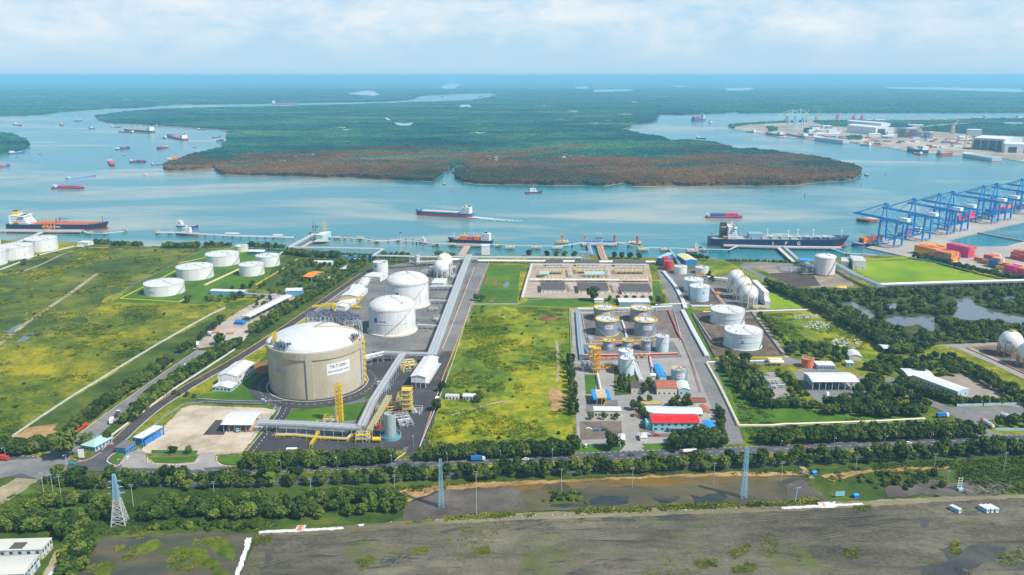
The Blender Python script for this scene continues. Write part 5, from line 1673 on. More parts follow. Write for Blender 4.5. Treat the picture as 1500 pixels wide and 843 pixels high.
def gantry(label,fl,fr,dep,h,n):
 a,rz,w=frame_of(fl,fr)
 t=thing('loading_gantry',label,'loading gantry',(a.x,a.y,0),rz)
 b=MB()
 for i in range(n+1):
  x=w*i/n
  for y in(0,dep):
   b.bar((x,y,0),(x,y,h),.35)
  b.bar((x,0,h),(x,dep,h),.3)
 b.bar((0,0,h),(w,0,h),.35)
 b.bar((0,dep,h),(w,dep,h),.35)
 b.build('frame',YEL,t)
 MB().box(w/2,dep/2,h*.55,w,dep*.6,.15).build('walkway',mat('gantry_deck',(.30,.28,.24),.7,.2,.4),t)
 for i in range(n):
  x=w*(i+.5)/n
  MB().tube((x,dep*.5,0),(x,dep*.5,h+1.8),.7,10).build('filter_vessel',WHITEC,t)
 b=MB()
 for q in(.25,.75):
  b.tube((0,dep*q,h*.75),(w,dep*q,h*.75),.3,6)
 b.build('pipe',WHITE,t)
 for x in(-1.2,w+1.2):
  b=MB();b.bar((x,0,0),(x,0,h+.4),.8);b.bar((x,dep,0),(x,dep,h+.4),.8);b.bar((x,0,h+.4),(x,dep,h+.4),.8)
  b.build('end_arch',YEL,t)
for(x0,x1,y,dp,n,lab)in((804,824,403,17,4,'yellow framed gantry with white vessels, back left of the valve houses'),(846,886,402,15,6,'yellow framed gantry with white vessels behind the long green roof'),(903,944,402.5,15,6,'yellow framed gantry with white vessels, back right by the east road'),(796,826,413,8,5,'yellow piped row of white vessels behind the front left valve house'),(850,889,413,8,6,'yellow piped row of white vessels behind the front middle valve house'),(911,952,414,8,6,'yellow piped row of white vessels behind the front right valve house')):
 gantry(lab,(x0,y),(x1,y),dp,4.2,n)
canopy('pump_canopy','short pale green canopy over pumps by the white pipes',(791,407.5),(804,407.5),12,5.5,'mono',.8,GREENR,WHITE,3,2,.6)
canopy('pump_canopy','long pale green canopy over pumps between the valve houses',(857,408),(886,408),12,5.5,'mono',.8,GREENR,WHITE,5,2,.6)
rack('pipe_rack','white pipes on low frames crossing between the valve house rows',[(776,410),(862,410.5),(950,411)],3.5,2.6,5,sp=9,fm=WHITE,pm=WHITEC,pr=.4)
rack('pipe_rack','white pipe frame along the left edge of the valve station',[(779,388),(772,410),(765,436)],3.0,4.5,3,sp=9,fm=WHITE,pm=WHITEC)
rack('pipe_rack','white pipe frame along the back of the valve station',[(776,387.5),(850,387.5),(948,388)],2.5,5.5,3,sp=10,fm=WHITE,pm=WHITEC)
for(x0,y0,x1,y1,lab)in((833.5,393,836,403,'white cross pipes between the back left and middle gantries'),(890,392,891,404,'white cross pipes between the back middle and right gantries'),(833,414,838,423,'white cross pipes between the front left and middle valve houses'),(899,415,903,425,'white cross pipes between the front middle and right valve houses')):
 rack('pipe_rack',lab,[(x0,y0),(x1,y1)],5,4.0,3,sp=6,fm=WHITE,pm=WHITEC)
rack('pipe_rack','tall silver pipe rack running from the shore along the central road',[(687,374),(675,405),(660,446),(645,487),(632,521)],9.5,9.0,9,1,9,LSTEEL,PIPE,.42,deck=None)
rack('pipe_rack','silver pipe rack crossing behind the compressor shed to the concrete tank',[(634,519),(562,516.5),(534,523)],5.5,8.5,4,2,8,LSTEEL,PIPE,.3,rail=LSTEEL)
rack('pipe_rack','diagonal silver pipe rack from the compressor shed to the tanker yard',[(590,519),(568,553),(546,588),(529,625)],6.5,8.5,6,1,7,LSTEEL,PIPE,.36,rail=LSTEEL)
rack('pipe_rack','yellow railed walkway rack beside the diagonal pipes',[(570,580),(556,604),(541,630)],4,7.0,4,2,6,mat('pale_yellow_steel',(.60,.52,.22),.5,.2,.5),[PIPE,PIPE,YEL],.24,rail=YEL)
rack('pipe_rack','blue grey pipe rack spanning the plant yard to the curved canopy',[(378,618.5),(450,621),(530,626)],6.0,7.5,5,2,7,BSTEEL,PIPE,.28,rail=LSTEEL)
rack('yellow_pipework','yellow pipes on low supports in front of the blue grey rack',[(404,637),(430,637),(470,641),(508,643),(515,636),(530,636)],2.5,1.8,5,1,6,YEL,[YEL,LSTEEL,YEL],.17,cat='pipework')
rack('yellow_pipework','yellow pipe bridge dropping to the roadside trees',[(466,632),(462,640),(455,651)],2.0,3.0,3,1,5,YEL,YEL,.18,cat='pipework')
rack('pipe_rack','long silver pipe rack along the shore behind the lawn',[(600,376.5),(680,377),(760,377.5),(852,378)],8,6.5,6,1,9,LSTEEL,PIPE,.4,rail=LSTEEL)
rack('pipe_rack','long white pipe row on the shore behind the valve houses',[(700,382.5),(800,383.5),(880,384),(960,384.5)],5,2.5,5,1,10,WHITE,WHITEC,.6)
rack('pipe_rack','silver pipe rack branching towards the spheres by the shore',[(700,379.5),(672,380),(640,383),(610,384)],6,5,5,1,8,LSTEEL,PIPE,.35)
rack('pipe_rack','silver pipe rack beside the near white domed tank',[(612,476),(642,478)],3.5,4,4,1,6,LSTEEL,PIPE,.3)
rack('pipe_rack','silver pipe rack beside the far white domed tank',[(630,440),(659,441)],3.5,4,4,1,6,LSTEEL,PIPE,.3)
rack('pipe_rack','grey pipe rack in front of the left spheres',[(629,420),(668,419.5)],6,5,5,2,6,LSTEEL,PIPE,.3)
rack('pipe_rack','pipe rack on the plant side of the lawn gate',[(630,392),(668,391)],5,5,5,2,6,LSTEEL,PIPE,.3)
rack('pipe_rack','long silver rack from the shore trestle to the plant',[(600,383),(640,383.5)],4,4,4,1,6,LSTEEL,PIPE,.3)
rack('pipe_rack','wide white pipe bundle along the left side of the east road',[(972,398),(990,420),(1000,440),(1004,452)],5,1.2,6,1,10,WHITE,WHITEC,.45)
rack('pipe_rack','wide white pipe bundle between east road and the long dike',[(1000,455),(1016,486),(1036,522)],5,1.2,6,1,10,WHITE,WHITEC,.45)
rack('pipe_line','cream pipes bordering the east lawn, running down to the main road',[(1035,532),(1052,562),(1066,590),(1082,624)],2.5,.8,3,1,10,CREAM,CRM,.4,cat='pipeline')
rack('pipe_line','cream pipes bordering the south edge of the east lawn',[(1082,624),(1130,624),(1150,622),(1165,622),(1280,618),(1300,617),(1355,614)],2.0,.8,2,1,12,CREAM,CRM,.35,cat='pipeline')
rack('pipe_line','white pipes along the north edge of the east lawn',[(1036,531),(1090,529.5),(1124,529)],2.0,.8,3,1,12,WHITE,WHITEC,.3,cat='pipeline')
rack('pipe_line','red and white pipes in front of the paired pale blue tanks',[(1013,410),(1040,420),(1062,447)],3.0,1.0,4,1,10,RED,[RED,WHITE,YEL],.35,cat='pipeline')
rack('pipe_rack','white pipe rack leading to the three spheres',[(1036,406),(1066,409)],5,4,5,1,7,WHITE,WHITEC,.35)
rack('pipe_line','white pipes along the south wall of the long dike',[(1030,457.5),(1106,456.5),(1186,454)],1.6,.8,3,1,12,WHITE,WHITEC,.3,cat='pipeline')
rack('pipe_line','white pipes crossing the road by the crossing east of the valve houses',[(960,447),(1008,445),(1014,449),(1042,449)],2,1.0,3,1,8,WHITE,WHITEC,.3,cat='pipeline')
rack('pipe_rack','blue steel lattice rack from the tall domed tank to the corner',[(1221,384),(1252,402),(1289,418)],7.5,8,6,2,7,BSTEEL,PIPE,.35,rail=BSTEEL)
rack('pipe_rack','grey lattice rack along the south side of the bright green field',[(1289,417),(1400,413.5),(1500,411),(1620,408)],7,6.5,5,2,8,LSTEEL,PIPE,.3,rail=LSTEEL)
rack('pipe_rack','pale pipes on sleepers down the left side of the gas plant',[(846,456),(848,480),(850,505),(853,525)],5,2.0,6,2,7,BSTEEL,[PIPE,BSTEEL],.3)
rack('pipe_rack','pipes on frames behind the yellow rimmed tanks',[(846,452.5),(915,452),(985,449)],3,3,4,1,8,LSTEEL,WHITEC,.3)
rack('pipe_line','red pipes on supports before the short row of tanks',[(850,521),(900,520),(950,519),(992,518)],3,1.0,4,1,8,RED,[RED,WHITE,GREY],.3,cat='pipeline')
rack('pipe_line','brown and yellow pipes behind the short row of tanks',[(862,500),(920,499.5),(960,499)],3,1.0,3,1,8,YEL,[YEL,RED,GREY],.3,cat='pipeline')
rack('pipe_line','white pipes between the two pairs of yellow rimmed tanks',[(911,470),(916,484),(918,496)],2,.8,3,1,8,WHITE,WHITEC,.3,cat='pipeline')
rack('pipe_line','red pipe bundle at the right edge of the gas plant',[(979,455),(990,480),(992,486),(998,497)],2,1,3,1,8,RED,[RED,GREY],.35,cat='pipeline')
rack('pipe_line','pink and white pipes running to the blue roof',[(951,517),(953,530),(957,550)],2,1,3,1,8,WHITE,[mat('pink_pipe',(.62,.30,.42),.5,.1,.5),WHITE],.3,cat='pipeline')
rack('pipe_line','two white pipes over the lawn to the truck loading roof',[(875,548),(878,562),(881,577)],1.6,2,2,1,8,WHITE,WHITEC,.4,cat='pipeline')
rack('pipe_line','white pipes on frames right of the pale blue twins',[(930,532),(934,545),(939,557)],4,1.4,4,1,5,WHITE,WHITEC,.35,cat='pipeline')
def tower(name,label,px,w,top,n,m,cat='tower',extra=None,taper=1.0,w0=.4,br=.22):
 p=G(*px)
 h=HZ(p,top)
 t=thing(name,label,cat,(p.x,p.y,0))
 b=MB()
 lattice(b,-w/2,-w/2,w/2,w/2,0,h,n,w0,br,taper)
 b.build('frame',m,t)
 if extra:
  extra(t,w,h)
 return t,h
def platforms(k,m,pm):
 def f(t,w,h):
  for i in range(k):
   z=h*(i+1)/k
   b=MB();b.box(0,0,z,w+1.6,w+1.6,.18)
   rr=w/2+.8
   for(x0,y0,x1,y1)in((-rr,-rr,rr,-rr),(rr,-rr,rr,rr),(rr,rr,-rr,rr),(-rr,rr,-rr,-rr)):
    b.bar((x0,y0,z+1.1),(x1,y1,z+1.1),.14)
   b.build('platform',pm,t)
   if i<k:
    z0=h*i/k
    b=MB();b.bar((-w*.4,-w*.35,z0),(w*.4,-w*.35,z),.9,.15);b.build('stair_flight',m,t)
 return f
tower('vent_tower','yellow lattice vent tower in front of the concrete tank',(498.5,619),4.2,563,9,YEL,'tower',lambda t,w,h:MB().tube((0,0,0),(0,0,h+2),.5,8).build('vent_pipe',YEL,t),w0=.5,br=.28)
tower('stair_tower','yellow stair tower with white frame south of the compressor shed',(597.5,604),6.5,570,5,LSTEEL,'stair tower',platforms(5,YEL,YEL))
tower('process_tower','orange yellow process structure left of the pale blue twins',(873.5,546),5.5,510,6,mat('orange_steel',(.74,.38,.03),.5,.15,.4),'tower',platforms(5,YEL,mat('orange_steel',(),0)))
tower('process_tower','low orange yellow structure beside the taller orange tower',(867,528),5,508,3,mat('orange_steel',(),0),'tower',platforms(3,YEL,YEL))
tower('light_mast','tall white mast with lamp head on the shore left of the spheres',(588,374),.8,342,10,WHITE,'mast',lambda t,w,h:MB().box(0,0,h+.8,3,1.5,1.6).build('lamp_head',DSTEEL,t),.5,.25,.12)
def skid(name,label,px,sx,sy,h,rz,seed,mats,cat='process skid',n=14):
 p=G(*px)
 rr=random.Random(seed)
 t=thing(name,label,cat,(p.x,p.y,0),rz)
 b=MB()
 nx,ny=max(1,int(sx/5)),max(1,int(sy/5))
 for i in range(nx+1):
  for j in range(ny+1):
   x,y=-sx/2+sx*i/nx,-sy/2+sy*j/ny
   b.bar((x,y,0),(x,y,h),.3)
 for z in(h,h*.5):
  for i in range(nx+1):
   x=-sx/2+sx*i/nx
   b.bar((x,-sy/2,z),(x,sy/2,z),.25)
  for j in range(ny+1):
   y=-sy/2+sy*j/ny
   b.bar((-sx/2,y,z),(sx/2,y,z),.25)
 b.build('frame',mats[0],t)
 for i in range(n):
  x,y=rr.uniform(-sx/2,sx/2),rr.uniform(-sy/2,sy/2)
  k=rr.random()
  if k<.4:
   MB().tube((x,y,0),(x,y,h*rr.uniform(.4,1.1)),rr.uniform(.4,1.0),10).build('vessel',mats[1+i%(len(mats)-1)],t)
  elif k<.75:
   z=h*rr.uniform(.2,1.05)
   MB().tube((-sx/2,y,z),(sx/2,y,z),rr.uniform(.2,.4),6).build('pipe',mats[1+(i+1)%(len(mats)-1)],t)
  else:
   MB().box(x,y,h*.25,rr.uniform(1.2,2.6),rr.uniform(1.2,2.6),h*.5).build('cabinet',mats[1+(i+2)%(len(mats)-1)],t)
 return t
skid('process_skid','blue white equipment frame by the red soil patch',(562,570),9,13,5.5,.35,1,[BSTEEL,LSTEEL,PIPE,BLUEW])
skid('process_skid','yellow and grey valve skid at the corner of the pipe racks',(532,646),10,8,6,.1,2,[YEL,LSTEEL,YEL,PIPE])
skid('process_skid','grey pump skid with small vessels beside the yellow stair tower',(586,614),13,12,4,.35,3,[LSTEEL,GREY,PIPE,RED],n=22)
skid('process_skid','grey pump skid with pipes near the central road',(594,622),10,12,3.5,.35,33,[LSTEEL,GREY,PIPE,LSTEEL],n=22)
skid('process_skid','yellow pipework frame north of the compressor shed front',(598,540),14,18,6,.35,4,[YEL,YEL,BSTEEL,PIPE],n=22)
skid('process_skid','yellow and red pipe frame between diagonal rack and stair tower',(577,600),12,10,4.5,.35,5,[YEL,LSTEEL,RED,YEL],n=20)
skid('process_skid','blue yellow equipment frame with a white vessel by the vent tower',(486,622),11,10,6.5,0,6,[YEL,BSTEEL,WHITE,BLUE],n=12)
skid('process_skid','white equipment cabin frame on the sand coloured pad by the vent tower',(475,626),12,8,4,0,16,[WHITE,WHITE,GREY],n=8)
skid('process_skid','pipework frame north of the left spheres',(625,402),12,16,5,0,7,[LSTEEL,PIPE,GREY,WHITE],n=18)
skid('process_skid','white pipe frame right of the left spheres by the tall rack',(668,407),14,14,4.5,0,8,[LSTEEL,PIPE,PIPE,WHITE],n=16)
skid('process_skid','grey equipment frame beside the tall pipe rack and near white tank',(645,470),12,14,5,.35,9,[LSTEEL,PIPE,WHITE],n=12)
skid('process_skid','silver silo and pipe cluster at the left edge of the gas plant',(859,540),9,16,7,0,10,[GREY,LSTEEL,PIPE,ORG],n=20)
skid('process_skid','brown pump rows on the gravel in front of the short tanks',(905,527),32,6,2,0,11,[RED,GREY,YEL,LSTEEL],n=20)
skid('process_skid','blue topped equipment frame at the left of the short tank row',(862,516),6,14,5,0,12,[BLUEB,BLUEB,LSTEEL],n=8)
skid('process_skid','grey machinery cluster on the works ground left of the tall domed tank',(1158,396),30,30,4,0,13,[GREY,LSTEEL,PIPE,WHITE],n=36)
skid('process_skid','dark steel frame under the blue roof by the tall domed tank',(1180,401),18,18,8,0,14,[DSTEEL,GREY,DSTEEL,LSTEEL],n=24)
skid('process_skid','yellow pipe cluster beside the crossing east of the valve houses',(1006,424),10,20,2,.4,15,[YEL,RED,YEL,WHITE],n=14)
skid('switch_gear','grey switch gear on the pale substation pad',(1136,566),12,12,4,.2,17,[LSTEEL,GREY,LSTEEL],'switch gear',n=14)
skid('process_skid','blue cabinets right of the yellow rimmed tanks',(957,455),6,8,4,0,18,[BLUEW,TEAL,BLUEW],n=8)
for i,(x,y,w_,d_,mt,lab)in enumerate([(895,508,8,5,[RED,GREY,YEL,LSTEEL],'between the first two short tanks'),(930,508,9,5,[YEL,RED,GREY,WHITE],'between the second and third short tank'),(905,483,6,9,[LSTEEL,RED,WHITE,GREY],'between the front pair of yellow rimmed tanks'),(940,524,16,4,[RED,YEL,GREY,WHITE],'before the pale blue tank of the short row'),(890,540,9,10,[mat('orange_steel',(),0),YEL,GREY,ORG],'right of the orange process structure'),(866,500,5,14,[BSTEEL,LSTEEL,WHITE],'at the left end of the short tank row'),(590,585,9,14,[YEL,LSTEEL,YEL,PIPE],'left of the compressor shed front'),(520,632,9,6,[YEL,BSTEEL,YEL],'under the corner of the blue grey rack'),(560,600,9,9,[YEL,PIPE,LSTEEL],'beside the diagonal rack above the process stack'),(612,604,7,10,[LSTEEL,GREY,WHITE],'on the yard right of the yellow stair tower'),(635,455,9,9,[LSTEEL,PIPE,GREY],'right of the near white domed tank'),(1052,432,6,16,[RED,YEL,RED],'between the paired tanks and the spheres'),(1026,405,10,8,[YEL,WHITE,RED],'between the short white tanks'),(1112,452,14,5,[YEL,WHITE,LSTEEL],'at the foot of the white stepped wall'),(840,396,10,16,[YEL,WHITE,LSTEEL],'between the back left and back middle valve houses'),(895,397,9,16,[WHITE,YEL,LSTEEL],'between the back middle and back right valve houses')]):
 skid('process_skid','small pipe and pump frame '+lab,(x,y),w_,d_,3.5,0,70+i,mt,n=12)
p=G(493.5,618)
t=thing('pressure_vessel','white upright vessel beside the yellow vent tower','pressure vessel',(p.x,p.y,0))
MB().lathe([(1.6,.8),(1.6,12),(1.1,13.2),(.01,13.7)],20).build('shell',WHITEC,t)
MB().lathe([(1.3,0),(1.3,.9)],16,smooth=False).build('skirt',GREY,t)
canopy('blue_canopy','bright blue roof on posts left of the tall domed tank',(1172,392),(1188,393),16,10,'flat',0,BLUEB,DSTEEL,3,2,.8)
t=thing('stepped_wall','tall white stepped stair wall beside the three spheres','stair wall',tuple(G(1112,440)),0)
a=G(1112,440)
for k,(x0,y0,x1,y1,hh)in enumerate([(1104,428,1122,447,15),(1122,447,1124,452,8)]):
 p0,p1=G(x0,y0)-a,G(x1,y1)-a
 MB().bar((p0 .x,p0 .y,hh/2),(p1 .x,p1 .y,hh/2),5.5,hh).build('wall',mat('pale_cladding',(.66,.67,.68),.5,.08,.2),t)
 MB().bar((p0 .x,p0 .y,hh+.2),(p1 .x,p1 .y,hh+.2),6.0,.3).build('roof',WHITEC,t)
b=MB()
for k in range(7):
 p0,p1=G(1120-k*.3,452-k*.6)-a,G(1126-k*.5,452-k*1.2)-a
 b.bar((p0 .x,p0 .y,k*2.2),(p1 .x,p1 .y,k*2.2+2.0),1.4,.4)
b.build('stair',WHITE,t)
p=G(522,452)
t=thing('mobile_crane','yellow mobile crane with lowered boom behind the concrete tank','crane',(p.x,p.y,0),0)
MB().box(0,0,1.6,10,2.8,1.4).build('chassis',YEL,t)
MB().box(-1,0,3.4,3.6,2.6,2.2).build('cab',YEL,t)
wm_=MB().tube((0,-1.5,.6),(0,1.5,.6),.6,12).mesh('wheel',TYRE)
for x in(-4,-2.4,2.4,4):
 link_mesh('wheel',wm_,t,(x,0,0))
b=MB();b.bar((0,0,4),(8,0,14),1.6,1.8);b.bar((8,0,14),(-19,-2,11),1.3,1.6);b.build('boom',YEL,t)
building('office','long white office with square windows facing the brown paving',(870,612),(909.5,612.5),8,top=602,roof='flat',wm=CREAM,rm=ROOFW,win=[('f',7,1.6,1.6,1.8)])
def side_roofs(t,w,d,h):
 for x in(-1.8,w+1.8):
  MB().box(x,d/2,h-.8,3.0,d+1.5,1.8).build('side_canopy',BLUEB,t)
 b=MB();b.bar((w*.6,-3,0),(w*.9,-.5,h*.6),.9,.2);b.build('stair',YEL,t)
canopy('truck_loading_roof','truck loading bay with tan roof and bright blue side awnings',(874.5,594),(888.5,594),(875,582),6.5,'flat',0,mat('tan_roof',(),0),YEL,3,3,.2,extras=side_roofs)
building('guard_hut','guard hut with red roof at the gas plant gate',(929,612),(938,612.5),5,h=3.2,roof='gable_u',rise=1.0,wm=CREAM,rm=TILE,win=[('f',2,1,1.2,1.2)])
building('switch_house','cream box building with black roof among the dark trees',(924.5,577),(945,577.5),(924,568),top=569,roof='flat',wm=CREAM,rm=DARKR,ov=.1,win=[('f',2,1.6,1.0,1.0)])
building('workshop','cream workshop with rusty orange roof',(962,579),(991.5,579.5),(963,568),top=568,roof='gable_u',rise=1.3,wm=CREAM,rm=TILE,win=[('f',4,1.0,1.4,1.4)])
building('store','small blue store with white arched roof by the east fence',(994,578.5),(1010,579),(994,567),top=571,roof='arch_v',rise=1.6,wm=BLUEW,win=[('f',2,.8,1.4,1.6)])
building('blue_store','long bright blue roof sloping beside the tan topped tank',(966,559),(976,559),(963,541),h=4.5,roof='gable_v',rise=.8,wm=BLUEW,rm=BLUEB)
building('hut','white hut left of the long blue roof',(953,557),(960,557.5),6,h=4,roof='flat')
building('long_store','long pale roofed store behind the red roofed building',(943,610),(1029,612),(942,600),top=605,roof='gable_u',rise=1.6,wm=CREAM,rm=mat('pale_blue_roof',(.60,.68,.74),.5,.12,.2),win=[('f',12,1.0,1.6,1.4)])
building('store','store with striped rusty yellow roof before the long pale roof',(940,598),(969,597.5),6,h=3.2,roof='gable_u',rise=.8,wm=CREAM,rm=mat('rusty_yellow_roof',(.42,.32,.10),.8,.4,.6))
building('store','store with dark rusty red roof by the east fence',(1012,595),(1034,595),9,h=3.6,roof='gable_u',rise=1.4,wm=CREAM,rm=mat('dark_rust_roof',(.24,.07,.05),.8,.3,.4))
building('store','narrow rusty roof beside the end of the long pale store',(1030,610),(1040,610),14,h=3.4,roof='gable_v',rise=.8,wm=CREAM,rm=TILE)
def red_extra(t,w,d,h):
 MB().box(-2.2,d*.4,h*.42,4,d*.5,h*.84).build('side_wing',TEAL,t)
 MB().box(w*.52,-1.6,h*.48,w*.38,3,.3).build('porch_roof',GREY,t)
 for k in range(4):
  MB().box(w*(.36+.11*k),-2.8,h*.24,.35,.35,h*.48).build('porch_post',TEAL,t)
building('main_office','turquoise two storey office with bright red roof',(955.5,632),(1023,632),(957,620),top=619,roof='gable_u',rise=2.0,ov=.8,wm=TEAL,rm=mat('bright_red_roof',(.66,.02,.02),.45,.08,.3),win=[('f',7,1.0,2.0,1.7,GLASS),('f',7,4.4,2.0,1.6,GLASS),('r',2,4.4,1.6,1.5)],extras=red_extra)
def tarp(name,label,fl,fr,dep,h,m):
 a,rz,w=frame_of(fl,fr)
 d=dep if isinstance(dep,(int,float))else(G(*dep)-a).length
 t=thing(name,label,'shelter',(a.x,a.y,0),rz)
 b=MB()
 n=8
 vs=[(w*i/n,d*j/n,h+1.2*math.sin(PI*i/n)*math.sin(PI*(j+1)/(n+2))+.35*mnoise.noise(Vector((i*.7,j*.7,w))))for j in range(n+1)for i in range(n+1)]
 b.add(vs,[(j*(n+1)+i,j*(n+1)+i+1,(j+1)*(n+1)+i+1,(j+1)*(n+1)+i)for j in range(n)for i in range(n)])
 b.add([(v[0],v[1],v[2]-.1)for v in vs],[(j*(n+1)+i,(j+1)*(n+1)+i,(j+1)*(n+1)+i+1,j*(n+1)+i+1)for j in range(n)for i in range(n)])
 b.build('roof',m,t)
 for x in(0,w):
  for y in(0,d):
   MB().box(x,y,h/2,.25,.25,h).build('post',GREY,t)
 return t
tarp('tarpaulin_shelter','bright blue tarpaulin shelter right of the red roofed building',(1032,638),(1049,639),(1029,622),3.5,BLUEB)
building('gate_pavilion','white pavilion left of the gas plant gate',(905.5,650),(915,650.5),9,h=3.4,roof='hip',rise=1.6)
building('gate_pavilion','white pavilion right of the gas plant gate',(938,647),(948,647),8,h=3.2,roof='hip',rise=1.5)
building('shelter','blue walled long store behind the four yellow rimmed tanks',(907,448),(952,448),(909,442),top=443,roof='gable_u',rise=1.2,wm=mat('store_blue',(),0),rm=mat('patched_roof',(.64,.62,.56),.6,.2,.15))
building('hut','white roofed hut left of the blue walled store',(871,444),(884,444),8,h=3.6,roof='gable_u',rise=.8)
building('depot_office','pale teal depot office with white roof beside the orange tank',(1197,541.5),(1222.5,542),11,top=535.5,roof='flat',wm=BLUEW,win=[('f',6,.8,1.8,1.8)])
building('hut','small pale blue house right of the depot office',(1240,537),(1250,537.5),7,top=532,roof='flat',wm=BLUEW,win=[('f',2,.8,1.2,1.4)])
building('tent','white tent hall among the trees below the rubble',(1244,528),(1262,529),(1243,520),h=3.6,roof='arch_v',rise=2.2,wm=WHITE)
def depot_extra(t,w,d,h):
 for k in range(6):
  MB().box(w*(k+.5)/6,d*.5,.6,2.2,d*.5,1.2).build('loading_island',CONCW,t)
  MB().tube((w*(k+.5)/6,d*.3,1.2),(w*(k+.5)/6,d*.3,h-1),.35,8).build('loading_arm',BSTEEL,t)
 MB().box(-.2,d/2,h*.7,.25,d,h*.55).build('side_wall',mat('teal_cladding',(.28,.50,.48),.5,.1,.3),t)
canopy('loading_hall','wide loading hall with white roof over truck bays',(1190,573),(1256,573),(1185,560),8.5,'gable_u',1.6,ROOFW,BSTEEL,8,2,1.0,'loading hall',extras=depot_extra,pw=.6)
building('depot_hall','white roofed hall left of the long depot office',(1330,556),(1368,557),(1320,545),top=551,roof='gable_u',rise=1.0,wm=BLUEW,win=[('f',5,1,1.6,1.4)])
building('long_office','long pale office with white roof and window row in the depot',(1362,561)if False else(1402,583),(1418,579),(1350,556),top=574,roof='gable_v',rise=1.0,wm=BLUEW,rm=ROOFW,win=[('l',12,1.4,1.6,1.8),('f',2,1.4,1.5,1.6)])
canopy('open_shed','white curved shed with dark underside by the swamp trees',(1294,517.5),(1322,517),12,4.6,'arch_u',1.2,ROOFW,GREY,4,2,.6)
building('white_hall','white cubic hall with grey roof by the bright green field',(1249,395),(1268,396),(1245,387),top=382.5,roof='flat',rm=mat('grey_sheet_roof',(),0),ov=.1,win=[('f',2,2,1.6,1.4)])
building('white_hall','lower white hall left of the cubic white hall',(1231,391),(1243,392),(1229,385),top=383,roof='flat',rm=mat('grey_sheet_roof',(),0),ov=.1)
building('yellow_hut','hut with yellow roof on the lane by the mangroves',(1226,425),(1240,426),9,h=3,roof='hip',rise=1.6,wm=CREAM,rm=YEL)
building('jetty_hall','blue hall with pale yellow roof right of the red tanks',(1004,390),(1021,389.5),(1000,381),h=8,roof='gable_v',rise=1.6,wm=BLUE,rm=mat('pale_yellow_roof',(.62,.60,.34),.6,.1,.3))
building('shore_hall','blue hall behind the red tanks',(962,387),(970,388),(964,378),h=9,roof='flat',wm=BLUE,rm=BLUEW)
building('sunken_basin','long blue walled basin among the trees by the shore rack',(500,378.5),(546,379.5),9,h=2.5,roof='flat',wm=BLUEB,rm=mat('basin_cover_blue',(.02,.22,.38),.4,.2,.3),ov=.05)
building('jetty_house','white house beside the shore rack at the jetty root',(502,381.5)if False else(512,383.5),(526,384),7,h=3.2,roof='gable_u',rise=.9)
building('gate_lodge','white lodge with lorries at the field corner by the far shore',(114,360.5),(129,361),14,h=5.5,roof='flat',wm=WHITE)
building('white_portal','tall white portal hall standing over the water by the pipe rack',(705.5,374),(717,374),16,top=361,roof='flat',wm=WHITEC)
skid('gas_tower','pale steel frame tower on the shore by the right centre jetty',(855,380.5),13,8,12,0,22,[BSTEEL,LSTEEL,BSTEEL],'tower',n=10)
MINT=mat('bund_yellow',(.66,.48,.04),.6,.2,.5)
wall_line('bund_wall','yellow topped bund round the front of the left tank farm',[(176,438),(215,440),(262,443),(274,437)],.7,1.2,MINT)
wall_line('bund_wall','yellow bund running back beside the white lettered tank',[(176,438),(214,419),(262,395)],.7,1.0,MINT)
wall_line('bund_wall','yellow bund behind the largest tank of the left farm',[(262,386),(300,378),(304,374)],.7,1.0,MINT)
wall_line('bund_wall','yellow bund along the right side of the left tank farm',[(375,418),(405,400),(436,380)],.7,1.0,MINT)
rack('pipe_line','white and yellow pipes between the tanks of the left farm',[(300,418),(330,404),(352,394)],3,.9,4,1,8,WHITE,[WHITE,YEL],.35,cat='pipeline')
rack('pipe_line','white pipes from the beige tank to the shore trestle',[(404,377),(418,366),(428,361)],2,2,3,1,8,WHITE,WHITEC,.35,cat='pipeline')
wall_line('dike_wall','dark concrete wall round the long brown dike',[(1014,460.5),(1047,523.5),(1147,521.5),(1098,455.5),(1014,460.5)],1.6,.6,mat('dark_wall',(.16,.15,.14),.8,.2,.4))
wall_line('dike_wall','pale wall along the left inside of the long brown dike',[(1016,462),(1044,503),(1060,502)],1.4,.6,WALLC)
wall_line('dike_kerb','yellow kerb pipe right of the long brown dike',[(1098,456),(1150,524),(1048,525.5)],.9,.7,MINT)
wall_line('dike_wall','low concrete wall round the four yellow rimmed tanks',[(852,460),(986,453.5),(998,497),(860,502),(852,460)],1.1,.5,WALLC)
wall_line('bund_wall','blue white bund at the front of the paired pale blue tanks',[(1006,448),(1040,448.5),(1043,447)],1.2,.8,BLUEW)
wall_line('dike_wall','pale wall at the right of the paired pale blue tanks',[(1036,418),(1058,447)],1.3,.6,BLUEW)
wall_line('dike_wall','orange brick wall round the right hand spheres',[(1416,511),(1440,521),(1500,548),(1540,566)],1.0,1.2,mat('brick_orange',(.45,.22,.11),.8,.2,.6))
wall_line('dike_wall','orange brick wall behind the right hand spheres',[(1416,510),(1500,506),(1560,503)],1.0,1.0,mat('brick_orange',(),0))
wall_line('boundary_wall','long white boundary wall between the yellow field and the west lane',[(18,641),(60,612),(110,579),(153,553),(190,530),(230,506),(270,483),(312,460),(330,452)],1.7,.4,mat('grey_white_wall',(.50,.50,.48),.8,.25,.15))
wall_line('boundary_wall','white pipe track crossing the field below the left edge tanks',[(-60,414),(0,396),(54,375),(108,361.5)],1.0,2.2,mat('dusty_white',(.60,.57,.52),.7,.15,.3))
wall_line('boundary_fence','white fence along the hedge left of the plant road',[(160,642),(200,612),(250,574),(300,542),(344,513)],1.6,.18,WHITE,'fence',post=(4,.25,1.8,WHITE))
FEN=mat('fence_white',(.64,.66,.66),.6,.12,.5)
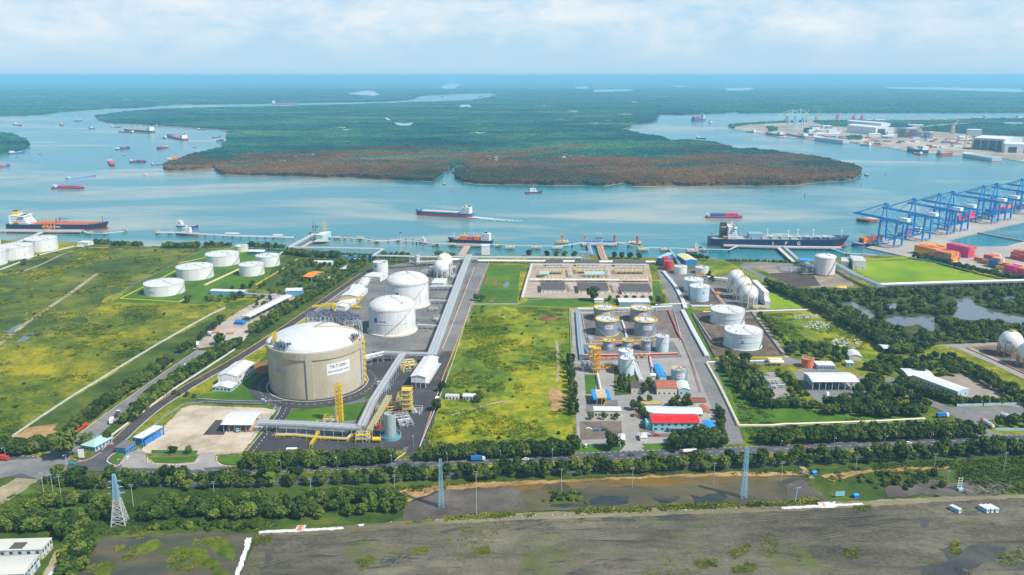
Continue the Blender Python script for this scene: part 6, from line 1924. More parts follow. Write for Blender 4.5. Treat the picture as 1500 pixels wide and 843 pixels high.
def fence(label,px,h=2.0,m=None,rails=3):
 return wall_line('fence',label,px,h,.12,m or FEN,'fence',post=(3.5,.22,h+.2,m or FEN),rails=rails)
fence('grey rail fence across the front of the pale concrete yard',[(196,664.5),(221,668),(292,669)],1.8,GREY)
fence('grey rail fence in front of the yard right of the gate drive',[(318,667),(340,667),(356,667)],1.8,GREY)
fence('pale pipe rail round the top and left of the pale concrete yard',[(207,640),(240,613),(270,593),(300,590),(386,593),(405,595),(396,609),(371,640)],1.4,BSTEEL)
fence('white fence along the left edge of the green central meadow',[(615,656),(642,590),(664,530),(688,452)],1.8)
fence('white fence at the right edge of the green central meadow',[(834,453),(836,500),(838,560)],1.8)
fence('white fence before the gas plant paving',[(843,653),(880,653),(905,652)],2.0)
fence('white fence right of the gas plant gate',[(944,651),(975,650),(990,650)],2.0)
fence('fence along the upper side of the left tank farm',[(158,442),(196,418),(262,385),(300,366)],1.8,GREY)
wall_line('meadow_wall','low pale wall between lawn and green central meadow',[(690,446.5),(760,446)],1.0,.5,WALLC)
fence('white railing of the lawn along the valve station',[(772,441),(800,439),(850,438.5)],1.6,WHITE,2)
fence('white kerb posts along the curved loop road',[(1056,381),(1080,393),(1104,407),(1120,413)],1.2,WHITE,1)
fence('red and grey fence at the right edge of the gas plant',[(1000,500),(1012,530),(1026,575)],1.8,TILE)
fence('grey railing along the left of the east road',[(986,470),(1003,506),(1020,548)],1.6,WALLC)
wall_line('boundary_wall','white panelled wall at the right edge before the depot',[(1402,596),(1440,595),(1500,593),(1560,592)],2.2,.4,BLUEW,post=(6,.6,2.6,WHITE))
wall_line('boundary_wall','low pale blue wall along the depot exit by the tanker truck',[(1457,631),(1486,631),(1530,632)],2.0,.4,BLUEW)
wall_line('boundary_wall','pale blue wall beside the pale roof in the lower left corner',[(76,843),(90,822),(108,792)],1.6,.4,BLUEW)
WZ=-1.2
PILE=mat('pile_concrete',(.26,.24,.21),.85,.2,.4)
DECKC=mat('jetty_deck',(.46,.42,.36),.8,.2,.15)
CATW=mat('catwalk_steel',(.60,.64,.66),.5,.1,.4)
PINK=mat('pinkish_deck',(.42,.36,.37),.7,.2,.2)
RUSTD=mat('rusty_deck',(.46,.30,.17),.8,.25,.2)
def deck(name,label,px,wd,z=3.2,m=None,th=1.2,sp=12,pipes=0,rail=None,cat='jetty',pm=None,extras=None,pr=.35):
 P=[G(p[0],p[1],z)for p in px]
 o_=Vector((P[0].x,P[0].y,0))
 t=thing(name,label,cat,tuple(o_))
 P=[Vector((p.x-o_.x,p.y-o_.y,0))for p in P]
 b=MB();strip_mesh(b,P,-wd/2,wd/2,z-th,z)
 b.build('deck',m or DECKC,t)
 b=MB()
 for i in range(len(P)-1):
  n=max(1,int((P[i+1]-P[i]).length/sp))
  A,B=offset_line(P,-wd*.38),offset_line(P,wd*.38)
  for k in range(n+1):
   for S in(A,B):
    p=S[i].lerp(S[i+1],k/n)
    b.tube((p.x,p.y,WZ-2),(p.x,p.y,z-th),.55,6)
   p,q=A[i].lerp(A[i+1],k/n),B[i].lerp(B[i+1],k/n)
   b.bar((p.x,p.y,z-th-.4),(q.x,q.y,z-th-.4),.7)
 b.build('pile_row',PILE,t)
 for k in range(pipes):
  Q=offset_line(P,-wd*.35+wd*.7*(k+.5)/pipes)
  MB().path([(p.x,p.y,z+1.0)for p in Q],pr,6).build('pipe',pm or PIPE,t)
 if rail:
  b=MB()
  for S in(offset_line(P,-wd/2+.2),offset_line(P,wd/2-.2)):
   for i in range(len(S)-1):
    for zz in(.7,1.3):
     b.bar((S[i].x,S[i].y,z+zz),(S[i+1].x,S[i+1].y,z+zz),.16)
  b.build('handrail',rail,t)
 return t
DOL=[0]
def dolphin(label,x,y,w,d=None,h=3.6,m=None,fender=None,bol=None):
 p=G(x,y,WZ)
 k=mpp(p)
 w_=w*k
 d_=d or w_*.7
 t=thing('mooring_dolphin',label,'mooring dolphin',(p.x,p.y,0))
 MB().box(0,d_/2,h-1.2,w_,d_,2.4).build('block',m or mat('dolphin_concrete',(.50,.44,.30),.85,.25,.3),t)
 b=MB()
 for i in range(4):
  for j in range(2):
   b.tube((-w_*.4+w_*.8*i/3,d_*(.15+.7*j),WZ-2),(-w_*.4+w_*.8*i/3,d_*(.15+.7*j),h-2.4),.5,6)
 b.build('pile_row',PILE,t)
 for s in(-.28,.28):
  MB().lathe([(.5,h),(.5,h+.9),(.8,h+1),(.01,h+1.2)],10,w_*s,d_/2).build('bollard',bol or DSTEEL,t)
 if fender:
  MB().box(0,-.3,h-1.2,w_*.96,.5,1.4).build('fender',fender,t)
 return t
for(x,y,w,f,lab)in[(533,351.5,10,None,'first block left of the long catwalk, right of the white jetty house'),(504.5,350.5,3.5,None,'small pile cap right of the first block by the white jetty house'),(515,351,3.5,None,'tiny pile cap between two blocks right of the white jetty house'),(527,352,10.5,None,'broad low mooring block left of the white mast'),(541,354.5,2.6,None,'dark tiny pile cap left of the white mast'),(552,357,8,None,'dark mooring block nearest the shore left of the white mast'),(569,355.5,2.4,None,'tiny pile cap just left of the white mast'),(583,355,7,None,'mooring block beside the foot of the white mast'),(595,356,2.6,None,'tiny pile cap right of the white mast'),(605,356.5,2.8,None,'second tiny pile cap right of the white mast'),(637.7,362,11,YEL,'yellow fendered mooring block left of the small orange tanker'),(662.7,362,10,YEL,'yellow fendered mooring block at the bow of the small orange tanker'),(729.5,363.5,10,YEL,'yellow fendered mooring block right of the white portal'),(747,366.5,14,None,'tan mooring block, second right of the white portal'),(785.5,366.5,14,None,'tan mooring block halfway along the long white catwalk'),(816.5,367,15,None,'tan mooring block before the jetty with red posts'),(824,358.5,18,None,'tan block with orange post left of the red post jetty'),(931,360,18,None,'tan block with red post right of the red post jetty'),(943,369.5,15,None,'tan mooring block first right of the red post jetty'),(975,369.5,14,None,'tan mooring block by the green trestle to the red tanks'),(1015,371.5,16,None,'tan mooring block with boat alongside left of the gas carrier'),(1160-120,0,0,None,''),(132,343.5,5,None,'small tan block at the tanker jetty walkway bend'),(153,344,6,None,'small tan block midway on the tanker jetty walkway'),(182,340,6.5,None,'small tan block at the end of the tanker jetty walkway'),(230,341.5,6.5,None,'small tan block at the left end of the long barge jetty'),(249,342,6,None,'small tan block second from left on the long barge jetty'),(1243,374,5,None,'small tan block at the bow walkway of the gas carrier')]:
 if lab and(x,y)!=(533,351.5):
  dolphin(lab,x,y,w,fender=f)
dolphin('tan mooring block right beside the white jetty house',493,351.5,10)
for(x,y,m_,lab)in[(823.5,354.5,ORG,'orange quick release post on the left tan block'),(856.5,355,ORG,'orange post at the left end of the red post jetty'),(900,355.5,RED,'red post at the right end of the red post jetty'),(933,357,RED,'red post on the right tan block')]:
 p=G(x,y,3)
 t=thing('navigation_post',lab,'post',(p.x,p.y,3))
 MB().box(0,0,5,2.4,2.4,10).build('column',m_,t)
 MB().box(0,0,10.6,4.4,4.4,1.4).build('head',m_,t)
deck('jetty','long concrete tanker jetty at the left edge',[(-40,337.5),(30,338),(72,338.5),(120,338.5)],13,pipes=3,rail=CATW)
deck('jetty_walkway','pale walkway on piles beyond the tanker jetty',[(120,337.5),(130,341.5),(152,342),(182,338.8)],2.5,th=.6,m=CATW,sp=20)
deck('trestle','pale trestle from the tanker jetty to the left edge tanks',[(68,336.5),(40,350),(18,357)],6,pipes=2,m=CREAM)
deck('jetty','long low barge jetty left of the loading arm platform',[(228,340.5),(262,341),(300,343.5),(340,345.5),(400,347),(430,348)],5,th=.8,m=CATW,sp=14,pipes=2)
for(x0,x1,y,m_,lab)in[(330,357,346.5,mat('hut_grey',(.58,.60,.62),.6,.1,.4),'grey roofed pontoon on the barge jetty, left one'),(400,421,349,mat('hut_grey',(),0),'grey roofed pontoon on the barge jetty, right one')]:
 canopy('pontoon_shelter',lab,(x0,y),(x1-8,y+.3),9,4.5,'gable_u',.8,m_,LSTEEL,4,2,.4)
deck('jetty_platform','concrete loading platform with white house in the river',[(458,352),(470,352),(480,351)],22,pipes=0,sp=7)
building('jetty_building','white blue house on the loading platform in the river',(462,353),(473,353.5),(464,347.5),h=9.5,roof='flat',wm=BLUEW,rm=WHITEC)
rack('jetty_rack','pinkish pipe trestle from loading platform along the shore to the plant',[(461,342.5),(425,362),(424,362.8),(480,363.5),(561,365.3),(547,375),(600,376)],7,9,5,1,9,PINK,PIPE,.35,deck=PINK,rail=LSTEEL)
deck('trestle','concrete road trestle under the pinkish pipe rack',[(463,350),(438,364)],5)
deck('catwalk','white catwalk linking the mooring blocks right of the loading platform',[(482,347),(527,349.5),(552,353),(583,351.5),(610,354),(640,357),(663,357.5),(729,358),(748,359.5),(786,360),(816,360.5),(838,358),(852,355.5)],2.2,4.4,CATW,.7,26)
deck('jetty','rusty small tanker jetty between the yellow fendered blocks',[(668,359),(700,359.5),(712,360)],6,m=RUSTD)
deck('trestle','rusty trestle with pipes from the small tanker to the shore',[(686,358),(677,372),(675,376)],11,m=RUSTD,pipes=4)
deck('jetty','red post jetty with blue equipment',[(852,357),(875,357.2),(904,357.6)],13,m=DECKC,pipes=3)
deck('trestle','rusty trestle from the red post jetty to the shore',[(878,358),(882,372),(886,381)],10,m=RUSTD,pipes=2)
deck('pipe_trestle','blue grey pipe trestle left of the rusty road trestle',[(862,357),(866,372)],6,m=BSTEEL,pipes=3)
deck('catwalk','white catwalk from the red post jetty to the gas carrier jetty',[(905,355.5),(920,358.5),(943,362.5),(975,363),(1015,364.5),(1068,365.8),(1081,360)],2.2,4.4,CATW,.7,26)
deck('catwalk','short white catwalk to the block right of the red posts',[(902,355),(926,355.5)],2.0,4.2,CATW,.7,26)
deck('trestle','green grey trestle from the tan block to the red tanks',[(980,364),(990,378),(995,386)],4,m=SGRN,pipes=2)
deck('jetty','long pinkish jetty alongside the gas carrier',[(1060,359.5),(1085,360.2),(1140,361.8),(1215,362.8),(1232,363)],10,m=PINK,sp=9,pipes=2)
deck('trestle','tan road trestle from the gas carrier jetty to the shore',[(1141,363),(1152,373),(1163,383)],6,m=CREAM)
deck('pipe_trestle','silver pipe trestle beside the tan road trestle',[(1148,362),(1160,373),(1170,382)],7,4.5,BSTEEL,pipes=6,pr=.5)
deck('catwalk','pale catwalk from the gas carrier jetty to the terminal',[(1218,364),(1240,371),(1262,372),(1285,374)],2.5,3,CATW,.7,20)
rack('pipe_rack','blue grey pipe bridge from the trestle foot to the tall domed tank',[(1171,379),(1188,390),(1196,394)],6,8,5,1,7,BSTEEL,PIPE,.4)
def loading_arms(label,px,n,gap,h,m,dx=1.0,cat='loading arm',yard=None):
 for i in range(n):
  p=G(px[0]+gap*i,px[1]+.12*i,3)
  t=thing('marine_loader',label[i],cat,(p.x,p.y,3))
  MB().tube((0,0,0),(0,0,h*.45),.75,8).build('riser',m,t)
  b=MB();b.bar((0,0,h*.42),(0,-.8,h),.75);b.bar((0,-.8,h),(.6,2,h*.35),.6);b.build('arm',m,t)
  MB().box(0,-2.2,h*.5,1.5,2.4,2.2).build('counterweight',DSTEEL,t)
loading_arms(['tall blue grey loading arm, left of three on the river platform','tall blue grey loading arm, middle of three on the river platform','tall blue grey loading arm, right of three on the river platform'],(459.5,346.5),3,3.5,33,BSTEEL)
loading_arms(['orange loading arm by the tanker, tallest and bent to the left','orange loading arm beside the tanker, second from the tallest','thin orange loading arm beside the tanker, third of the row','thin orange loading arm beside the tanker, last of the row'],(65,337.3),4,5,21,ORG)
loading_arms(['thin white loading arm, left on the red post jetty','thin white loading arm, middle on the red post jetty','thin white loading arm, right on the red post jetty','thin dark loading arm on the red post jetty'],(873,356),4,2.8,17,CATW)
skid('process_skid','yellow valve frames under the blue grey loading arms',(461,348),18,7,8,0,30,[YEL,YEL,LSTEEL,DSTEEL],n=14)
tower('gangway_tower','yellow gangway tower at the right of the river platform',(476,348.5),3.5,325,6,YEL,'tower',lambda t,w,h:MB().bar((0,0,h*.55),(12,0,h*.6),.8).build('gangway',LSTEEL,t))
skid('process_skid','blue pipework boxes along the red post jetty',(878,356.5),42,6,4,0,31,[BLUEB,BLUEB,WHITE,BLUEB],n=14)
skid('jetty_structure','pinkish steel frame on the gas carrier jetty',(1146,361),30,8,11,0,32,[PINK,PINK,mat('dull_red',(.45,.16,.14),.6,.2,.5),LSTEEL],n=12)
skid('jetty_structure','orange frame of the tanker jetty manifold',(69,338),9,6,13,0,34,[ORG,ORG,ORG],n=8)
NAVY=mat('navy_hull',(.015,.035,.10),.4,.1,.1)
HBLUE=mat('blue_hull',(.02,.12,.35),.45,.15,.1)
BOOT=mat('red_boot_top',(.50,.05,.05),.55,.15,.1)
DKRED=mat('red_deck',(.62,.15,.05),.7,.2,.1)
DKGRN=mat('grey_deck',(.34,.38,.38),.7,.2,.1)
SHW=mat('ship_white',(.78,.79,.79),.4,.05,.2)
CC={k:mat(k+'_container',v,.55,.15,.4)for k,v in{'orange':(.74,.21,.02),'red':(.58,.06,.035),'yellow':(.82,.46,.01),'magenta':(.62,.03,.24),'blue':(.03,.13,.36),'white':(.68,.68,.64),'salmon':(.62,.24,.15),'brown':(.30,.08,.06)}.items()}
CTR={}
def container(p,rz,col,label,group,z=0.0,L=12.2):
 CREQ.append((p[0],p[1],rz,col,label,group,z,L))
CREQ=[]
def cbox(b,L):
 b.box(0,0,1.3,L,2.44,2.59)
 for s in(-1,1):
  for i in range(8):
   b.box(-L/2+L*(i+.5)/8,s*1.235,1.3,L/18,.05,2.3)
def flush_containers(most=295):
 CREQ.sort(key=lambda q:q[1])
 over=MB()
 mi=[]
 cols=list(CC)
 for n,(x,y,rz,col,label,group,z,L)in enumerate(CREQ):
  if n<most:
   if(col,L)not in CTR:
    b=MB();cbox(b,L)
    CTR[(col,L)]=b.mesh('shipping_container',CC[col])
   tag(link_mesh('shipping_container',CTR[(col,L)],None,(x,y,z),rz),label,'container',group)
  else:
   over.box(x,y,z+1.3,L,2.44,2.59,rz)
   mi+=[cols.index(col)]*6
 if mi:
  o=over.build('containers',None)
  for c in cols:
   o.data.materials.append(CC[c])
  o.data.polygons.foreach_set('material_index',mi)
  tag(o,'more shipping containers further back on the quay and aboard the feeder ships','containers',None,'stuff')
def hull_mesh(L,B,fb,z0,z1,bowrise=.35,fine=.16,stern=.8,flare=.06):
 st=[0,.03,.1,.3,.6,1-fine,1-fine*.6,1-fine*.3,1-fine*.1,1]
 wf=[stern*.9,stern,1,1,1,1,.84,.55,.24,.02]
 b=MB()
 vs=[]
 for s,w_ in zip(st,wf):
  rise=fb*bowrise*max(0,(s-.82)/.18)**1.5
  zt=z1+(rise if z1>fb*.7 else 0)
  x0=s*L-(0 if s<.9 else(L*.03*(1-z0/fb)))
  x1=s*L+(0 if s<.9 else L*.012)
  hw=B/2*w_
  k=1+flare*(1 if s>.8 else 0)
  vs+=[(x0,-hw*.97,z0),(x0,hw*.97,z0),(x1,-hw*k,zt),(x1,hw*k,zt)]
 fs=[]
 for i in range(len(st)-1):
  a,c=4*i,4*(i+1)
  fs+=[(a,c,c+2,a+2),(c+1,a+1,a+3,c+3),(a+2,c+2,c+3,a+3)]
 fs+=[(1,0,2,3)]
 b.add(vs,fs)
 return b
def ship(name,label,cat,stern,bow,beam,fb,hm,dm,boot=1.2,house=None,funnel=None,mast=True,extras=None,group=None,bm=None,bowrise=.35,fine=.16):
 a,c=G(stern[0],stern[1],WZ),G(bow[0],bow[1],WZ)
 L=(c-a).length
 t=thing(name,label,cat,(a.x,a.y,WZ),yaw(a,c),group)
 hull_mesh(L,beam,fb,boot,fb,bowrise,fine).build('hull',hm,t)
 hull_mesh(L,beam*.995,fb,-1.5,boot,0,fine).build('boot_top',bm or BOOT,t)
 MB().prism([(L*.02,-beam*.36),(L*(1-fine),-beam*.45),(L*(1-fine*.35),-beam*.2),(L*(1-fine*.35),beam*.2),(L*(1-fine),beam*.45),(L*.02,beam*.36)],fb-.2,fb+.12).build('deck',dm,t)
 if house:
  x0,x1,wsh,hh,n=house
  b=MB()
  for k in range(n):
   s=k/max(1,n)
   xa,xb=L*x0,L*(x1-(x1-x0)*.32*s)
   b.box((xa+xb)/2,0,fb+hh*(k+.5)/n,xb-xa,beam*wsh*(1-.12*s),hh/n)
  b.box(L*(x1-(x1-x0)*.34),0,fb+hh-hh/n*.3,L*(x1-x0)*.3,beam*.98,hh/n*.6)
  q=b.build('superstructure',SHW,t)
  b=MB()
  for k in range(n):
   s=k/max(1,n)
   xb=L*(x1-(x1-x0)*.32*s)
   b.box(xb,0,fb+hh*(k+.62)/n,.3,beam*wsh*.7*(1-.12*s),hh/n*.28)
   for sd in(-1,1):
    b.box((L*x0+xb)/2,sd*beam*wsh*.5*(1-.12*s),fb+hh*(k+.62)/n,(xb-L*x0)*.75,.3,hh/n*.22)
  b.build('window_band',GLASS,q)
  if mast:
   b=MB();b.tube((L*(x0+x1)/2,0,fb+hh),(L*(x0+x1)/2,0,fb+hh*1.42),.5,6);b.bar((L*(x0+x1)/2,-beam*.18,fb+hh*1.25),(L*(x0+x1)/2,beam*.18,fb+hh*1.25),.5);b.build('mast',SHW,t)
 if funnel:
  x,r,hh,m_=funnel
  f_=MB().box(L*x,0,fb+hh/2,r*2.4,r*1.8,hh).build('funnel',m_,t)
  MB().box(L*x,0,fb+hh+r*.2,r*2.0,r*1.5,r*.6).build('funnel_top',DSTEEL,f_)
 if extras:
  extras(t,L,beam,fb)
 return t,L
def ga(t,L,B,fb):
 b=MB()
 for k in range(5):
  y=-B*.3+B*.15*k
  b.tube((L*.3,y,fb+1.2),(L*.93,y,fb+1.2),.35,6)
 for k in range(7):
  b.box(L*(.33+.09*k),0,fb+.9,1.0,B*.8,1.6)
 b.build('deck_pipes',mat('orange_red_pipes',(.60,.20,.08),.6,.2,.3),t)
 for k in range(2):
  b=MB();b.tube((L*.5,(-.2+.4*k)*B,fb),(L*.5,(-.2+.4*k)*B,fb+9),.8,8);b.bar((L*.5,(-.2+.4*k)*B,fb+9),(L*.6,(-.2+.4*k)*B,fb+7),.9);b.build('deck_crane',mat('maroon_paint',(.25,.06,.08),.5,.1,.5),t)
 b=MB();b.tube((L*.95,0,fb+2),(L*.95,0,fb+13),.5,6);b.bar((L*.95,-2,fb+9),(L*.95,2,fb+9),.5);b.build('fore_mast',mat('maroon_paint',(),0),t)
 me=text_mesh('GREAT  EASTERN',4.2,SHW)
 o=link_mesh('lettering',me,t,(L*.47,-B/2-.06,fb*.56));o.rotation_euler=(PI/2,0,0)
 b=MB();b.tube((L*.1,-B*.46,fb+3.5),(L*.14,-B*.46,fb+3.5),1.4,8);b.build('lifeboat',ORG,t)
ship('oil_tanker','navy oil tanker with red deck and yellow funnel at the left jetty','tanker',(14.5,334.8),(159,335.3),29,9.5,NAVY,DKRED,1.6,(.045,.24,.82,15,5),(.085,3.6,21,YEL),extras=ga)
def lpg(t,L,B,fb):
 b=MB()
 for k in range(4):
  b.tube((L*.28,-B*.22+k*B*.14,fb+3.0),(L*.9,-B*.22+k*B*.14,fb+3.0),.5,6)
 for k in range(9):
  b.box(L*(.3+.07*k),0,fb+1.2,1.2,B*.75,3.6)
 b.build('deck_pipes',mat('pale_pipes',(.42,.50,.52),.5,.2,.3),t)
 MB().box(L*.33,-B*.05,fb+4,L*.10,B*.5,8).build('deck_house',mat('steel_blue_paint',(.24,.38,.46),.5,.1,.3),t)
 for k in range(4):
  MB().lathe([(.01,fb),(4.5,fb+.2),(4.2,fb+2),(.01,fb+3.2)],14,L*(.45+.13*k),B*.05).build('tank_dome',SHW,t)
 for x,h in((.42,13),(.57,11),(.64,13),(.75,13),(.955,12)):
  b=MB();b.tube((L*x,0,fb),(L*x,0,fb+h),.7,8);b.box(L*x,0,fb+h,2.2,2.2,1.6);b.build('vent_mast',SHW,t)
 b=MB();b.bar((L*.44,-B*.3,fb),(L*.44,-B*.3,fb+8),.8);b.bar((L*.44,-B*.3,fb+8),(L*.56,-B*.3,fb+8),.8);b.bar((L*.56,-B*.3,fb),(L*.56,-B*.3,fb+8),.8);b.build('cargo_frame',SHW,t)
 for s,x in(('L',.447),('P',.537),('G',.628)):
  o=link_mesh('lettering',text_mesh(s,7.0,SHW),t,(L*x,-B/2-.08,fb*.55));o.rotation_euler=(PI/2,0,0)
 b=MB();b.bar((L*.012,0,fb),(L*.012,0,fb+7),.25);b.box(L*.02,-.9,fb+6,3.2,.15,2);b.build('ensign',RED,t)
 MB().box(L*.098,0,fb+17.5,8.8,7.6,1.6).build('funnel_band',YEL,t)
 MB().box(L*.1,-B*.44,fb+4,7,2.4,2.2).build('lifeboat',ORG,t)
ship('gas_carrier','long dark blue gas carrier with LPG letters at the right jetty','gas carrier',(1038,359.2),(1240,360.6),35,12.5,NAVY,DKGRN,1.8,(.125,.195,.8,19,6),(.098,4.2,22,DSTEEL),extras=lpg,fine=.13)
def block_a(t,L,B,fb):
 MB().box(L*.08,0,fb+5,L*.07,B*.7,10).build('aft_house',SHW,t)
def hatches(n,x0,x1,m_):
 def f(t,L,B,fb):
  for k in range(n):
   MB().box(L*(x0+(x1-x0)*(k+.5)/n),0,fb+.9,L*(x1-x0)/n*.94,B*.72,1.8).build('hatch_cover',m_,t)
  MB().tube((L*.95,0,fb),(L*.95,0,fb+6),.4,6).build('fore_mast',SHW,t)
 return f
ship('coaster','blue and red coaster with pale hatches steaming with a white wake','cargo ship',(692.5,318.7),(609.5,314.2),17,7.5,HBLUE,DKGRN,3.8,(.03,.19,.85,12,4),(.06,1.8,13,DSTEEL),extras=hatches(6,.22,.88,mat('pale_hatch',(.58,.56,.46),.6,.15,.1)))
W_FOAM=mat('wake_foam',(.72,.76,.76),.6,.3,.2)
P=[G(*p,WZ)for p in[(693,318.9),(715,321.5),(740,323.5),(765,324.5)]]
b=MB()
rr=random.Random(4)
for i in range(380):
 u=rr.random()**1.4
 k=min(2,int(u*3))
 p=P[k].lerp(P[k+1],u*3-k)
 w_=2.5+5*u
 x,y=p.x+rr.uniform(-4,4),p.y+rr.gauss(0,w_*.8)
 s=rr.uniform(1.2,3.8)*(1.25-u)
 zw=WZ+.05+i*.003
 b.add([(x-s*2.2,y,zw),(x,y-s*.6,zw),(x+s*2.2,y,zw),(x,y+s*.6,zw)],[(0,1,2,3)])
o=b.build('wake',W_FOAM);tag(o,'white foam wake trailing behind the blue and red coaster','wake',None,'stuff')
def orange_ship(t,L,B,fb):
 for k,(x,l)in enumerate(((.64,.14),(.34,.12))):
  MB().box(L*x,0,fb+3,L*l,B*.8,6).build('orange_shelter',ORG,t)
 MB().box(L*.5,0,fb+2,L*.16,B*.6,4).build('cargo_tank',mat('mauve_red',(.40,.10,.14),.5,.15,.4),t)
 for x in(.86,.62,.42):
  MB().tube((L*x,0,fb),(L*x,0,fb+11),.35,6).build('mast',SHW,t)
ship('small_tanker','small navy tanker with orange deck gear at the rusty jetty','tanker',(721.5,357.2),(656.5,354.2),13,5.5,NAVY,DKRED,.8,(.05,.24,.8,11,4),(.14,1.5,13,NAVY),extras=orange_ship)
def tug_extra(t,L,B,fb):
 MB().lathe([(B*.5,fb-.8),(B*.56,fb-.4),(B*.5,fb)],10,L*.9,0).build('bow_fender',TYRE,t)
def tug(label,stern,bow,hm,fm,beam=9,fb=3,hh=8):
 ship('tugboat',label,'tugboat',stern,bow,beam,fb,hm,DKRED,.6,(.3,.68,.62,hh,3),(.34,1.2,hh*.9,fm),extras=tug_extra,bowrise=.8,fine=.4)
tug('navy and white tugboat with red funnel in mid river',(769,283.6),(793.5,282.6),NAVY,RED)
tug('white and grey tugboat moored left of the yellow fendered blocks',(626.8,357.2),(613.5,356.5),mat('grey_hull',(.22,.26,.32),.5,.1,.3),SHW,8,3,6)
tug('red and navy tugboat at the end of the barge jetty',(290,344.6),(257.5,343.8),mat('red_hull',(.55,.10,.05),.5,.15,.2),NAVY,9,3.4,10)
tug('white workboat beside the tan block left of the gas carrier',(1013,366),(1026,365.4),NAVY,SHW,7,2.6,6)
ship('supply_boat','small blue supply boat with white bridge behind the barge jetty','boat',(260,332.8),(291,333.4),10,3.2,HBLUE,DKGRN,.6,(.06,.26,.8,8,3),None)
tug('small dark motor boat at the tan block left of the gas carrier',(1026.5,368.6),(1034,369),DSTEEL,SHW,5,1.8,3)
def stack_on(t,L,B,fb,x0,x1,cols,tiers,labels,group,seed=1,dens=1.0,rows=None,unit=12.2):
 rr=random.Random(seed)
 n=max(1,int(L*(x1-x0)/(unit+.4)))
 nr=rows or max(1,int(B*.85/2.6))
 mw=t.matrix_basis
 for i in range(n):
  col=cols[int(i*len(cols)/n)]
  for j in range(nr):
   for k in range(tiers):
    if 0<j<nr-1 and k<tiers-1 or rr.random()>dens:
     continue
    c=col if rr.random()<.7 else rr.choice(cols)
    p=mw@Vector((L*x0+(i+.5)*(unit+.4),(j-(nr-1)/2)*2.6,0))
    container((p.x,p.y),t.rotation_euler[2],c,labels%c,group,WZ+fb+.15+2.62*k,unit)
bpy.context.view_layer.update()
t,L=ship('container_barge','red container barge sailing behind the gas carrier','barge',(1033.5,319),(1087.5,319.5),15,3.2,mat('purple_red_hull',(.26,.06,.12),.5,.15,.2),DKGRN,.4,(.02,.10,.7,4.5,2),None,False,fine=.12)
bpy.context.view_layer.update()
stack_on(t,L,15,3.2,.14,.90,['blue','blue','magenta','red'],2,'%s container aboard the red barge behind the gas carrier','containers on the red barge',3,rows=4)
def simple_cargo(cols):
 def f(t,L,B,fb):
  n=len(cols)
  for i,c in enumerate(cols):
   MB().box(L*(.2+.68*(i+.5)/n),0,fb+1.8,L*.66/n,B*.8,3.8).build('cargo_stack',CC.get(c)or c,t)
 return f
def far_boat(name,label,cat,st,bw,beam,fb,hm,dm=None,house=(.04,.16,.8,5,2),cargo=None,funnel=None,boot=.4,fine=.14):
 return ship(name,label,cat,st,bw,beam,fb,hm,dm or DKGRN,boot,house,funnel,False,simple_cargo(cargo)if cargo else None,None,None,.3,fine)
far_boat('barge','long red barge loaded with magenta containers near the left edge','barge',(76.5,276),(124,276.6),15,3,mat('purple_red_hull',(),0),cargo=['magenta','magenta','red','brown','magenta'])
far_boat('barge','long pale blue empty barge above the red container barge','barge',(97,263),(140,258.3),11,2.6,BLUEB,DKGRN,(.04,.12,.8,4,2))
far_boat('barge','blue barge with red cargo cut by the left edge','barge',(-8,246.5),(15,243.5),12,3,HBLUE,cargo=['red','salmon','blue'])
far_boat('river_ship','blue and white ship below the wooded point at the left edge','ship',(13.5,226),(36,223.5),13,4,HBLUE,SHW,(.06,.3,.8,6,2))
far_boat('barge','short red container barge seen end on in the left river','barge',(161,237.5),(165,243.5),15,3.5,mat('purple_red_hull',(),0),cargo=['magenta','red'])
far_boat('barge','navy barge with two red container piles by the island tip','barge',(190,238),(214.5,237.6),15,3.5,NAVY,cargo=['salmon','blue','magenta'])
far_boat('barge','navy barge with purple cargo in the middle of the left river','barge',(170.5,220),(190,217),14,3.5,NAVY,cargo=['blue','magenta','blue'])
far_boat('barge','red barge heaped with containers right of the purple cargo barge','barge',(245,216.5),(230.5,219),15,3.5,NAVY,cargo=['salmon','magenta','brown'])
tug('small red tugboat between the red tanker and the big bulk carrier',(245,203),(237.5,202.6),mat('red_hull',(),0),SHW,9,3,6)
far_boat('tanker','red decked tanker with white bridge anchored in the left river','tanker',(272.5,206.5),(247,200),28,8,NAVY,DKRED,(.05,.2,.8,14,4),None,(.07,3,16,NAVY),3)
def bulk(t,L,B,fb):
 hatches(5,.24,.9,mat('red_hatch',(.42,.16,.12),.6,.2,.1))(t,L,B,fb)
 for x in(.36,.58,.8):
  b=MB();b.tube((L*x,0,fb),(L*x,0,fb+12),1.2,8);b.bar((L*x,0,fb+11),(L*(x+.1),-6,fb+24),1.3);b.build('deck_crane',mat('cream_crane',(.62,.46,.22),.5,.15,.4),t)
ship('bulk_carrier','large navy bulk carrier with raised yellow cranes in the left river','bulk carrier',(224.5,194.8),(182,192.5),30,9,NAVY,DKRED,1.5,(.03,.15,.85,18,5),(.05,3,20,NAVY),extras=bulk)
far_boat('barge','dark barge alongside the large bulk carrier','barge',(196,195),(174,194),16,4,DSTEEL,DKGRN,(.05,.2,.7,6,2))
def crane_barge(t,L,B,fb):
 b=MB();lattice(b,L*.45-3,-3,L*.45+3,3,fb,fb+28,5,1.0,.6,.4);b.bar((L*.45,0,fb+26),(L*.1,0,fb+62),1.2);b.build('crane',mat('cream_crane',(),0),t)
ship('crane_barge','crane barge with tall lattice boom near the far shore','crane barge',(107.5,177.8),(120.5,177.6),22,4,NAVY,DKGRN,.5,(.65,.85,.7,7,2),None,False,crane_barge)
far_boat('river_ship','small white ship left of the dark moored barge','ship',(130,188.5),(139,189),10,4,mat('grey_hull',(),0),SHW,(.1,.5,.8,6,2))
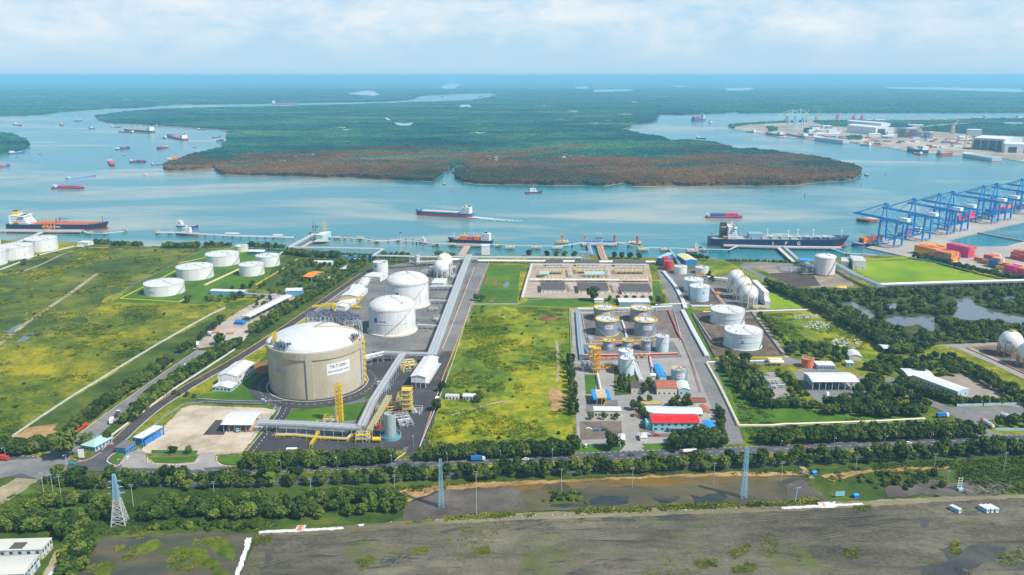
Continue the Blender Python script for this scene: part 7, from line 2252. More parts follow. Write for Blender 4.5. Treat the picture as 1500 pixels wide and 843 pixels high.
far_boat('barge','long dark flat barge left of the bulk carrier','barge',(163,186),(176,187.2),14,3,DSTEEL)
far_boat('barge','red barge seen end on far in the left river','barge',(88.5,182),(91.5,184.4),16,4,mat('red_hull',(),0),cargo=['salmon'])
far_boat('coaster','red and navy coaster farthest left in the wide river','ship',(21,183),(31,184.6),14,4.5,NAVY,DKRED,(.05,.25,.8,7,2))
far_boat('sampan','dark small boat off the wooded point','boat',(56,226.5),(61,226.3),5,1.8,DSTEEL,None,(.2,.6,.7,2,1))
far_boat('sampan','small dark boat above the navy container barge','boat',(159,229),(163,228.8),5,1.8,DSTEEL,None,(.2,.6,.7,2,1))
far_boat('sampan','small dark boat below the purple cargo barge','boat',(180,228),(183,227.8),5,1.8,DSTEEL,None,(.2,.6,.7,2,1))
far_boat('fishing_boat','small white fishing boat below the island tip','boat',(209,257.4),(218,257.6),7,2,SHW,None,(.3,.7,.7,3,1))
far_boat('barge','blue barge lying against the island tip','barge',(222,242.2),(240,241),12,2.5,HBLUE)
far_boat('barge','tan barge loaded with sand by the island tip','barge',(247,235),(261,232),13,3,mat('tan_hull',(.45,.30,.12),.7,.2,.2),cargo=['orange'])
far_boat('barge','dark barge off the island bend, upper one of two','barge',(312,202),(323,201),12,3,NAVY)
far_boat('barge','dark barge off the island bend, lower one of two','barge',(318,207.6),(328,207),14,4,NAVY,cargo=['blue'])
far_boat('sampan','small dark boat between tanker and island bend','boat',(283,216.4),(287,216.8),6,2,DSTEEL,None,(.2,.6,.7,2,1))
far_boat('barge','dark moored barge under the upper island shore','barge',(290,190.6),(301,190.8),12,3,DSTEEL)
far_boat('barge','line of dark barges right under the upper island shore','barge',(228,185.4),(238,185.6),12,3,DSTEEL)
ship('bulk_carrier','distant red and grey bulk carrier with deck cranes in the far channel','bulk carrier',(398,153.4),(439,153),40,12,mat('grey_hull',(),0),DKRED,4,(.03,.14,.85,24,4),(.05,4,26,RED),extras=bulk)
far_boat('barge','dark boat in the far channel before its wide end','boat',(646,142.2),(650,142.2),20,8,DSTEEL,None,(.3,.7,.7,10,2))
far_boat('barge','dark boat at the wide end of the far channel','boat',(701,141.6),(708,141.6),20,8,DSTEEL,None,(.3,.7,.7,10,2))
def cship(t,L,B,fb):
 for i,c in enumerate(['blue','red','magenta','blue','brown','red']):
  MB().box(L*(.24+.11*i),0,fb+6,L*.1,B*.9,12).build('container_bay',CC[c],t)
ship('container_ship','distant blue container ship stacked high in the right river arm','container ship',(1031,177.2),(1012.5,177.6),32,12,HBLUE,DKGRN,2,(.06,.16,.85,24,5),None,extras=cship)
far_boat('river_ship','small white ship right of the distant container ship','ship',(1038,181.2),(1045,181.6),14,5,SHW,None,(.2,.6,.8,8,2))
far_boat('barge','dark low barge in the middle of the right river arm','barge',(1021,202.5),(1033.5,204),14,3.5,NAVY)
far_boat('sampan','tiny dark boat at the creek mouth between the islands','boat',(649,270.6),(652.5,271),5,2,DSTEEL,None,(.2,.6,.7,2,1))
far_boat('sampan','tiny dark boat off the right tip of the island','boat',(1267,256.6),(1271.5,258),6,2,DSTEEL,None,(.2,.6,.7,2,1))
for(x,y,lab)in((662,281,'red river buoy below the creek mouth'),(1262,271,'red river buoy off the right tip of the island'),(350,273.5,'red river buoy off the left lobe of the island'),(1297,257,'dark river buoy right of the island tip'),(1179,287.5,'dark river buoy below the long shore of the island')):
 p=G(x,y,WZ)
 t=thing('buoy',lab,'buoy',(p.x,p.y,WZ))
 MB().lathe([(.01,-1),(1.8,-.6),(1.8,.8),(.6,1.2),(.5,4.2),(.01,4.4)],12).build('body',RED if 'red' in lab else DSTEEL,t)
 MB().box(0,0,4.9,1.2,1.2,1.0).build('top_mark',RED if 'red' in lab else DSTEEL,t)
t,L=ship('feeder_ship','blue container feeder ship moored under the first quay crane','container ship',(1292,355.5),(1249,361.5),17,4.5,HBLUE,DKGRN,.8,(.02,.12,.8,7,2),None,False)
bpy.context.view_layer.update()
stack_on(t,L,17,4.5,.18,.9,['red','salmon','orange'],3,'%s container on the feeder ship under the first quay crane','containers on the first feeder ship',5,rows=4)
t,L=ship('feeder_ship','dark green blue feeder ship in front of the first feeder','ship',(1300,357.5),(1267,361.2),9,3.2,NAVY,DKGRN,.6,(.1,.4,.8,5,2),None,False)
t,L=ship('feeder_ship','blue feeder ship with red cargo moored between the quay cranes','container ship',(1345,344),(1312,351),16,4.5,HBLUE,DKGRN,.8,(.02,.16,.8,8,2),None,False)
bpy.context.view_layer.update()
stack_on(t,L,16,4.5,.3,.9,['magenta','blue','red'],2,'%s container on the feeder ship between the quay cranes','containers on the second feeder ship',6,rows=3)
t,L=ship('feeder_ship','magenta loaded feeder ship moored at the middle of the quay','container ship',(1432,318.5),(1396,328),17,4.5,mat('purple_red_hull',(),0),DKGRN,.8,(.02,.12,.8,8,2),None,False)
bpy.context.view_layer.update()
stack_on(t,L,17,4.5,.2,.9,['magenta','magenta','red'],3,'%s container on the feeder ship at the middle of the quay','containers on the third feeder ship',7,rows=3)
t,L=ship('feeder_ship','feeder ship with red and yellow cargo at the far end of the quay','container ship',(1500,301.5),(1440,315.5),17,4.5,HBLUE,DKGRN,.8,(.02,.12,.8,8,2),None,False,simple_cargo(['yellow','red','salmon','magenta','red','blue']))
t,L=ship('deck_barge','flat grey deck barge with rusty side behind the first quay crane','barge',(1293,320.5),(1262,325.8),26,4.2,mat('rusty_hull',(.24,.10,.06),.7,.3,.2),mat('pale_barge_deck',(.50,.45,.42),.8,.2,.1),.4,None,None,False,fine=.05)
def quay_crane_meshes():
 b=MB()
 X,Y,Hh=9,30,40
 for x in(-X,X):
  for y in(0,Y):
   b.bar((x,y,2.5),(x*.86,y,Hh),2.0,2.6)
  b.bar((x,0,15),(x,Y,15),1.2,1.8)
  b.bar((x,0,15),(x*.9,Y,Hh-2),.8)
  b.bar((x,Y,4),(x,0,15),.6)
  b.bar((x*.88,-2,Hh-1),(x*.88,Y+2,Hh-1),1.2,1.6)
 for y in(0,Y):
  b.bar((-X,y,3),(X,y,3),1.8,2.2)
  b.bar((-X,y,Hh-3),(X,y,Hh-3),1.4,2)
  b.bar((-X,y,15),(X,y,15),1.0,1.4)
 legs=b.mesh('portal',CRANEB)
 b=MB()
 for x in(-3,3):
  b.bar((x,-24,Hh),(x,86,Hh+2.4),1.6,2.8)
 for k in range(28):
  y=-24+110*k/27
  z=Hh+2.4*(y+24)/110
  b.bar((-3,y,z),(3,y,z),.5)
 boom=b.mesh('boom',CRANEB)
 b=MB()
 for x in(-7,7):
  b.bar((x,Y,Hh),(x*.25,Y-1,Hh+25),1.5)
  b.bar((x*.6,2,Hh),(x*.25,Y-1,Hh+25),.7)
 b.bar((-4.4,Y,Hh+11),(4.4,Y,Hh+11),.7)
 b.box(0,Y-1,Hh+25.5,5,4,1.6)
 apex=b.mesh('apex_frame',CRANEB)
 b=MB()
 for x in(-1.6,1.6):
  b.bar((x,Y-1,Hh+25),(x*1.8,82,Hh+3),.7)
  b.bar((x,Y-1,Hh+25),(x*1.8,56,Hh+2),.4)
  b.bar((x,Y-1,Hh+25),(x*1.8,-20,Hh),.5)
 stay=b.mesh('stay',CRANEB)
 house=MB().box(0,-7,Hh+4.4,8,15,5.4).mesh('machinery_house',SHW)
 cab=MB().box(0,40,Hh-3,4,5,3).mesh('trolley_cab',SHW)
 bg=MB()
 for s in(-1,1):
  bg.box(s*6,0,1.0,9,1.6,1.9)
 bogie=bg.mesh('bogie',mat('orange_red_bogie',(.62,.16,.05),.6,.15,.4))
 return[('portal',legs,(0,0,0)),('boom',boom,(0,0,0)),('apex_frame',apex,(0,0,0)),('stay',stay,(0,0,0)),('machinery_house',house,(0,0,0)),('trolley_cab',cab,(0,0,0)),('bogie',bogie,(0,0,0)),('bogie',bogie,(0,30,0))]
d_=G(1248,310.6,40)-G(1347,328,40)
CRZ=math.atan2(d_.y,d_.x)-PI/2
QC=quay_crane_meshes()
for i,(x,y,lab)in enumerate([(1309,363.5,'blue quay crane nearest the gas carrier, first of the row'),(1350.5,354,'blue quay crane, second of the row from the gas carrier'),(1387,344.5,'blue quay crane, third of the row from the gas carrier'),(1407,339.5,'blue quay crane close behind the third of the row'),(1452,328.5,'blue quay crane, fifth of the row from the gas carrier'),(1471,324,'blue quay crane close behind the fifth of the row'),(1508,315,'blue quay crane at the right edge of the view'),(1530,309,'blue quay crane beyond the right edge with its boom in view')]):
 p=G(x,y,.5)
 cx_=Vector((math.cos(CRZ),math.sin(CRZ),0))*9
 t=thing('quay_crane',lab,'quay crane',(p.x+cx_.x,p.y+cx_.y,.5),CRZ,'blue quay cranes along the container terminal')
 for nm,me,lc in QC:
  link_mesh(nm,me,t,lc)
QY=yaw(G(1345,376),G(1400,356))
def yard_block(px,rz,nb,nr,tiers,cols,label,group,seed,gap=.35):
 rr=random.Random(seed)
 a=G(px[0],px[1],.5)
 u,v=Vector((math.cos(rz),math.sin(rz))),Vector((-math.sin(rz),math.cos(rz)))
 for i in range(nb):
  for j in range(nr):
   hgt=tiers-(1 if rr.random()<.22 else 0)
   cc=cols[min(len(cols)-1,int(j*len(cols)/nr+rr.random()*.5))]
   for k in range(hgt):
    if k<tiers-2 and j>0 and 0<i<nb-1 or k<tiers-2 and j>0 and i==0:
     continue
    c=cc if rr.random()<.65 else rr.choice(cols)
    q=Vector((a.x,a.y))+u*(12.6*(i+.5))+v*(2.6*(j+.5))
    container((q.x,q.y),rz,c,label%c,group,.5+2.6*k)
YR=math.atan2(-d_.y,-d_.x)
for px,nb,nr,ti,cols,lab,gr in[((1338,371.5),2,15,5,['orange','orange','salmon','yellow','yellow'],'%s container in the yard stack nearest the first crane','containers in the first yard stack'),((1358,377),3,8,5,['salmon','orange','yellow','magenta'],'%s container in the middle yard stack behind the tree row','containers in the middle yard stack'),((1383,371.5),3,7,6,['magenta','red','salmon'],'%s container in the tall red stack by the first basin','containers in the red yard stack'),((1439,386),1,9,5,['red','orange','salmon','white'],'%s container in the left stack of the right hand yard','containers in the right yard, left stack'),((1447,391),1,6,5,['blue','blue','salmon','white'],'%s container in the blue fronted stack of the right hand yard','containers in the right yard, blue stack'),((1458,394),2,9,3,['brown','orange','white','yellow','orange'],'%s container in the middle stack of the right hand yard','containers in the right yard, middle stack'),((1471,400),1,8,4,['magenta','magenta','red','orange'],'%s container in the front stack of the right hand yard','containers in the right yard, front stack'),((1488,403),2,9,4,['magenta','yellow','brown','orange'],'%s container in the stack at the right edge','containers in the right yard, edge stack'),((1426,381.5),1,4,2,['orange','red'],'%s container in the small stack between the two yards','containers between the yards'),((1479,379),3,6,5,['red','salmon','red'],'%s container in the tall dull red stack at the right edge','containers in the right yard, back stack')]:
 yard_block(px,YR,nb,nr,ti,cols,lab,gr,int(px[0]))
flush_containers()
FWH=mat('far_hall_white',(.72,.73,.74),.6,.06,.05)
building('ship_hall','long white hall of the far shipyard, nearer one with dark end',(1240,193.5),(1282,198),(1262,186)if False else 60,h=32,roof='gable_u',rise=6,wm=FWH,rm=FWH,win=[('r',1,.5,40,26,DSTEEL,'door')])
building('ship_hall','long white hall of the far shipyard behind the nearer one',(1240,184),(1290,188),60,h=24,roof='gable_u',rise=4,wm=FWH,rm=FWH)
building('ship_hall','huge pale assembly hall with dark door bays at the right edge',(1424,219),(1470,222),150,h=42,roof='gable_u',rise=5,wm=mat('hall_grey',(.50,.55,.60),.6,.06,.05),rm=FWH,win=[('f',4,.5,24,35,DSTEEL,'door')])
building('ship_hall','pale lower hall running off the right edge',(1471,224),(1540,226),100,h=30,roof='gable_u',rise=4,wm=FWH,rm=FWH,win=[('f',3,.5,26,20,DSTEEL,'door')])
building('yard_block','grey square block behind the assembly hall',(1417,203),(1437,203.5),60,h=36,roof='flat',wm=mat('hall_grey',(),0),rm=FWH)
for(x0,x1,y,d,h,lab)in[(1330,1352,186,40,10,'low white shed by the green scrub of the far yard'),(1296,1350,192.5,50,14,'long white roof behind the dark steel frames'),(1270,1298,178,40,8,'flat white shed at the back shore of the far yard'),(1472,1500,184,60,12,'blue roofed shed at the right edge of the far yard'),(1192,1230,199.5,30,10,'low pale shed along the far quay')]:
 building('yard_shed',lab,(x0,y),(x1,y+.4),d,h=h,roof='gable_u',rise=2,wm=FWH,rm=BLUEW if 'blue' in lab else FWH)
for i,(x,y,w_,h)in enumerate([(1317,200,40,50),(1328,201.5,70,45),(1350,203,45,52),(1360,202,30,40),(1338,199,50,30)]):
 skid('steel_module',['dark steel module, leftmost in the far yard','wide dark steel module, second in the far yard','tall dark steel module in the middle of the far yard','dark steel module right of the tall one','low dark steel module behind the wide one'][i],(x,y),w_,40,h*.8,0,50+i,[DSTEEL,HBLUE,GREY,TILE],n=14)
for i,(x,y,ht_,m_,lab)in enumerate([(1226,175.8,40,'red','red shipyard crane, left one of three'),(1250,176,40,'red','red shipyard crane, middle of three'),(1262,176.2,40,'red','red shipyard crane, right one of three'),(1196,176,38,'tan','tan shipyard crane alone on the sand'),(1180,174,44,'tan','tan shipyard crane behind the pale gantry'),(1152,176,40,'tan','tan shipyard crane left of the pale gantry'),(1395,196.5,52,'tan','tan crawler crane with raised boom right of the modules')]):
 p=G(x,y)
 t=thing('yard_crane',lab,'crane',(p.x,p.y,0))
 cm=mat('crane_red',(.60,.08,.12),.5,.1,.2)if m_=='red' else mat('crane_tan',(.60,.42,.24),.5,.1,.2)
 b=MB();lattice(b,-7,-7,7,7,0,ht_*.55,3,2.2,1.2,.6);b.build('portal',cm,t)
 MB().box(0,0,ht_*.6,11,9,ht_*.14).build('cab',cm,t)
 b=MB();b.bar((2,0,ht_*.6),(20,0,ht_*1.25),3.2);b.bar((-3,0,ht_*.66),(4,0,ht_*1.0),2);b.build('jib',cm,t)
for i,(x,y)in enumerate([(1160,188),(1172,187)]):
 p=G(x,y)
 t=thing('gantry_crane',['pale blue gantry crane on the sand, left one','pale blue gantry crane on the sand, right one'][i],'gantry crane',(p.x,p.y,0))
 cm=mat('pale_blue_crane',(.42,.66,.72),.5,.1,.2)
 b=MB()
 for xx in(-18,18):
  for yy in(-10,25):
   b.bar((xx,yy,0),(xx*.9,yy,66),4.5)
  b.bar((xx,-10,22),(xx,25,22),3)
 b.build('portal',cm,t)
 b=MB();b.bar((-75,5,66),(40,5,66),5,4);b.bar((-75,14,66),(40,14,66),5,4);b.build('boom',cm,t)
 b=MB();b.bar((0,8,66),(0,8,92),3.5);b.bar((0,8,92),(-70,8,68),2);b.bar((0,8,92),(38,8,68),2);b.build('apex_frame',cm,t)
for i,x in enumerate((1419,1430)):
 p=G(x,217)
 t=thing('portal_crane',['yellow portal crane left of the assembly hall doors','yellow portal crane in front of the assembly hall doors'][i],'gantry crane',(p.x,p.y,0))
 b=MB()
 for s in(-14,14):
  b.bar((s*1.2,0,0),(s,0,40),3.4)
 b.build('leg_frame',mat('portal_yellow',(.70,.45,.08),.5,.1,.2),t)
 MB().bar((-18,0,40),(18,0,40),4,5).build('girder',mat('portal_yellow',(),0),t)
for(st,bw,bm_,fb,hm,lab)in[((1239,211),(1194,205.5),40,14,mat('dock_grey',(.50,.55,.58),.6,.1,.05),'long grey floating dock at the left of the far yard'),((1460,237),(1414,229.5),45,12,mat('dock_grey',(),0),'grey floating dock at the right of the far yard'),((1356,225.5),(1330,221.5),26,12,NAVY,'navy ship moored at the far quay beside a red one'),((1374,228),(1394,227.4),24,9,mat('red_hull',(),0),'bright red ship moored at the far quay'),((1182,203.5),(1152,198.5),24,10,mat('grey_hull',(),0),'grey white ship at the left end of the far quay'),((1146,200.4),(1122,196.8),22,9,mat('purple_red_hull',(),0),'dark red ship at the tip of the far quay'),((1350,227.6),(1339,226),12,5,mat('red_hull',(),0),'small red tug before the navy ship at the far quay'),((1275,214.2),(1260,212.6),14,6,SHW,'small white ship at the corner of the far quay'),((1445,177),(1422,176.4),30,14,mat('grey_hull',(),0),'grey ship behind the far yard, left one'),((1495,176.6),(1466,176.8),30,14,DSTEEL,'dark ship behind the far yard at the right'),((1106,194.6),(1092,193.2),14,6,SHW,'white boat at the peninsula tip')]:
 ship('yard_ship',lab,'ship',st,bw,bm_,fb,hm,DKGRN,1.5,None if 'dock' in lab else(.05,.25,.8,fb*1.0,3),None,'dock' not in lab)
for i,(x,y,lab)in enumerate([(1398,119,''),(1420,119,'')]):
 pass
rr=random.Random(21)
for i in range(34):
 x=rr.uniform(1180,1415)
 y=rr.uniform(188+max(0,x-1250)*.05,199+max(0,x-1250)*.13)
 c=rr.choice(['white','white','blue','brown'])
 p=G(x,y)
 w_,d_,h_=rr.uniform(18,50),rr.uniform(14,26),rr.uniform(7,14)
 t=thing('yard_shed','small shed with %s roof among the works of the far shipyard'%c,'shed',(p.x,p.y,0),rr.uniform(-.2,.2),'small sheds of the far shipyard')
 MB().box(w_/2,d_/2,h_/2,w_,d_,h_).build('wall',FWH,t)
 b=MB();roof_shape(b,w_,d_,h_,'gable_u',2.5,.6,.5);b.build('roof',CC[c],t)
rr=random.Random(9)
for i in range(100):
 x,y=rr.uniform(1150,1440),rr.uniform(200,219)
 if x<1262:y=196+(x-1150)*.05+rr.uniform(0,5)
 if x>=1262 and(y>211+(x-1240)*.13 or y<196):
  y=206+(x-1262)*.06+rr.uniform(0,6)
 p=G(x,y)
 c=rr.choice(['red','brown','blue','white','brown','blue'])
 o=MB().box(0,0,2.4,rr.uniform(8,30),rr.uniform(6,16),4.8).build('stored_block',CC[c],None,(p.x,p.y,0),rr.uniform(-.3,.3))
 tag(o,'%s steel block lying in the open far shipyard'%c,'steel block','steel blocks in the far shipyard')
def rw(px,n,kind,label,group,**k):
 row(px,n,kind,label,group,**k)
N1=[(70,706),(150,711),(300,711),(450,707),(600,702),(750,696),(900,689.5),(1050,683.5),(1180,677.5),(1300,672),(1430,664.5),(1530,660),(1640,655)]
MIX=('roadside','roadside','broadleaf','roadside','light')
rw(N1,112,MIX,'bushy tree in the long hedge on the near side of the main road','trees on the near side of the main road',s=(.65,1.3),rows=2,gap=7.5,jit=2)
rw([(358,684),(420,683),(478,681)],13,('roadside','roadside','broadleaf'),'bushy tree in the hedge before the plant yard, left half','hedge before the plant yard, left half',rows=2,gap=6)
rw([(484,681),(530,679),(574,676.5)],12,('roadside','roadside','broadleaf'),'bushy tree in the hedge before the plant yard, right half','hedge before the plant yard, right half',rows=2,gap=6)
rw([(618,673),(720,668.5),(838,664)],32,('roadside','roadside','broadleaf'),'bushy tree in the hedge below the green central meadow','hedge below the central meadow',s=(.95,1.25),rows=2,gap=6.5)
rw([(1112,650),(1200,646),(1320,641),(1428,638)],44,('roadside','roadside','broadleaf'),'bushy tree in the hedge below the east lawn','hedge below the east lawn',s=(1.0,1.3),rows=2,gap=7)
grove([(985,648),(1000,640),(1040,640),(1062,648),(1064,658),(988,662)],22,'roadside','dark tree between the red roofed office and the main road','trees below the red roofed office')
rw([(1052,600),(1060,640)],8,'roadside','dark tree in the column right of the blue tarpaulin','trees right of the blue tarpaulin',s=(.7,.9))
rw([(-60,662),(0,664),(40,664),(82,656)],20,'roadside','dark tree left of the road junction at the left edge','trees left of the junction',rows=2,gap=7)
spot(G(99,672),2.3,'roadside','single broad dark tree at the junction by the plant entrance',None)
for(x,y,s,l)in[(129,652,1.1,'tree left of the pale green hip roof'),(158,648,.9,'tree right of the pale green hip roof'),(277,666,.7,'small round tree, right of two behind the front rail fence'),(254,666,.75,'small round tree, left of two behind the front rail fence'),(840,664,1.5,'big dark tree at the corner of meadow and gas plant'),(895,658,1.5,'big dark tree in front of the brown paving'),(698,441,1.0,'left dark tree in the lower corner of the lawn'),(706,442,.9,'right dark tree in the lower corner of the lawn'),(868,441,1.9,'biggest dark tree before the middle valve house'),(648,574,1.0,'dark tree at the left fence of the meadow'),(640,602,1.1,'dark tree at the meadow fence by the white ruins'),(703,590,1.0,'dark tree right of the white ruins'),(968,447,1.4,'dark tree left of the east road by the valve houses'),(36,389,1.1,'lone bush beside the white pipe track'),(322,506,1.4,'lone tree at the corner of the truck yard'),(276,444,1.2,'dark tree at the bund corner of the left farm')]:
 spot(G(x,y),s,'roadside','dark '+l if not l.startswith(('dark','single','small','big','left','right','lone'))else l,None)
for i,x in enumerate((893,905,917,929,941,953)):
 spot(G(x,441),.8,'round','small round tree in the row before the valve houses','round trees before the valve houses')
for x,y in((775,376),(801,377),(815,377.4),(827,377.6),(841,378),(899,379.2),(911,379.4),(923,379.6),(936,380)):
 spot(G(x,y),1.25,'round','round dark tree on the shore behind the valve houses','round trees on the shore')
rw([(834,530),(837,565),(841,612)],18,'cypress','slim dark conifer in the column between meadow and gas plant','conifers between meadow and gas plant',s=(1.1,1.5),rows=2,gap=3)
grove([(900,568),(908,558),(922,556),(924,575),(902,577)],12,'cypress','slim dark conifer below the pale blue twin tanks','conifers below the twin tanks',mind=2.5)
grove([(925,604),(938,580),(952,560),(950,600),(938,612)],9,'roadside','dark tree around the black roofed box building','trees by the black roofed box',s=(.7,1))
grove([(978,592),(1010,586),(1012,600),(984,600)],8,'roadside','dark tree between rusty workshop and long pale store','trees by the rusty workshop',s=(.7,.9))
for x in(866,884,903):
 spot(G(x,615),.75,'light','round shrub before the office with square windows','shrubs before the office','shrub')
for x in(893,904,912):
 spot(G(x,655),.6,'light','small shrub by the gas plant gate','shrubs by the gas plant gate','shrub')
rw([(938,610),(950,616),(955,622)],7,'roadside','dark tree left of the red roofed office','trees left of the red roofed office',s=(.6,.8))
rw([(100,640),(140,606),(176,580),(215,556),(250,530)],34,'roadside','dark tree in the hedge left of the west road','hedge left of the west road',s=(.7,1.0),rows=2,gap=5)
rw([(262,520),(300,494),(330,468)],16,'roadside','dark tree in the hedge left of the truck yard','hedge left of the truck yard',s=(.7,1))
rw([(186,622),(216,592),(250,566),(300,532),(350,504)],44,'broadleaf','green tree between west road and plant road','trees between west road and plant road',s=(.8,1.1),rows=2,gap=7)
rw([(372,490),(400,470),(432,450),(470,428),(500,408),(530,390)],48,'broadleaf','green tree along the plant road above the truck yard','trees along the plant road',s=(.8,1.2),rows=2,gap=8)
grove([(408,402),(440,380),(490,376),(545,380),(530,396),(500,414),(470,428),(440,436),(415,420)],90,'broadleaf','green tree among the offices near the shore','trees among the offices',s=(.7,1.1))
grove([(370,455),(395,436),(440,440),(430,455),(400,470)],16,'light','light green tree beside the truck yard lanes','trees beside the truck yard',s=(.7,1))
grove([(300,432),(370,416),(410,420),(420,438),(360,444),(300,446)],26,'broadleaf','green tree around the long blue store','trees around the long blue store',s=(.6,.9))
rw([(230,574),(290,585)],6,'light','shrub by the white annex','shrubs by the white annex',s=(.5,.7),name='shrub')
rw([(137,357),(160,358.5)],6,'mangrove','bush on the far left shore beside the white lodge','bushes beside the white lodge',s=(.9,1.2))
rw([(164,359.5),(210,361)],9,'mangrove','bush on the shore left of the barge jetty','bushes left of the barge jetty',s=(.8,1.2))
rw([(238,363),(292,362)],14,'mangrove','dark bush on the shore behind the barge jetty','bushes behind the barge jetty',s=(1,1.4),rows=2,gap=5)
rw([(300,362),(340,363)],9,'broadleaf','tree on the shore left of the beige tank','trees left of the beige tank')
rw([(366,364.5),(415,367)],14,'broadleaf','tree on the shore right of the beige tank','trees right of the beige tank',s=(1,1.4))
rw([(420,372),(450,376),(495,378)],18,'broadleaf','tree by the root of the pinkish trestle','trees by the pinkish trestle',s=(.9,1.2),rows=2,gap=6)
rw([(560,377),(600,379)],8,'broadleaf','tree left of the vertical vessel at the shore','trees by the vertical vessel')
rw([(640,374),(665,375)],7,'mangrove','bush behind the left spheres','bushes behind the left spheres',s=(.7,1))
rw([(1000,379),(1036,382)],8,'roadside','dark tree right of the pale yellow roof','trees right of the pale yellow roof',s=(.8,1.1))
rw([(1062,382.5),(1178,385)],24,'mangrove','low bush on the bank behind the loop road','bushes behind the loop road',s=(.4,.6),name='shrub')
rw([(1036,400),(1046,416)],6,'roadside','dark shrub beside the short white tanks','shrubs beside the short white tanks',s=(.6,.8),name='shrub')
grove([(205,748),(250,738),(420,736),(560,732),(598,734),(586,752),(480,760),(380,762),(280,766),(215,765)],62,('broadleaf','broadleaf','light','roadside'),'leafy green tree in the wood before the near hedge','wood before the near hedge',s=(.7,1.25),mind=5)
grove([(560,722),(598,728),(590,750),(520,758),(540,736)],10,'light','light green tree at the right end of the near wood','light trees in the near wood',s=(.9,1.2))
grove([(40,752),(80,736),(130,734),(168,745),(165,764),(60,766)],20,'broadleaf','leafy tree left of the grey lattice pylon','grove left of the pylon',s=(.8,1.1))
grove([(-30,782),(0,772),(60,766),(130,772),(136,784),(110,792),(90,790),(80,778),(0,782)],32,'broadleaf','green tree behind the white halls of the lower left','grove behind the white halls',s=(.9,1.2))
grove([(104,800),(125,788),(134,804),(118,842),(106,860),(88,850),(92,826)],24,'broadleaf','green tree right of the white halls by the marsh','grove by the marsh',s=(.8,1.1))
rw([(215,772),(300,772),(372,772)],22,'mangrove','low bush between near wood and marsh','bushes by the marsh',s=(.3,.6),name='shrub',jit=4)
grove([(1250,702),(1280,694),(1360,694),(1400,702),(1380,716),(1290,718)],22,'mangrove','brownish bush on the wet ground by the sand strip','bushes on the wet ground',s=(.35,.65),name='shrub')
grove([(795,735),(810,722),(850,724),(860,738)],12,'mangrove','reed clump standing in the brown flooded strip','reed clumps in the flooded strip',s=(.3,.5),name='shrub')
grove([(1052,540),(1062,524),(1085,520),(1106,545),(1130,586),(1120,608),(1090,584),(1064,552)],46,('roadside','broadleaf'),'tree in the grove left of the pale substation pad','grove left of the substation',s=(.9,1.25))
rw([(1118,598),(1160,598),(1204,598)],12,'broadleaf','small tree in the row below the substation pad','row below the substation',s=(.7,.9))
grove([(1136,546),(1150,545),(1186,582),(1162,582)],24,'mangrove','low dark shrub right of the substation pad','shrubs right of the substation',s=(.4,.6),name='shrub')
grove([(1205,596),(1250,586),(1268,556),(1290,560),(1358,596),(1352,612),(1280,614),(1210,608)],74,('roadside','broadleaf','roadside'),'tree in the grove between loading hall and depot road','grove by the depot road',s=(.85,1.2))
rw([(1320,562),(1350,578),(1400,592)],22,'roadside','dark tree in the hedge before the long depot office','hedge before the depot office',s=(.7,.9),rows=2,gap=5)
rw([(1404,594),(1446,592),(1500,592)],14,'broadleaf','tree behind the white panelled wall of the depot','trees behind the depot wall',s=(.7,.9))
grove([(1262,545),(1296,528),(1395,526),(1425,545),(1400,553),(1316,546),(1290,556)],50,('roadside','broadleaf'),'tree behind the depot halls','trees behind the depot halls',s=(.8,1.1))
rw([(1410,540),(1450,562),(1500,590),(1560,612)],26,'broadleaf','tree along the lane left of the right hand spheres','trees left of the right hand spheres',s=(.8,1.1),rows=2,gap=9)
grove([(1456,624),(1500,612),(1560,616),(1560,630),(1500,630),(1460,630)],12,'broadleaf','tree on the island of the depot exit','trees on the depot exit island',s=(.8,1))
grove([(1130,516),(1180,508),(1236,520),(1240,532),(1200,528),(1160,522)],24,'roadside','dark tree behind the orange red tank','trees behind the orange tank',s=(.7,1))
rw([(1110,460),(1134,490),(1160,518)],12,'roadside','dark bush on the lane right of the long dike','bushes right of the long dike',s=(.5,.9))
rw([(1128,422),(1190,449),(1250,482),(1320,520)],44,('roadside','broadleaf'),'big tree in the belt beside the mangrove swamp','tree belt beside the mangrove swamp',s=(1.0,1.4),rows=2,gap=9)
POOLS=[[G(*p)for p in q]for q in([(1228,448),(1246,440),(1272,451),(1286,466),(1274,472),(1250,458)],[(1292,448),(1312,443),(1318,453),(1304,458)],[(1286,470),(1310,462),(1340,464),(1352,460),(1374,464),(1374,480),(1366,492),(1345,480),(1320,484)],[(1392,440),(1420,435),(1434,447),(1460,456),(1510,466),(1600,478),(1600,504),(1500,482),(1462,474),(1420,474),(1388,468),(1400,452)],[(1462,437),(1488,433),(1488,443),(1466,443)])]
n0=len(SPOTS)
grove([(1120,416),(1150,424),(1250,430),(1300,427),(1420,427),(1500,424),(1640,424),(1640,520),(1500,502),(1372,505),(1340,522),(1318,512),(1262,478),(1220,456),(1168,438)],640,('mangrove','mangrove','broadleaf'),'mangrove in the swamp','mangrove swamp',s=(.6,1.15),wood='mangrove_swamp',mind=4.6)
SPOTS[n0:]=[q for q in SPOTS[n0:]if not any(inside(np.array([q[0]]),np.array([q[1]]),P_)[0]for P_ in POOLS)]
rw([(1338,379.5),(1370,384),(1420,398),(1470,409),(1520,418)],44,'roadside','dark tree in the row between bright field and container yard','tree row before the container yard',s=(.8,1.15))
rw([(1300,421),(1400,419),(1500,418),(1600,416)],50,'mangrove','mangrove along the grey lattice rack','mangroves along the lattice rack',wood='mangrove_swamp',s=(.6,.9))
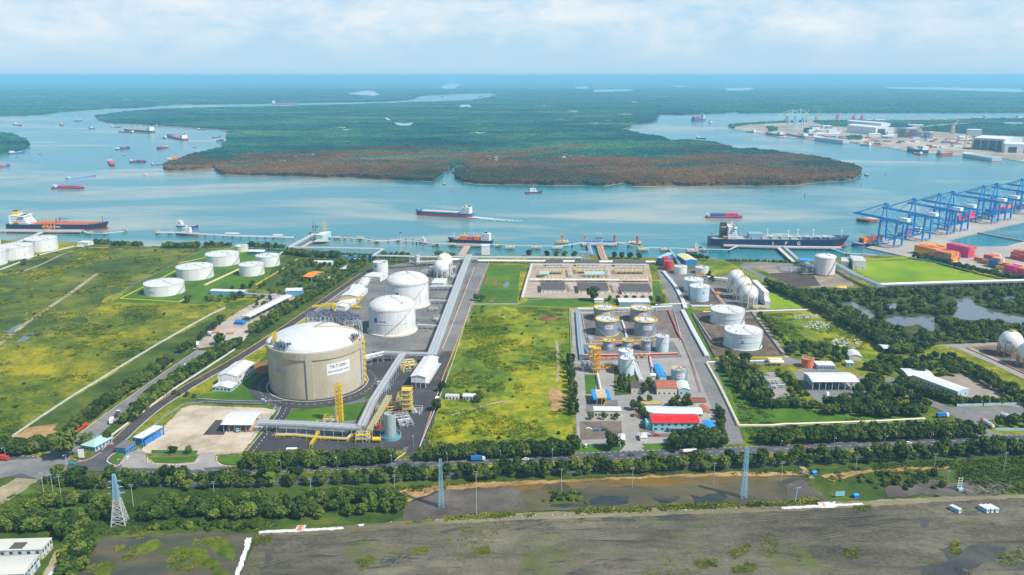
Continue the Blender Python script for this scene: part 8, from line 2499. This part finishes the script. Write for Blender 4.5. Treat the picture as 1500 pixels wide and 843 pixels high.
grove([(-60,400),(60,372),(200,365),(290,368),(210,412),(160,445),(300,450),(200,520),(60,606),(-100,620)],70,'mangrove','dark bush standing in the wide yellow green west field','bushes in the west field',s=(.2,.5),name='shrub',wood='field_bushes')
grove([(660,530),(695,450),(830,456),(836,640),(625,648)],34,'mangrove','dark bush standing in the green central meadow','bushes in the central meadow',s=(.2,.42),name='shrub',wood='field_bushes')
def plant_trees(most=296):
 SPOTS.sort(key=lambda q:q[1])
 nt_,ns_=0,0
 woods={}
 for(x,y,s,kind,name,label,group,wood)in SPOTS:
  v=TREES[kind]
  cm,tm=random.choice(v)
  near=y<1150 and abs(x)<.68*y+40
  if name=='tree' and nt_<most and near or name!='tree' and ns_<200 and near:
   o=link_mesh(name,tm,None,(x,y,0),random.uniform(0,6.28))
   o.scale=(s*random.uniform(.9,1.15),s*random.uniform(.9,1.15),s*random.uniform(.85,1.15))
   c=link_mesh('crown',cm,o)
   if not group:
    tag(o,label,'tree' if name=='tree' else 'shrub')
   else:
    tag(o,label,'tree' if name=='tree' else 'shrub',group)
   if name=='tree':nt_+=1
   else:ns_+=1
  elif near or y<1700:
   woods.setdefault((wood,kind),[]).append((x,y,s))
 k=0
 for(wood,kind),L in woods.items():
  L=np.array(L)
  o=scatter(wood,np.column_stack([L[:,0],L[:,1],np.zeros(len(L))]),L[:,2],src(kind))
  tag(o,{'woodland':'further %s trees among the yards and along the lanes','mangrove_swamp':'dense %s trees of the swamp in the east','field_bushes':'scattered %s bushes in the fields'}[wood]%{'roadside':'dark bushy','broadleaf':'green leafy','light':'light green','mangrove':'low spreading','round':'round','cypress':'slim'}[kind],'trees',None,'stuff')
 print('trees',nt_,ns_,{k_:len(v_)for k_,v_ in woods.items()})
plant_trees()
def tuft_src(name,m,seed,n=16):
 rr=random.Random(seed)
 b=MB()
 for i in range(n):
  x,y=rr.gauss(0,.7),rr.gauss(0,.7)
  a=rr.random()*6.28
  h,w_=rr.uniform(.2,.7),rr.uniform(.3,.75)
  dx,dy=math.cos(a)*w_,math.sin(a)*w_
  lx,ly=rr.gauss(0,.6),rr.gauss(0,.6)
  b.add([(x-dx,y-dy,-.1),(x+dx,y+dy,-.1),(x+dx*.6+lx,y+dy*.6+ly,h),(x-dx*.6+lx,y-dy*.6+ly,h)],[(0,1,2,3)])
 return bpy.data.objects.new(name,b.mesh(name,m))
def field_tufts(name,label,px,n,m,s=(.8,2.0),holes=(),thr=-.1,f=.02):
 P=np.array([[q.x,q.y]for q in(G(*p)for p in px)])
 lo,hi=P.min(0),P.max(0)
 pts=lo+rng.random((n*3,2))*(hi-lo)
 ok=inside(pts[:,0],pts[:,1],P)
 for h in holes:
  ok&=~inside(pts[:,0],pts[:,1],[G(*p)for p in h])
 pts=pts[ok][:n]
 keep=np.array([mnoise.noise(Vector((x*f,y*f,2)))+.5*mnoise.noise(Vector((x*f*4,y*f*4,5)))>thr for x,y in pts])
 pts=pts[keep]
 sc=s[0]+(s[1]-s[0])*rng.random(len(pts))**2
 o=scatter(name,np.column_stack([pts,np.zeros(len(pts))]),sc,[tuft_src(name+'_tuft',m,k)for k in range(4)])
 tag(o,label,'grass',None,'stuff')
FARM=[(160,446),(262,384),(300,368),(440,376),(380,420),(290,450)]
field_tufts('field_grass','rough yellow green grass of the wide west field',[(-240,400),(0,385),(120,360),(300,362),(260,386),(160,440),(300,448),(318,456),(230,500),(60,606),(18,638),(-240,650)],22000,TUFT,(.5,1.9),[FARM],.12)
field_tufts('meadow_grass','rough yellow green grass of the central meadow',[(692,452),(830,458),(836,640),(618,648),(668,515)],11000,TUFT2,(.5,1.6),(),.12)
TV=gmat('verge_tufts',[(.34,(.03,.055,.01)),(.5,(.06,.095,.015)),(.62,(.10,.13,.016)),(.72,(.16,.16,.03))],.015,.08,.5,pos=True)
field_tufts('verge_grass','rough grass between the near hedge and the flooded strip',[(-60,730),(60,722),(300,722),(600,713),(900,699),(1190,688),(1500,668),(1560,720),(1380,728),(1260,734),(1200,700),(1000,694),(700,708),(600,728),(380,776),(140,786),(-60,800)],10000,TV,(.4,1.3),[[(588,768),(600,728),(760,705),(1170,694),(1200,733),(750,753)]])
field_tufts('scrub_grass','rough grass of the scrub plot beside the swamp',[(1110,462),(1200,457),(1250,484),(1300,512),(1180,514)],1800,TUFT2,(.6,1.8),(),.05)
field_tufts('lawn_weeds','weeds on the east lawn',[(1060,545),(1100,532),(1200,606),(1410,640),(1112,650),(1094,640)],2500,TV,(.4,1.2))
MW=gmat('lot_weeds',[(.34,(.08,.10,.014)),(.5,(.14,.17,.016)),(.7,(.22,.22,.02))],.03,.1,.5,pos=True)
field_tufts('lot_weeds','sparse weeds on the bare grey lot',[(390,786),(750,764),(1260,745),(1500,733),(1560,860),(340,870)],14000,MW,(.25,.8),(),.42,.022)
for q in([(1112,784),(1130,780),(1142,786),(1140,812),(1124,818),(1112,806)],[(1016,822),(1050,818),(1052,830),(1022,834)],[(1066,808),(1098,796),(1102,806),(1074,820)],[(1070,832),(1108,824),(1106,838),(1076,842)],[(1236,806),(1256,802),(1254,818),(1238,820)],[(1460,812),(1496,806),(1500,826),(1466,830)],[(1390,796),(1404,794),(1406,812),(1394,812)],[(600,803),(630,800),(626,812),(604,812)],[(692,804),(716,800),(718,812),(700,814)],[(520,822),(548,814),(552,826),(528,836)],[(1250,742),(1276,740),(1278,747),(1256,749)],[(376,786),(400,782),(398,796),(374,800)]):
 field_tufts('lot_weeds','bright green weed patch on the bare lot',q,260,MW,(.25,.8),(),-1)
field_tufts('marsh_reeds','reeds and weeds in the marsh of the lower left',[(120,835),(150,792),(300,782),(368,788),(345,850),(110,860)],5000,MW,(.4,1.1),(),.3,.03)
field_tufts('ditch_reeds','weeds along the edge of the flooded strip',[(592,768),(640,758),(1000,739),(1145,736),(1200,730),(1200,738),(1000,747),(750,757)],3000,MW,(.5,1.5),(),-.1,.03)
PYB=mat('pylon_blue',(.24,.44,.55),.5,.12,.5)
def pylon(label,px,top,w,taper,arms,split=None):
 p=G(*px);h=HZ(p,top)
 t=thing('lattice_pylon',label,'pylon',(p.x,p.y,0),.15)
 if split:
  b=MB();lattice(b,-w/2,-w/2,w/2,w/2,0,h*split,5,.45,.22,taper);b.build('lower_frame',mat('galvanised_grey',(.46,.48,.48),.6,.1,.5),t)
  w2=w*taper
  b=MB();lattice(b,-w2/2,-w2/2,w2/2,w2/2,h*split,h,9,.38,.2,.35)
 else:
  b=MB();lattice(b,-w/2,-w/2,w/2,w/2,0,h,13,.3,.13,taper)
 b.build('upper_frame' if split else 'frame',PYB,t)
 for z,l in arms:
  b=MB()
  for s in(-1,1):
   b.bar((0,0,h*z+.8),(s*l,0,h*z),.3);b.bar((0,0,h*z-.6),(s*l,0,h*z),.25)
  b.build('cross_arm',PYB,t)
  for s in(-1,1):
   MB().tube((s*l,0,h*z),(s*l,0,h*z-1.5),.18,5).build('insulator',DSTEEL,t)
 return p,h
pylon('tall grey and blue lattice pylon with cross arms in the lower left',(176,767),695,8.0,.42,((.62,5.0),(.74,4.4),(.86,3.8)),.5)
pylon('slim blue lattice mast on the mud left of the flooded strip',(646.5,743),673,3.2,.45,())
pylon('slim blue lattice mast standing in the flooded strip',(1088.5,729),655,3.4,.5,())
POLES=[]
def pole(label,px,top,arms=1,m=None):
 p=G(*px);h=HZ(p,top)
 t=thing('utility_pole',label,'utility pole',(p.x,p.y,0),0)
 MB().tube((0,0,-.3),(0,0,h),.24,8,.15).build('shaft',m or POLEM,t)
 for k in range(arms):
  MB().box(0,0,h-.5-1.1*k,2.6,.16,.16).build('cross_arm',LSTEEL,t)
  for s in(-1.1,0,1.1):
   MB().tube((s,0,h-.45-1.1*k),(s,0,h-.1-1.1*k),.1,6).build('insulator',WHITE,t)
 POLES.append((p.x,p.y,h))
for i,(x,y,tp,a,lab)in enumerate([(64,721,692,2,'leaning concrete pole, left of three below the junction'),(78,723,695,1,'concrete pole, middle of three below the junction'),(89,723.5,695,2,'concrete pole, right of three below the junction'),(195.5,742,709,2,'concrete pole beside the grey and blue pylon'),(313.5,722,705,2,'concrete pole before the hedge, first right of the pylon'),(455.5,722,699.5,2,'concrete pole before the hedge, second right of the pylon'),(578,716,695,2,'concrete pole at the end of the near wood'),(698,756,690.5,1,'tall concrete pole on the mud right of the first mast'),(822,720,687,1,'concrete pole on the sand left of the flooded strip'),(926,715,684,2,'concrete pole at the edge of the flooded strip, middle'),(1045,710,678,1,'concrete pole in the flooded strip left of the mast'),(1144,706,676,2,'concrete pole right of the mast in the flooded strip'),(1253.5,688,669,1,'concrete pole on the grass right of the footpath'),(1368.5,684,665,1,'concrete pole on the grass near the right'),(1470,692,662,2,'concrete pole nearest the right edge'),(1388,706,688,2,'short concrete pole in the wet ground at the right')]):
 pole(lab,(x,y),tp,a)
def cable(label,idx,dz):
 b=MB()
 P=[Vector((POLES[i][0],POLES[i][1],POLES[i][2]-dz))for i in idx]
 for a,c in zip(P[:-1],P[1:]):
  pts=[a.lerp(c,k/8)-Vector((0,0,3.2*(1-(2*k/8-1)**2)))for k in range(9)]
  b.path(pts,.05,3)
 tag(b.build('overhead_cable',DSTEEL),label,'cable')
cable('upper overhead cable along the poles before the near hedge',[3,4,5,6,8,9,10,11,12,13,14],.2)
cable('lower overhead cable along the poles before the near hedge',[3,4,5,6,8,9,10,11,12,13,14],1.6)
LP=thing('street_lamp','x','street lamp')
MB().tube((0,0,0),(0,0,9),.16,8,.1).build('pole',BSTEEL,LP)
MB().path([(0,0,9),(0,-1.2,9.5),(0,-2.4,9.6)],.09,6).build('arm',BSTEEL,LP)
MB().box(0,-2.6,9.55,.4,1.0,.18).build('lamp_head',LAMPM,LP)
kl=kids(LP)
for i,(x,y,lab)in enumerate([(9,673,'street lamp left of the junction at the left edge'),(98,684,'street lamp under the single broad tree at the junction'),(412,691,'street lamp before the left half of the plant hedge'),(494,687,'street lamp before the right half of the plant hedge'),(574,684,'street lamp left of the central road mouth'),(655,680,'street lamp right of the first blue mast top'),(733,677,'street lamp before the middle of the meadow hedge'),(809,674.5,'street lamp before the right end of the meadow hedge'),(908,669.5,'street lamp by the gas plant gate'),(1143,662,'street lamp before the east hedge, first from left'),(1221,658,'street lamp before the east hedge, second from left'),(1295,655,'street lamp before the east hedge, third from left'),(1362,652,'street lamp before the east hedge, fourth from left'),(606,655,'street lamp beside the dark central road gate'),(245,573,'street lamp in the trees by the plant road'),(178,690,'street lamp below the gate drive')]):
 p=G(x,y)
 if i==0:
  LP.location=(p.x,p.y,0);LP['label']=lab;LP['group']='street lamps along the main road'
 else:
  dup(LP,(p.x,p.y,0),0,lab,None,None,kl)
def sheet_strip(name,label,px,h,m,cat,seed=1,banner=None):
 P=[G(*p)for p in px]
 c=sum(P,Vector())/len(P)
 t=thing(name,label,cat,(c.x,c.y,LAYER[0]))
 pts=densify([tuple(p-c)for p in P],.5,seed,1.2)
 MB().prism([(p[0],p[1])for p in pts],0,h).build('sheet',m,t)
 for k_,bn in enumerate(banner or[]):
  q=[G(*p)-c for p in bn[0]]
  MB().prism([(p.x,p.y)for p in q],h-.05,h+.08+.05*k_).build('printed_panel',bn[1],t)
 return t
SHT=mat('white_sheeting',(.66,.66,.66),.5,.14,.4)
BRED,BPNK,BBLU=mat('banner_red',(.62,.20,.15),.6,.25,.3),mat('banner_pink',(.66,.34,.34),.6,.25,.4),mat('banner_blue',(.12,.16,.46),.6,.3,.4)
sheet_strip('plastic_sheet','long white plastic sheet with red banner at the left end of the bare lot',[(379,779.5),(420,777.5),(503,773.5),(503,777),(440,780),(380,782.5)],.3,SHT,'sheet',3,[([(431,780.5),(436,771.5),(449,771),(444,780.2)],SHT),([(434,779.8),(438,771.8),(445.5,771.4),(442,779.4)],BRED)])
sheet_strip('plastic_sheet','small torn white sheet right of the left banner',[(523,770.5),(533,769),(534,771.5),(526,772.5)],.25,SHT,'sheet',4)
sheet_strip('plastic_sheet','long white plastic sheet with pink and blue banner at the right',[(1145,744.5),(1200,741.3),(1262,738.3),(1265,741),(1222,743.6),(1146,747.4)],.3,SHT,'sheet',5,[([(1202,746),(1197,737.5),(1224,736.5),(1222,745.6)],SHT),([(1206,744),(1202.5,737.3),(1206,737),(1211,743.8)],BPNK),([(1216,738.5),(1215,736.6),(1219,736.4),(1220,738)],BBLU)])
sheet_strip('plastic_sheet','narrow white sheet running down beside the marsh',[(360,790),(368,790),(364,808),(356,830),(347,852),(341,852),(350,826),(357,806)],.35,SHT,'sheet',6)
rr=random.Random(2)
for i in range(26):
 x=rr.uniform(560,1140)
 p=G(x,764.5-(x-620)*.0425+rr.uniform(-1,.6))
 o=MB().prism([(rr.uniform(.2,.8),0),(0,rr.uniform(.2,.6)),(-rr.uniform(.2,1.0),.1),(0,-rr.uniform(.2,.5))],0,.18).build('litter',SHT,None,(p.x,p.y,LAYER[0]))
 tag(o,'scrap of white plastic on the dry bank above the bare lot','litter','plastic scraps on the dry bank')
def cabin(label,px,rz,group=None):
 p=G(*px)
 t=thing('portable_cabin',label,'cabin',(p.x,p.y,0),rz,group)
 MB().box(0,0,1.35,2.6,6.2,2.6).build('wall',mat('cabin_blue',(.22,.52,.68),.5,.1,.4),t)
 MB().box(0,0,2.75,2.8,6.4,.18).build('roof',ROOFW,t)
 link_mesh('window',pane_mesh(.9,.9,GLASS),t,(0,-3.12,1.2))
 MB().box(0,-3.14,.95,1.9,.06,1.9).build('end_panel',WHITE,t)
 MB().box(1.32,1.4,1.05,.06,.9,2.0).build('door',BLUE,t)
cabin('single pale blue cabin on the bare lot',(1399,749),.5)
for i,(x,y,l)in enumerate([(1441,748.5,'left'),(1447.5,748.3,'middle'),(1454,748.2,'right')]):
 cabin('pale blue cabin, %s one of three side by side on the bare lot'%l,(x,y),.35)
def board(name,label,px,w,h,z,m,cat):
 p=G(*px)
 t=thing(name,label,cat,(p.x,p.y,0),.1)
 MB().box(0,0,z+h/2,w,.2,h).build('panel',m,t)
 for s in(-.4,.4):
  MB().box(s*w,.2,(z+h)/2,.2,.2,z+h).build('post',GREY,t)
board('notice_board','pale blue notice board at the edge of the bare lot',(1230,729),6.2,3.2,1.0,mat('cabin_blue',(),0),'sign board')
board('billboard','white billboard beside the broad tree at the plant entrance',(120,673),4,6.5,1.2,WHITEC,'sign board')
board('flag_banner','row of white and pink banners at the plant entrance',(160,653),7,1.6,.6,BPNK,'sign board')
for(x,y,lab)in((1191,697,'small bright blue shelter by the footpath'),(1252,731,'tiny dark blue shelter by the bare lot')):
 p=G(x,y);t=thing('shelter',lab,'shelter',(p.x,p.y,0),.3)
 b=MB();roof_shape(b,3,2.6,2,'gable_u',.7,.2);b.build('roof',BLUEB,t)
 MB().box(1.5,1.3,1,2.7,2.3,2).build('wall',BLUE,t)
p=G(1164,737);t=thing('broken_post','pale blue leaning post with boom in the shallow water','post',(p.x,p.y,0))
MB().bar((0,0,0),(1.2,0,11),.5).build('shaft',PYB,t);MB().bar((-.5,0,10.2),(3.2,0,10.8),.35).build('boom',PYB,t)
p=G(1405,718);t=thing('ladder_frame','white ladder like frame with tank in the wet ground','frame',(p.x,p.y,0),.2)
b=MB()
for s in(-1.6,1.6):
 b.bar((s,0,0),(s*.8,0,9),.3)
for k in range(5):
 b.bar((-1.6,0,1.5+1.7*k),(1.6,0,1.5+1.7*k),.22)
b.build('ladder',WHITE,t);MB().box(0,-.8,.9,3,1.6,1.8).build('tank',BLUEW,t)
for i,(a,c)in enumerate([((1412,716),(1424,721)),((1434,713),(1449,722))]):
 a,c=G(*a,.3),G(*c,.3)
 tag(MB().bar(a,c,.4).build('beam',WALLC),['pale beam lying in the wet ground, left one','pale beam lying in the wet ground, right one'][i],'beam')
building('factory_hall','white hall with grey green roof panel in the lower left, rear one',(-40,823),(63,820),(-24,806),h=6.2,roof='flat',wm=WHITE,rm=mat('hall_roof_cream',(.56,.57,.50),.6,.06,.15),ov=.3,win=[('r',4,3.6,1.4,2.0),('r',3,.8,1.2,1.4,BLUE),('f',8,3.8,1.8,1.6)],extras=lambda t,w,d,h:MB().box(w*.62,d*.35,h+.5,7,6,.5).build('roof_light',DARKR,t),plinth=(mat('yellow_plinth',(.60,.42,.10),.7,.2,.4),.8))
building('factory_hall','white hall with plain pale roof in the lower left, front one',(-60,862),(38,856),(-34,834),h=6.4,roof='arch_u',rise=1.2,wm=WHITE,rm=mat('hall_roof_cream',(),0),win=[('r',5,4.2,2.6,1.2),('r',2,.5,2.0,3.0,BLUEB,'door')])
building('lean_to','narrow pale blue roof between the white halls and the marsh',(70,852),(80,853),(92,828),h=3,roof='mono',rise=.5,wm=BLUEW,rm=mat('pale_blue_roof',(),0))
wall_line('boundary_wall','yellow topped wall right of the white halls',[(80,824),(106,792)],1.8,.4,MINT)
building('ruin','white roofless ruin in the meadow, left one',(652,585.5),(672,586),5,h=3.0,roof='flat',wm=WHITE,rm=mat('grey_sheet_roof',(),0),ov=0,win=[('f',4,.3,1.4,1.8,DSTEEL)])
building('ruin','white roofed ruin in the meadow, right one',(678,586.5),(702,587),5,h=3.4,roof='mono',rise=.4,wm=WHITE,win=[('f',5,.6,1.6,1.6,DSTEEL)])
for(px,n,lab)in(([(1172,478),(1190,470),(1216,474),(1214,482),(1190,484)],90,'pale rubble heap in the upper scrub plot'),([(1214,500),(1240,496),(1262,502),(1252,512),(1222,508)],110,'pale rubble heap in the lower scrub plot'),([(1156,463),(1196,460),(1204,466),(1166,468)],70,'mixed scrap heap beside the crossing road')):
 P=[G(*p)for p in px]
 b=MB()
 k=0
 while k<n:
  x,y=rr.uniform(min(p.x for p in P),max(p.x for p in P)),rr.uniform(min(p.y for p in P),max(p.y for p in P))
  if inside(np.array([x]),np.array([y]),P)[0]:
   s=rr.uniform(.5,2.2)
   b.box(x,y,s*.25,s,s*rr.uniform(.5,1),s*rr.uniform(.4,.9),rr.random()*3);k+=1
 tag(b.build('rubble',mat('pale_rubble',(.52,.50,.45),.9,.4,.15)),lab,'rubble',None,'stuff')
def wheels(t,xs,w,r=.5):
 me=MB().tube((0,-.15,r),(0,.15,r),r,12).mesh('wheel',TYRE)
 for x in xs:
  for s in(-1,1):
   link_mesh('wheel',me,t,(x,s*w/2,0))
def at_px(px,to):
 a,c=G(*px),G(*to)
 return(a.x,a.y,LAYER[0]),yaw(a,c)
def car(label,px,to,m,van=False):
 l,rz=at_px(px,to)
 t=thing('parked_car',label,'car',l,rz)
 MB().prism([(-2.2,-.85),(2.1,-.85),(2.25,-.5),(2.25,.5),(2.1,.85),(-2.2,.85)],.35,.95).build('body',m,t)
 b=MB()
 x0,x1=(-2.1,1.3)if van else(-1.5,.9)
 hh=2.0 if van else 1.5
 b.add([(x0,-.8,.95),(x1+.5,-.8,.95),(x1+.5,.8,.95),(x0,.8,.95),(x0+.4,-.65,hh),(x1,-.65,hh),(x1,.65,hh),(x0+.4,.65,hh)],[(4,5,6,7),(0,1,5,4),(1,2,6,5),(2,3,7,6),(3,0,4,7)])
 b.build('cabin_glass',GLASS,t)
 MB().box((x0+x1)/2+.2,0,hh+.03,(x1-x0)*.9,1.35,.08).build('roof',m,t)
 wheels(t,(-1.35,1.35),1.6,.33)
def truck(label,px,to,cabm,loadm,kind='box',L=11.0):
 l,rz=at_px(px,to)
 t=thing('tanker_truck' if kind=='tank' else 'truck',label,'truck',l,rz)
 MB().box(0,0,.95,L,1.0,.4).build('chassis',DSTEEL,t)
 c=MB().box(L/2-.9,0,1.95,2.0,2.4,2.3).build('cab',cabm,t)
 MB().box(L/2+.12,0,2.4,.08,2.1,.9).build('windscreen',GLASS,c)
 if kind=='tank':
  b=MB();b.tube((-L/2,0,2.25),(L/2-2.3,0,2.25),1.2,14);b.box(-.8,0,3.5,L*.6,.7,.15);b.build('tank',loadm,t)
 elif kind=='dump':
  b=MB();b.box(-1.1,0,2.1,L-2.6,2.5,1.9)
  for k in range(5):
   b.box(-L*.42+k*L*.17,0,2.1,.2,2.64,1.9)
  b.build('tipper_body',loadm,t)
 else:
  MB().box(-1.1,0,2.5,L-2.6,2.5,2.7).build('cargo_box',loadm,t)
 wheels(t,(-L*.4,-L*.28,L*.33),2.1,.52)
truck('white cabbed truck with long red load on the west road',(118,631),(104,642),SHW,CC['red'],'dump',19)
truck('white truck parked on the west road, nearer one',(164,620),(167,612),SHW,SHW,'box',9)
truck('white truck parked on the west road, farther one',(172.5,610),(176,603),SHW,DSTEEL,'dump',9)
truck('yellow tanker truck beside the blue gate portal',(224,641),(233,631),SHW,YEL,'dump',12)
truck('white box truck at the mouth of the truck yard',(290,508),(290,516),SHW,SHW,'box',10)
for i,(x,y,c,l)in enumerate([(273,540,SHW,'left'),(278.5,538.5,SHW,'middle'),(284,532,BSTEEL,'right')]):
 truck('lorry parked under the trees by the west road, %s of three'%l,(x,y),(x+1,y-9),SHW,c,'box',10)
truck('blue and white tanker lorry under the long pale canopy, front one',(404,451.5),(414,451),SHW,BLUE,'tank',12)
truck('blue lorry behind the front tanker lorry of the truck yard',(406,460),(412,456),BLUE,BLUE,'box',8)
truck('blue lorry at the foot of the long pale canopy',(352,474),(362,474),BLUE,BLUEB,'box',10)
truck('pale blue tank lorry under the curved white canopy',(348,631),(349,637),BLUEW,BSTEEL,'tank',9)
truck('white tanker truck with red cab leaving the depot',(1446,624),(1432,615),RED,SHW,'tank',14)
for i,(x,y,l)in enumerate([(1473,614,'left'),(1480,616,'right')]):
 truck('white tank lorry parked behind trees in the depot, %s one'%l,(x,y),(x+6,y+3),SHW,SHW,'tank',10)
truck('red box truck by the swamp belt above the white shed',(1297,504.5),(1306,504),RED,CC['red'],'box',13)
truck('blue truck right of the white curved shed',(1329,515),(1337,515),BLUE,BLUE,'box',8)
truck('white lorry beside the white lodge on the far left shore',(118,363.5),(126,363.5),SHW,SHW,'box',11)
car('teal car on the main road below the broad tree',(106,681.5),(118,682),mat('teal_car',(.02,.36,.36),.3,.05,1))
car('white car at the gate drive beside the kerb',(187.5,673),(190,668),SHW)
car('white van at the end of the yard road under the concrete tank',(386,589),(394,590),SHW,True)
car('white car by the road of the gas plant gate',(858,656),(858,650),SHW,True)
car('white van among the trees behind the yellow rimmed tanks',(889,446.5),(896,446.5),SHW,True)
car('red car behind the yellow rimmed tanks',(900,446.5),(906,446.5),RED)
car('white car on the east road beside the blue tarpaulin',(1057,624),(1054,616),SHW)
car('white car on the lane by the lawn of the valve station',(857,439.5),(862,439.5),SHW,True)
car('dark car on the main road before the near lamps',(925,668.5),(932,668),DSTEEL)
truck('red lorry on the main road at the left edge',(3,675),(12,675.4),CC['red'],CC['red'],'box',10)
car('red car below the left end of the curved canopy yard',(1358,588),(1364,590),RED)
for i,(x,y,to,c,lab)in enumerate([(240,690,1,SHW,'white car on the main road below the gate drive'),(440,685.5,1,BLUE,'blue car on the main road before the plant hedge'),(560,684,-1,DSTEEL,'dark car on the main road near the central road mouth'),(770,675,1,SHW,'white car on the main road below the meadow'),(1180,658.5,-1,RED,'red car on the main road below the east hedge'),(1330,651,1,SHW,'white car on the main road at the right'),(862,630,1,SHW,'white car on the brown paving, left'),(874,632,1,BLUE,'blue car on the brown paving'),(886,631,1,DSTEEL,'dark car on the brown paving, right'),(948,638,1,SHW,'white car before the red roofed office, left'),(962,639,1,RED,'red car before the red roofed office')]):
 car(lab,(x,y),(x+8*to,y-.3*to),c)
for x,y,to,c,k,lab in[(700,676,(710,675.6),BLUE,'box','blue lorry on the main road right of the first blue mast'),(1010,665.5,(1022,665),SHW,'tank','white tank lorry on the main road below the office trees'),(1212,583,(1212,578),SHW,'tank','white tank lorry in front of the loading hall, left'),(1236,583,(1236,578),RED,'tank','red cabbed tank lorry in front of the loading hall'),(430,665,(442,665),SHW,'box','white lorry on the asphalt behind the plant hedge'),(640,590,(643,580),SHW,'box','white lorry on the dark central road'),(1380,612,(1392,611),BLUE,'box','blue lorry on the depot road')]:
 truck(lab,(x,y),to,SHW if k=='box' else c,c if k=='box' else SHW,k,10)
p=G(524,640);t=thing('storage_bin','small bright red cabinet by the process stack','cabinet',(p.x+20,p.y+4,0))
p=G(555,628);t.location=(p.x,p.y,0)
MB().box(0,0,1.5,2.6,2.4,3.0).build('body',mat('cabinet_red',(.62,.02,.06),.4,.1,.5),t);MB().box(0,0,3.1,2.8,2.6,.2).build('lid',RED,t)
for i,(x,y,l)in enumerate([(552,648,'yellow tank on wheels left of the process stack')]):
 p=G(x,y);t=thing('tank_trailer',l,'trailer',(p.x,p.y,0))
 b=MB();b.tube((-3,0,2.4),(3,0,2.4),1.7,14);b.build('tank',YEL,t);wheels(t,(-1.6,1.6),2.2,.6)
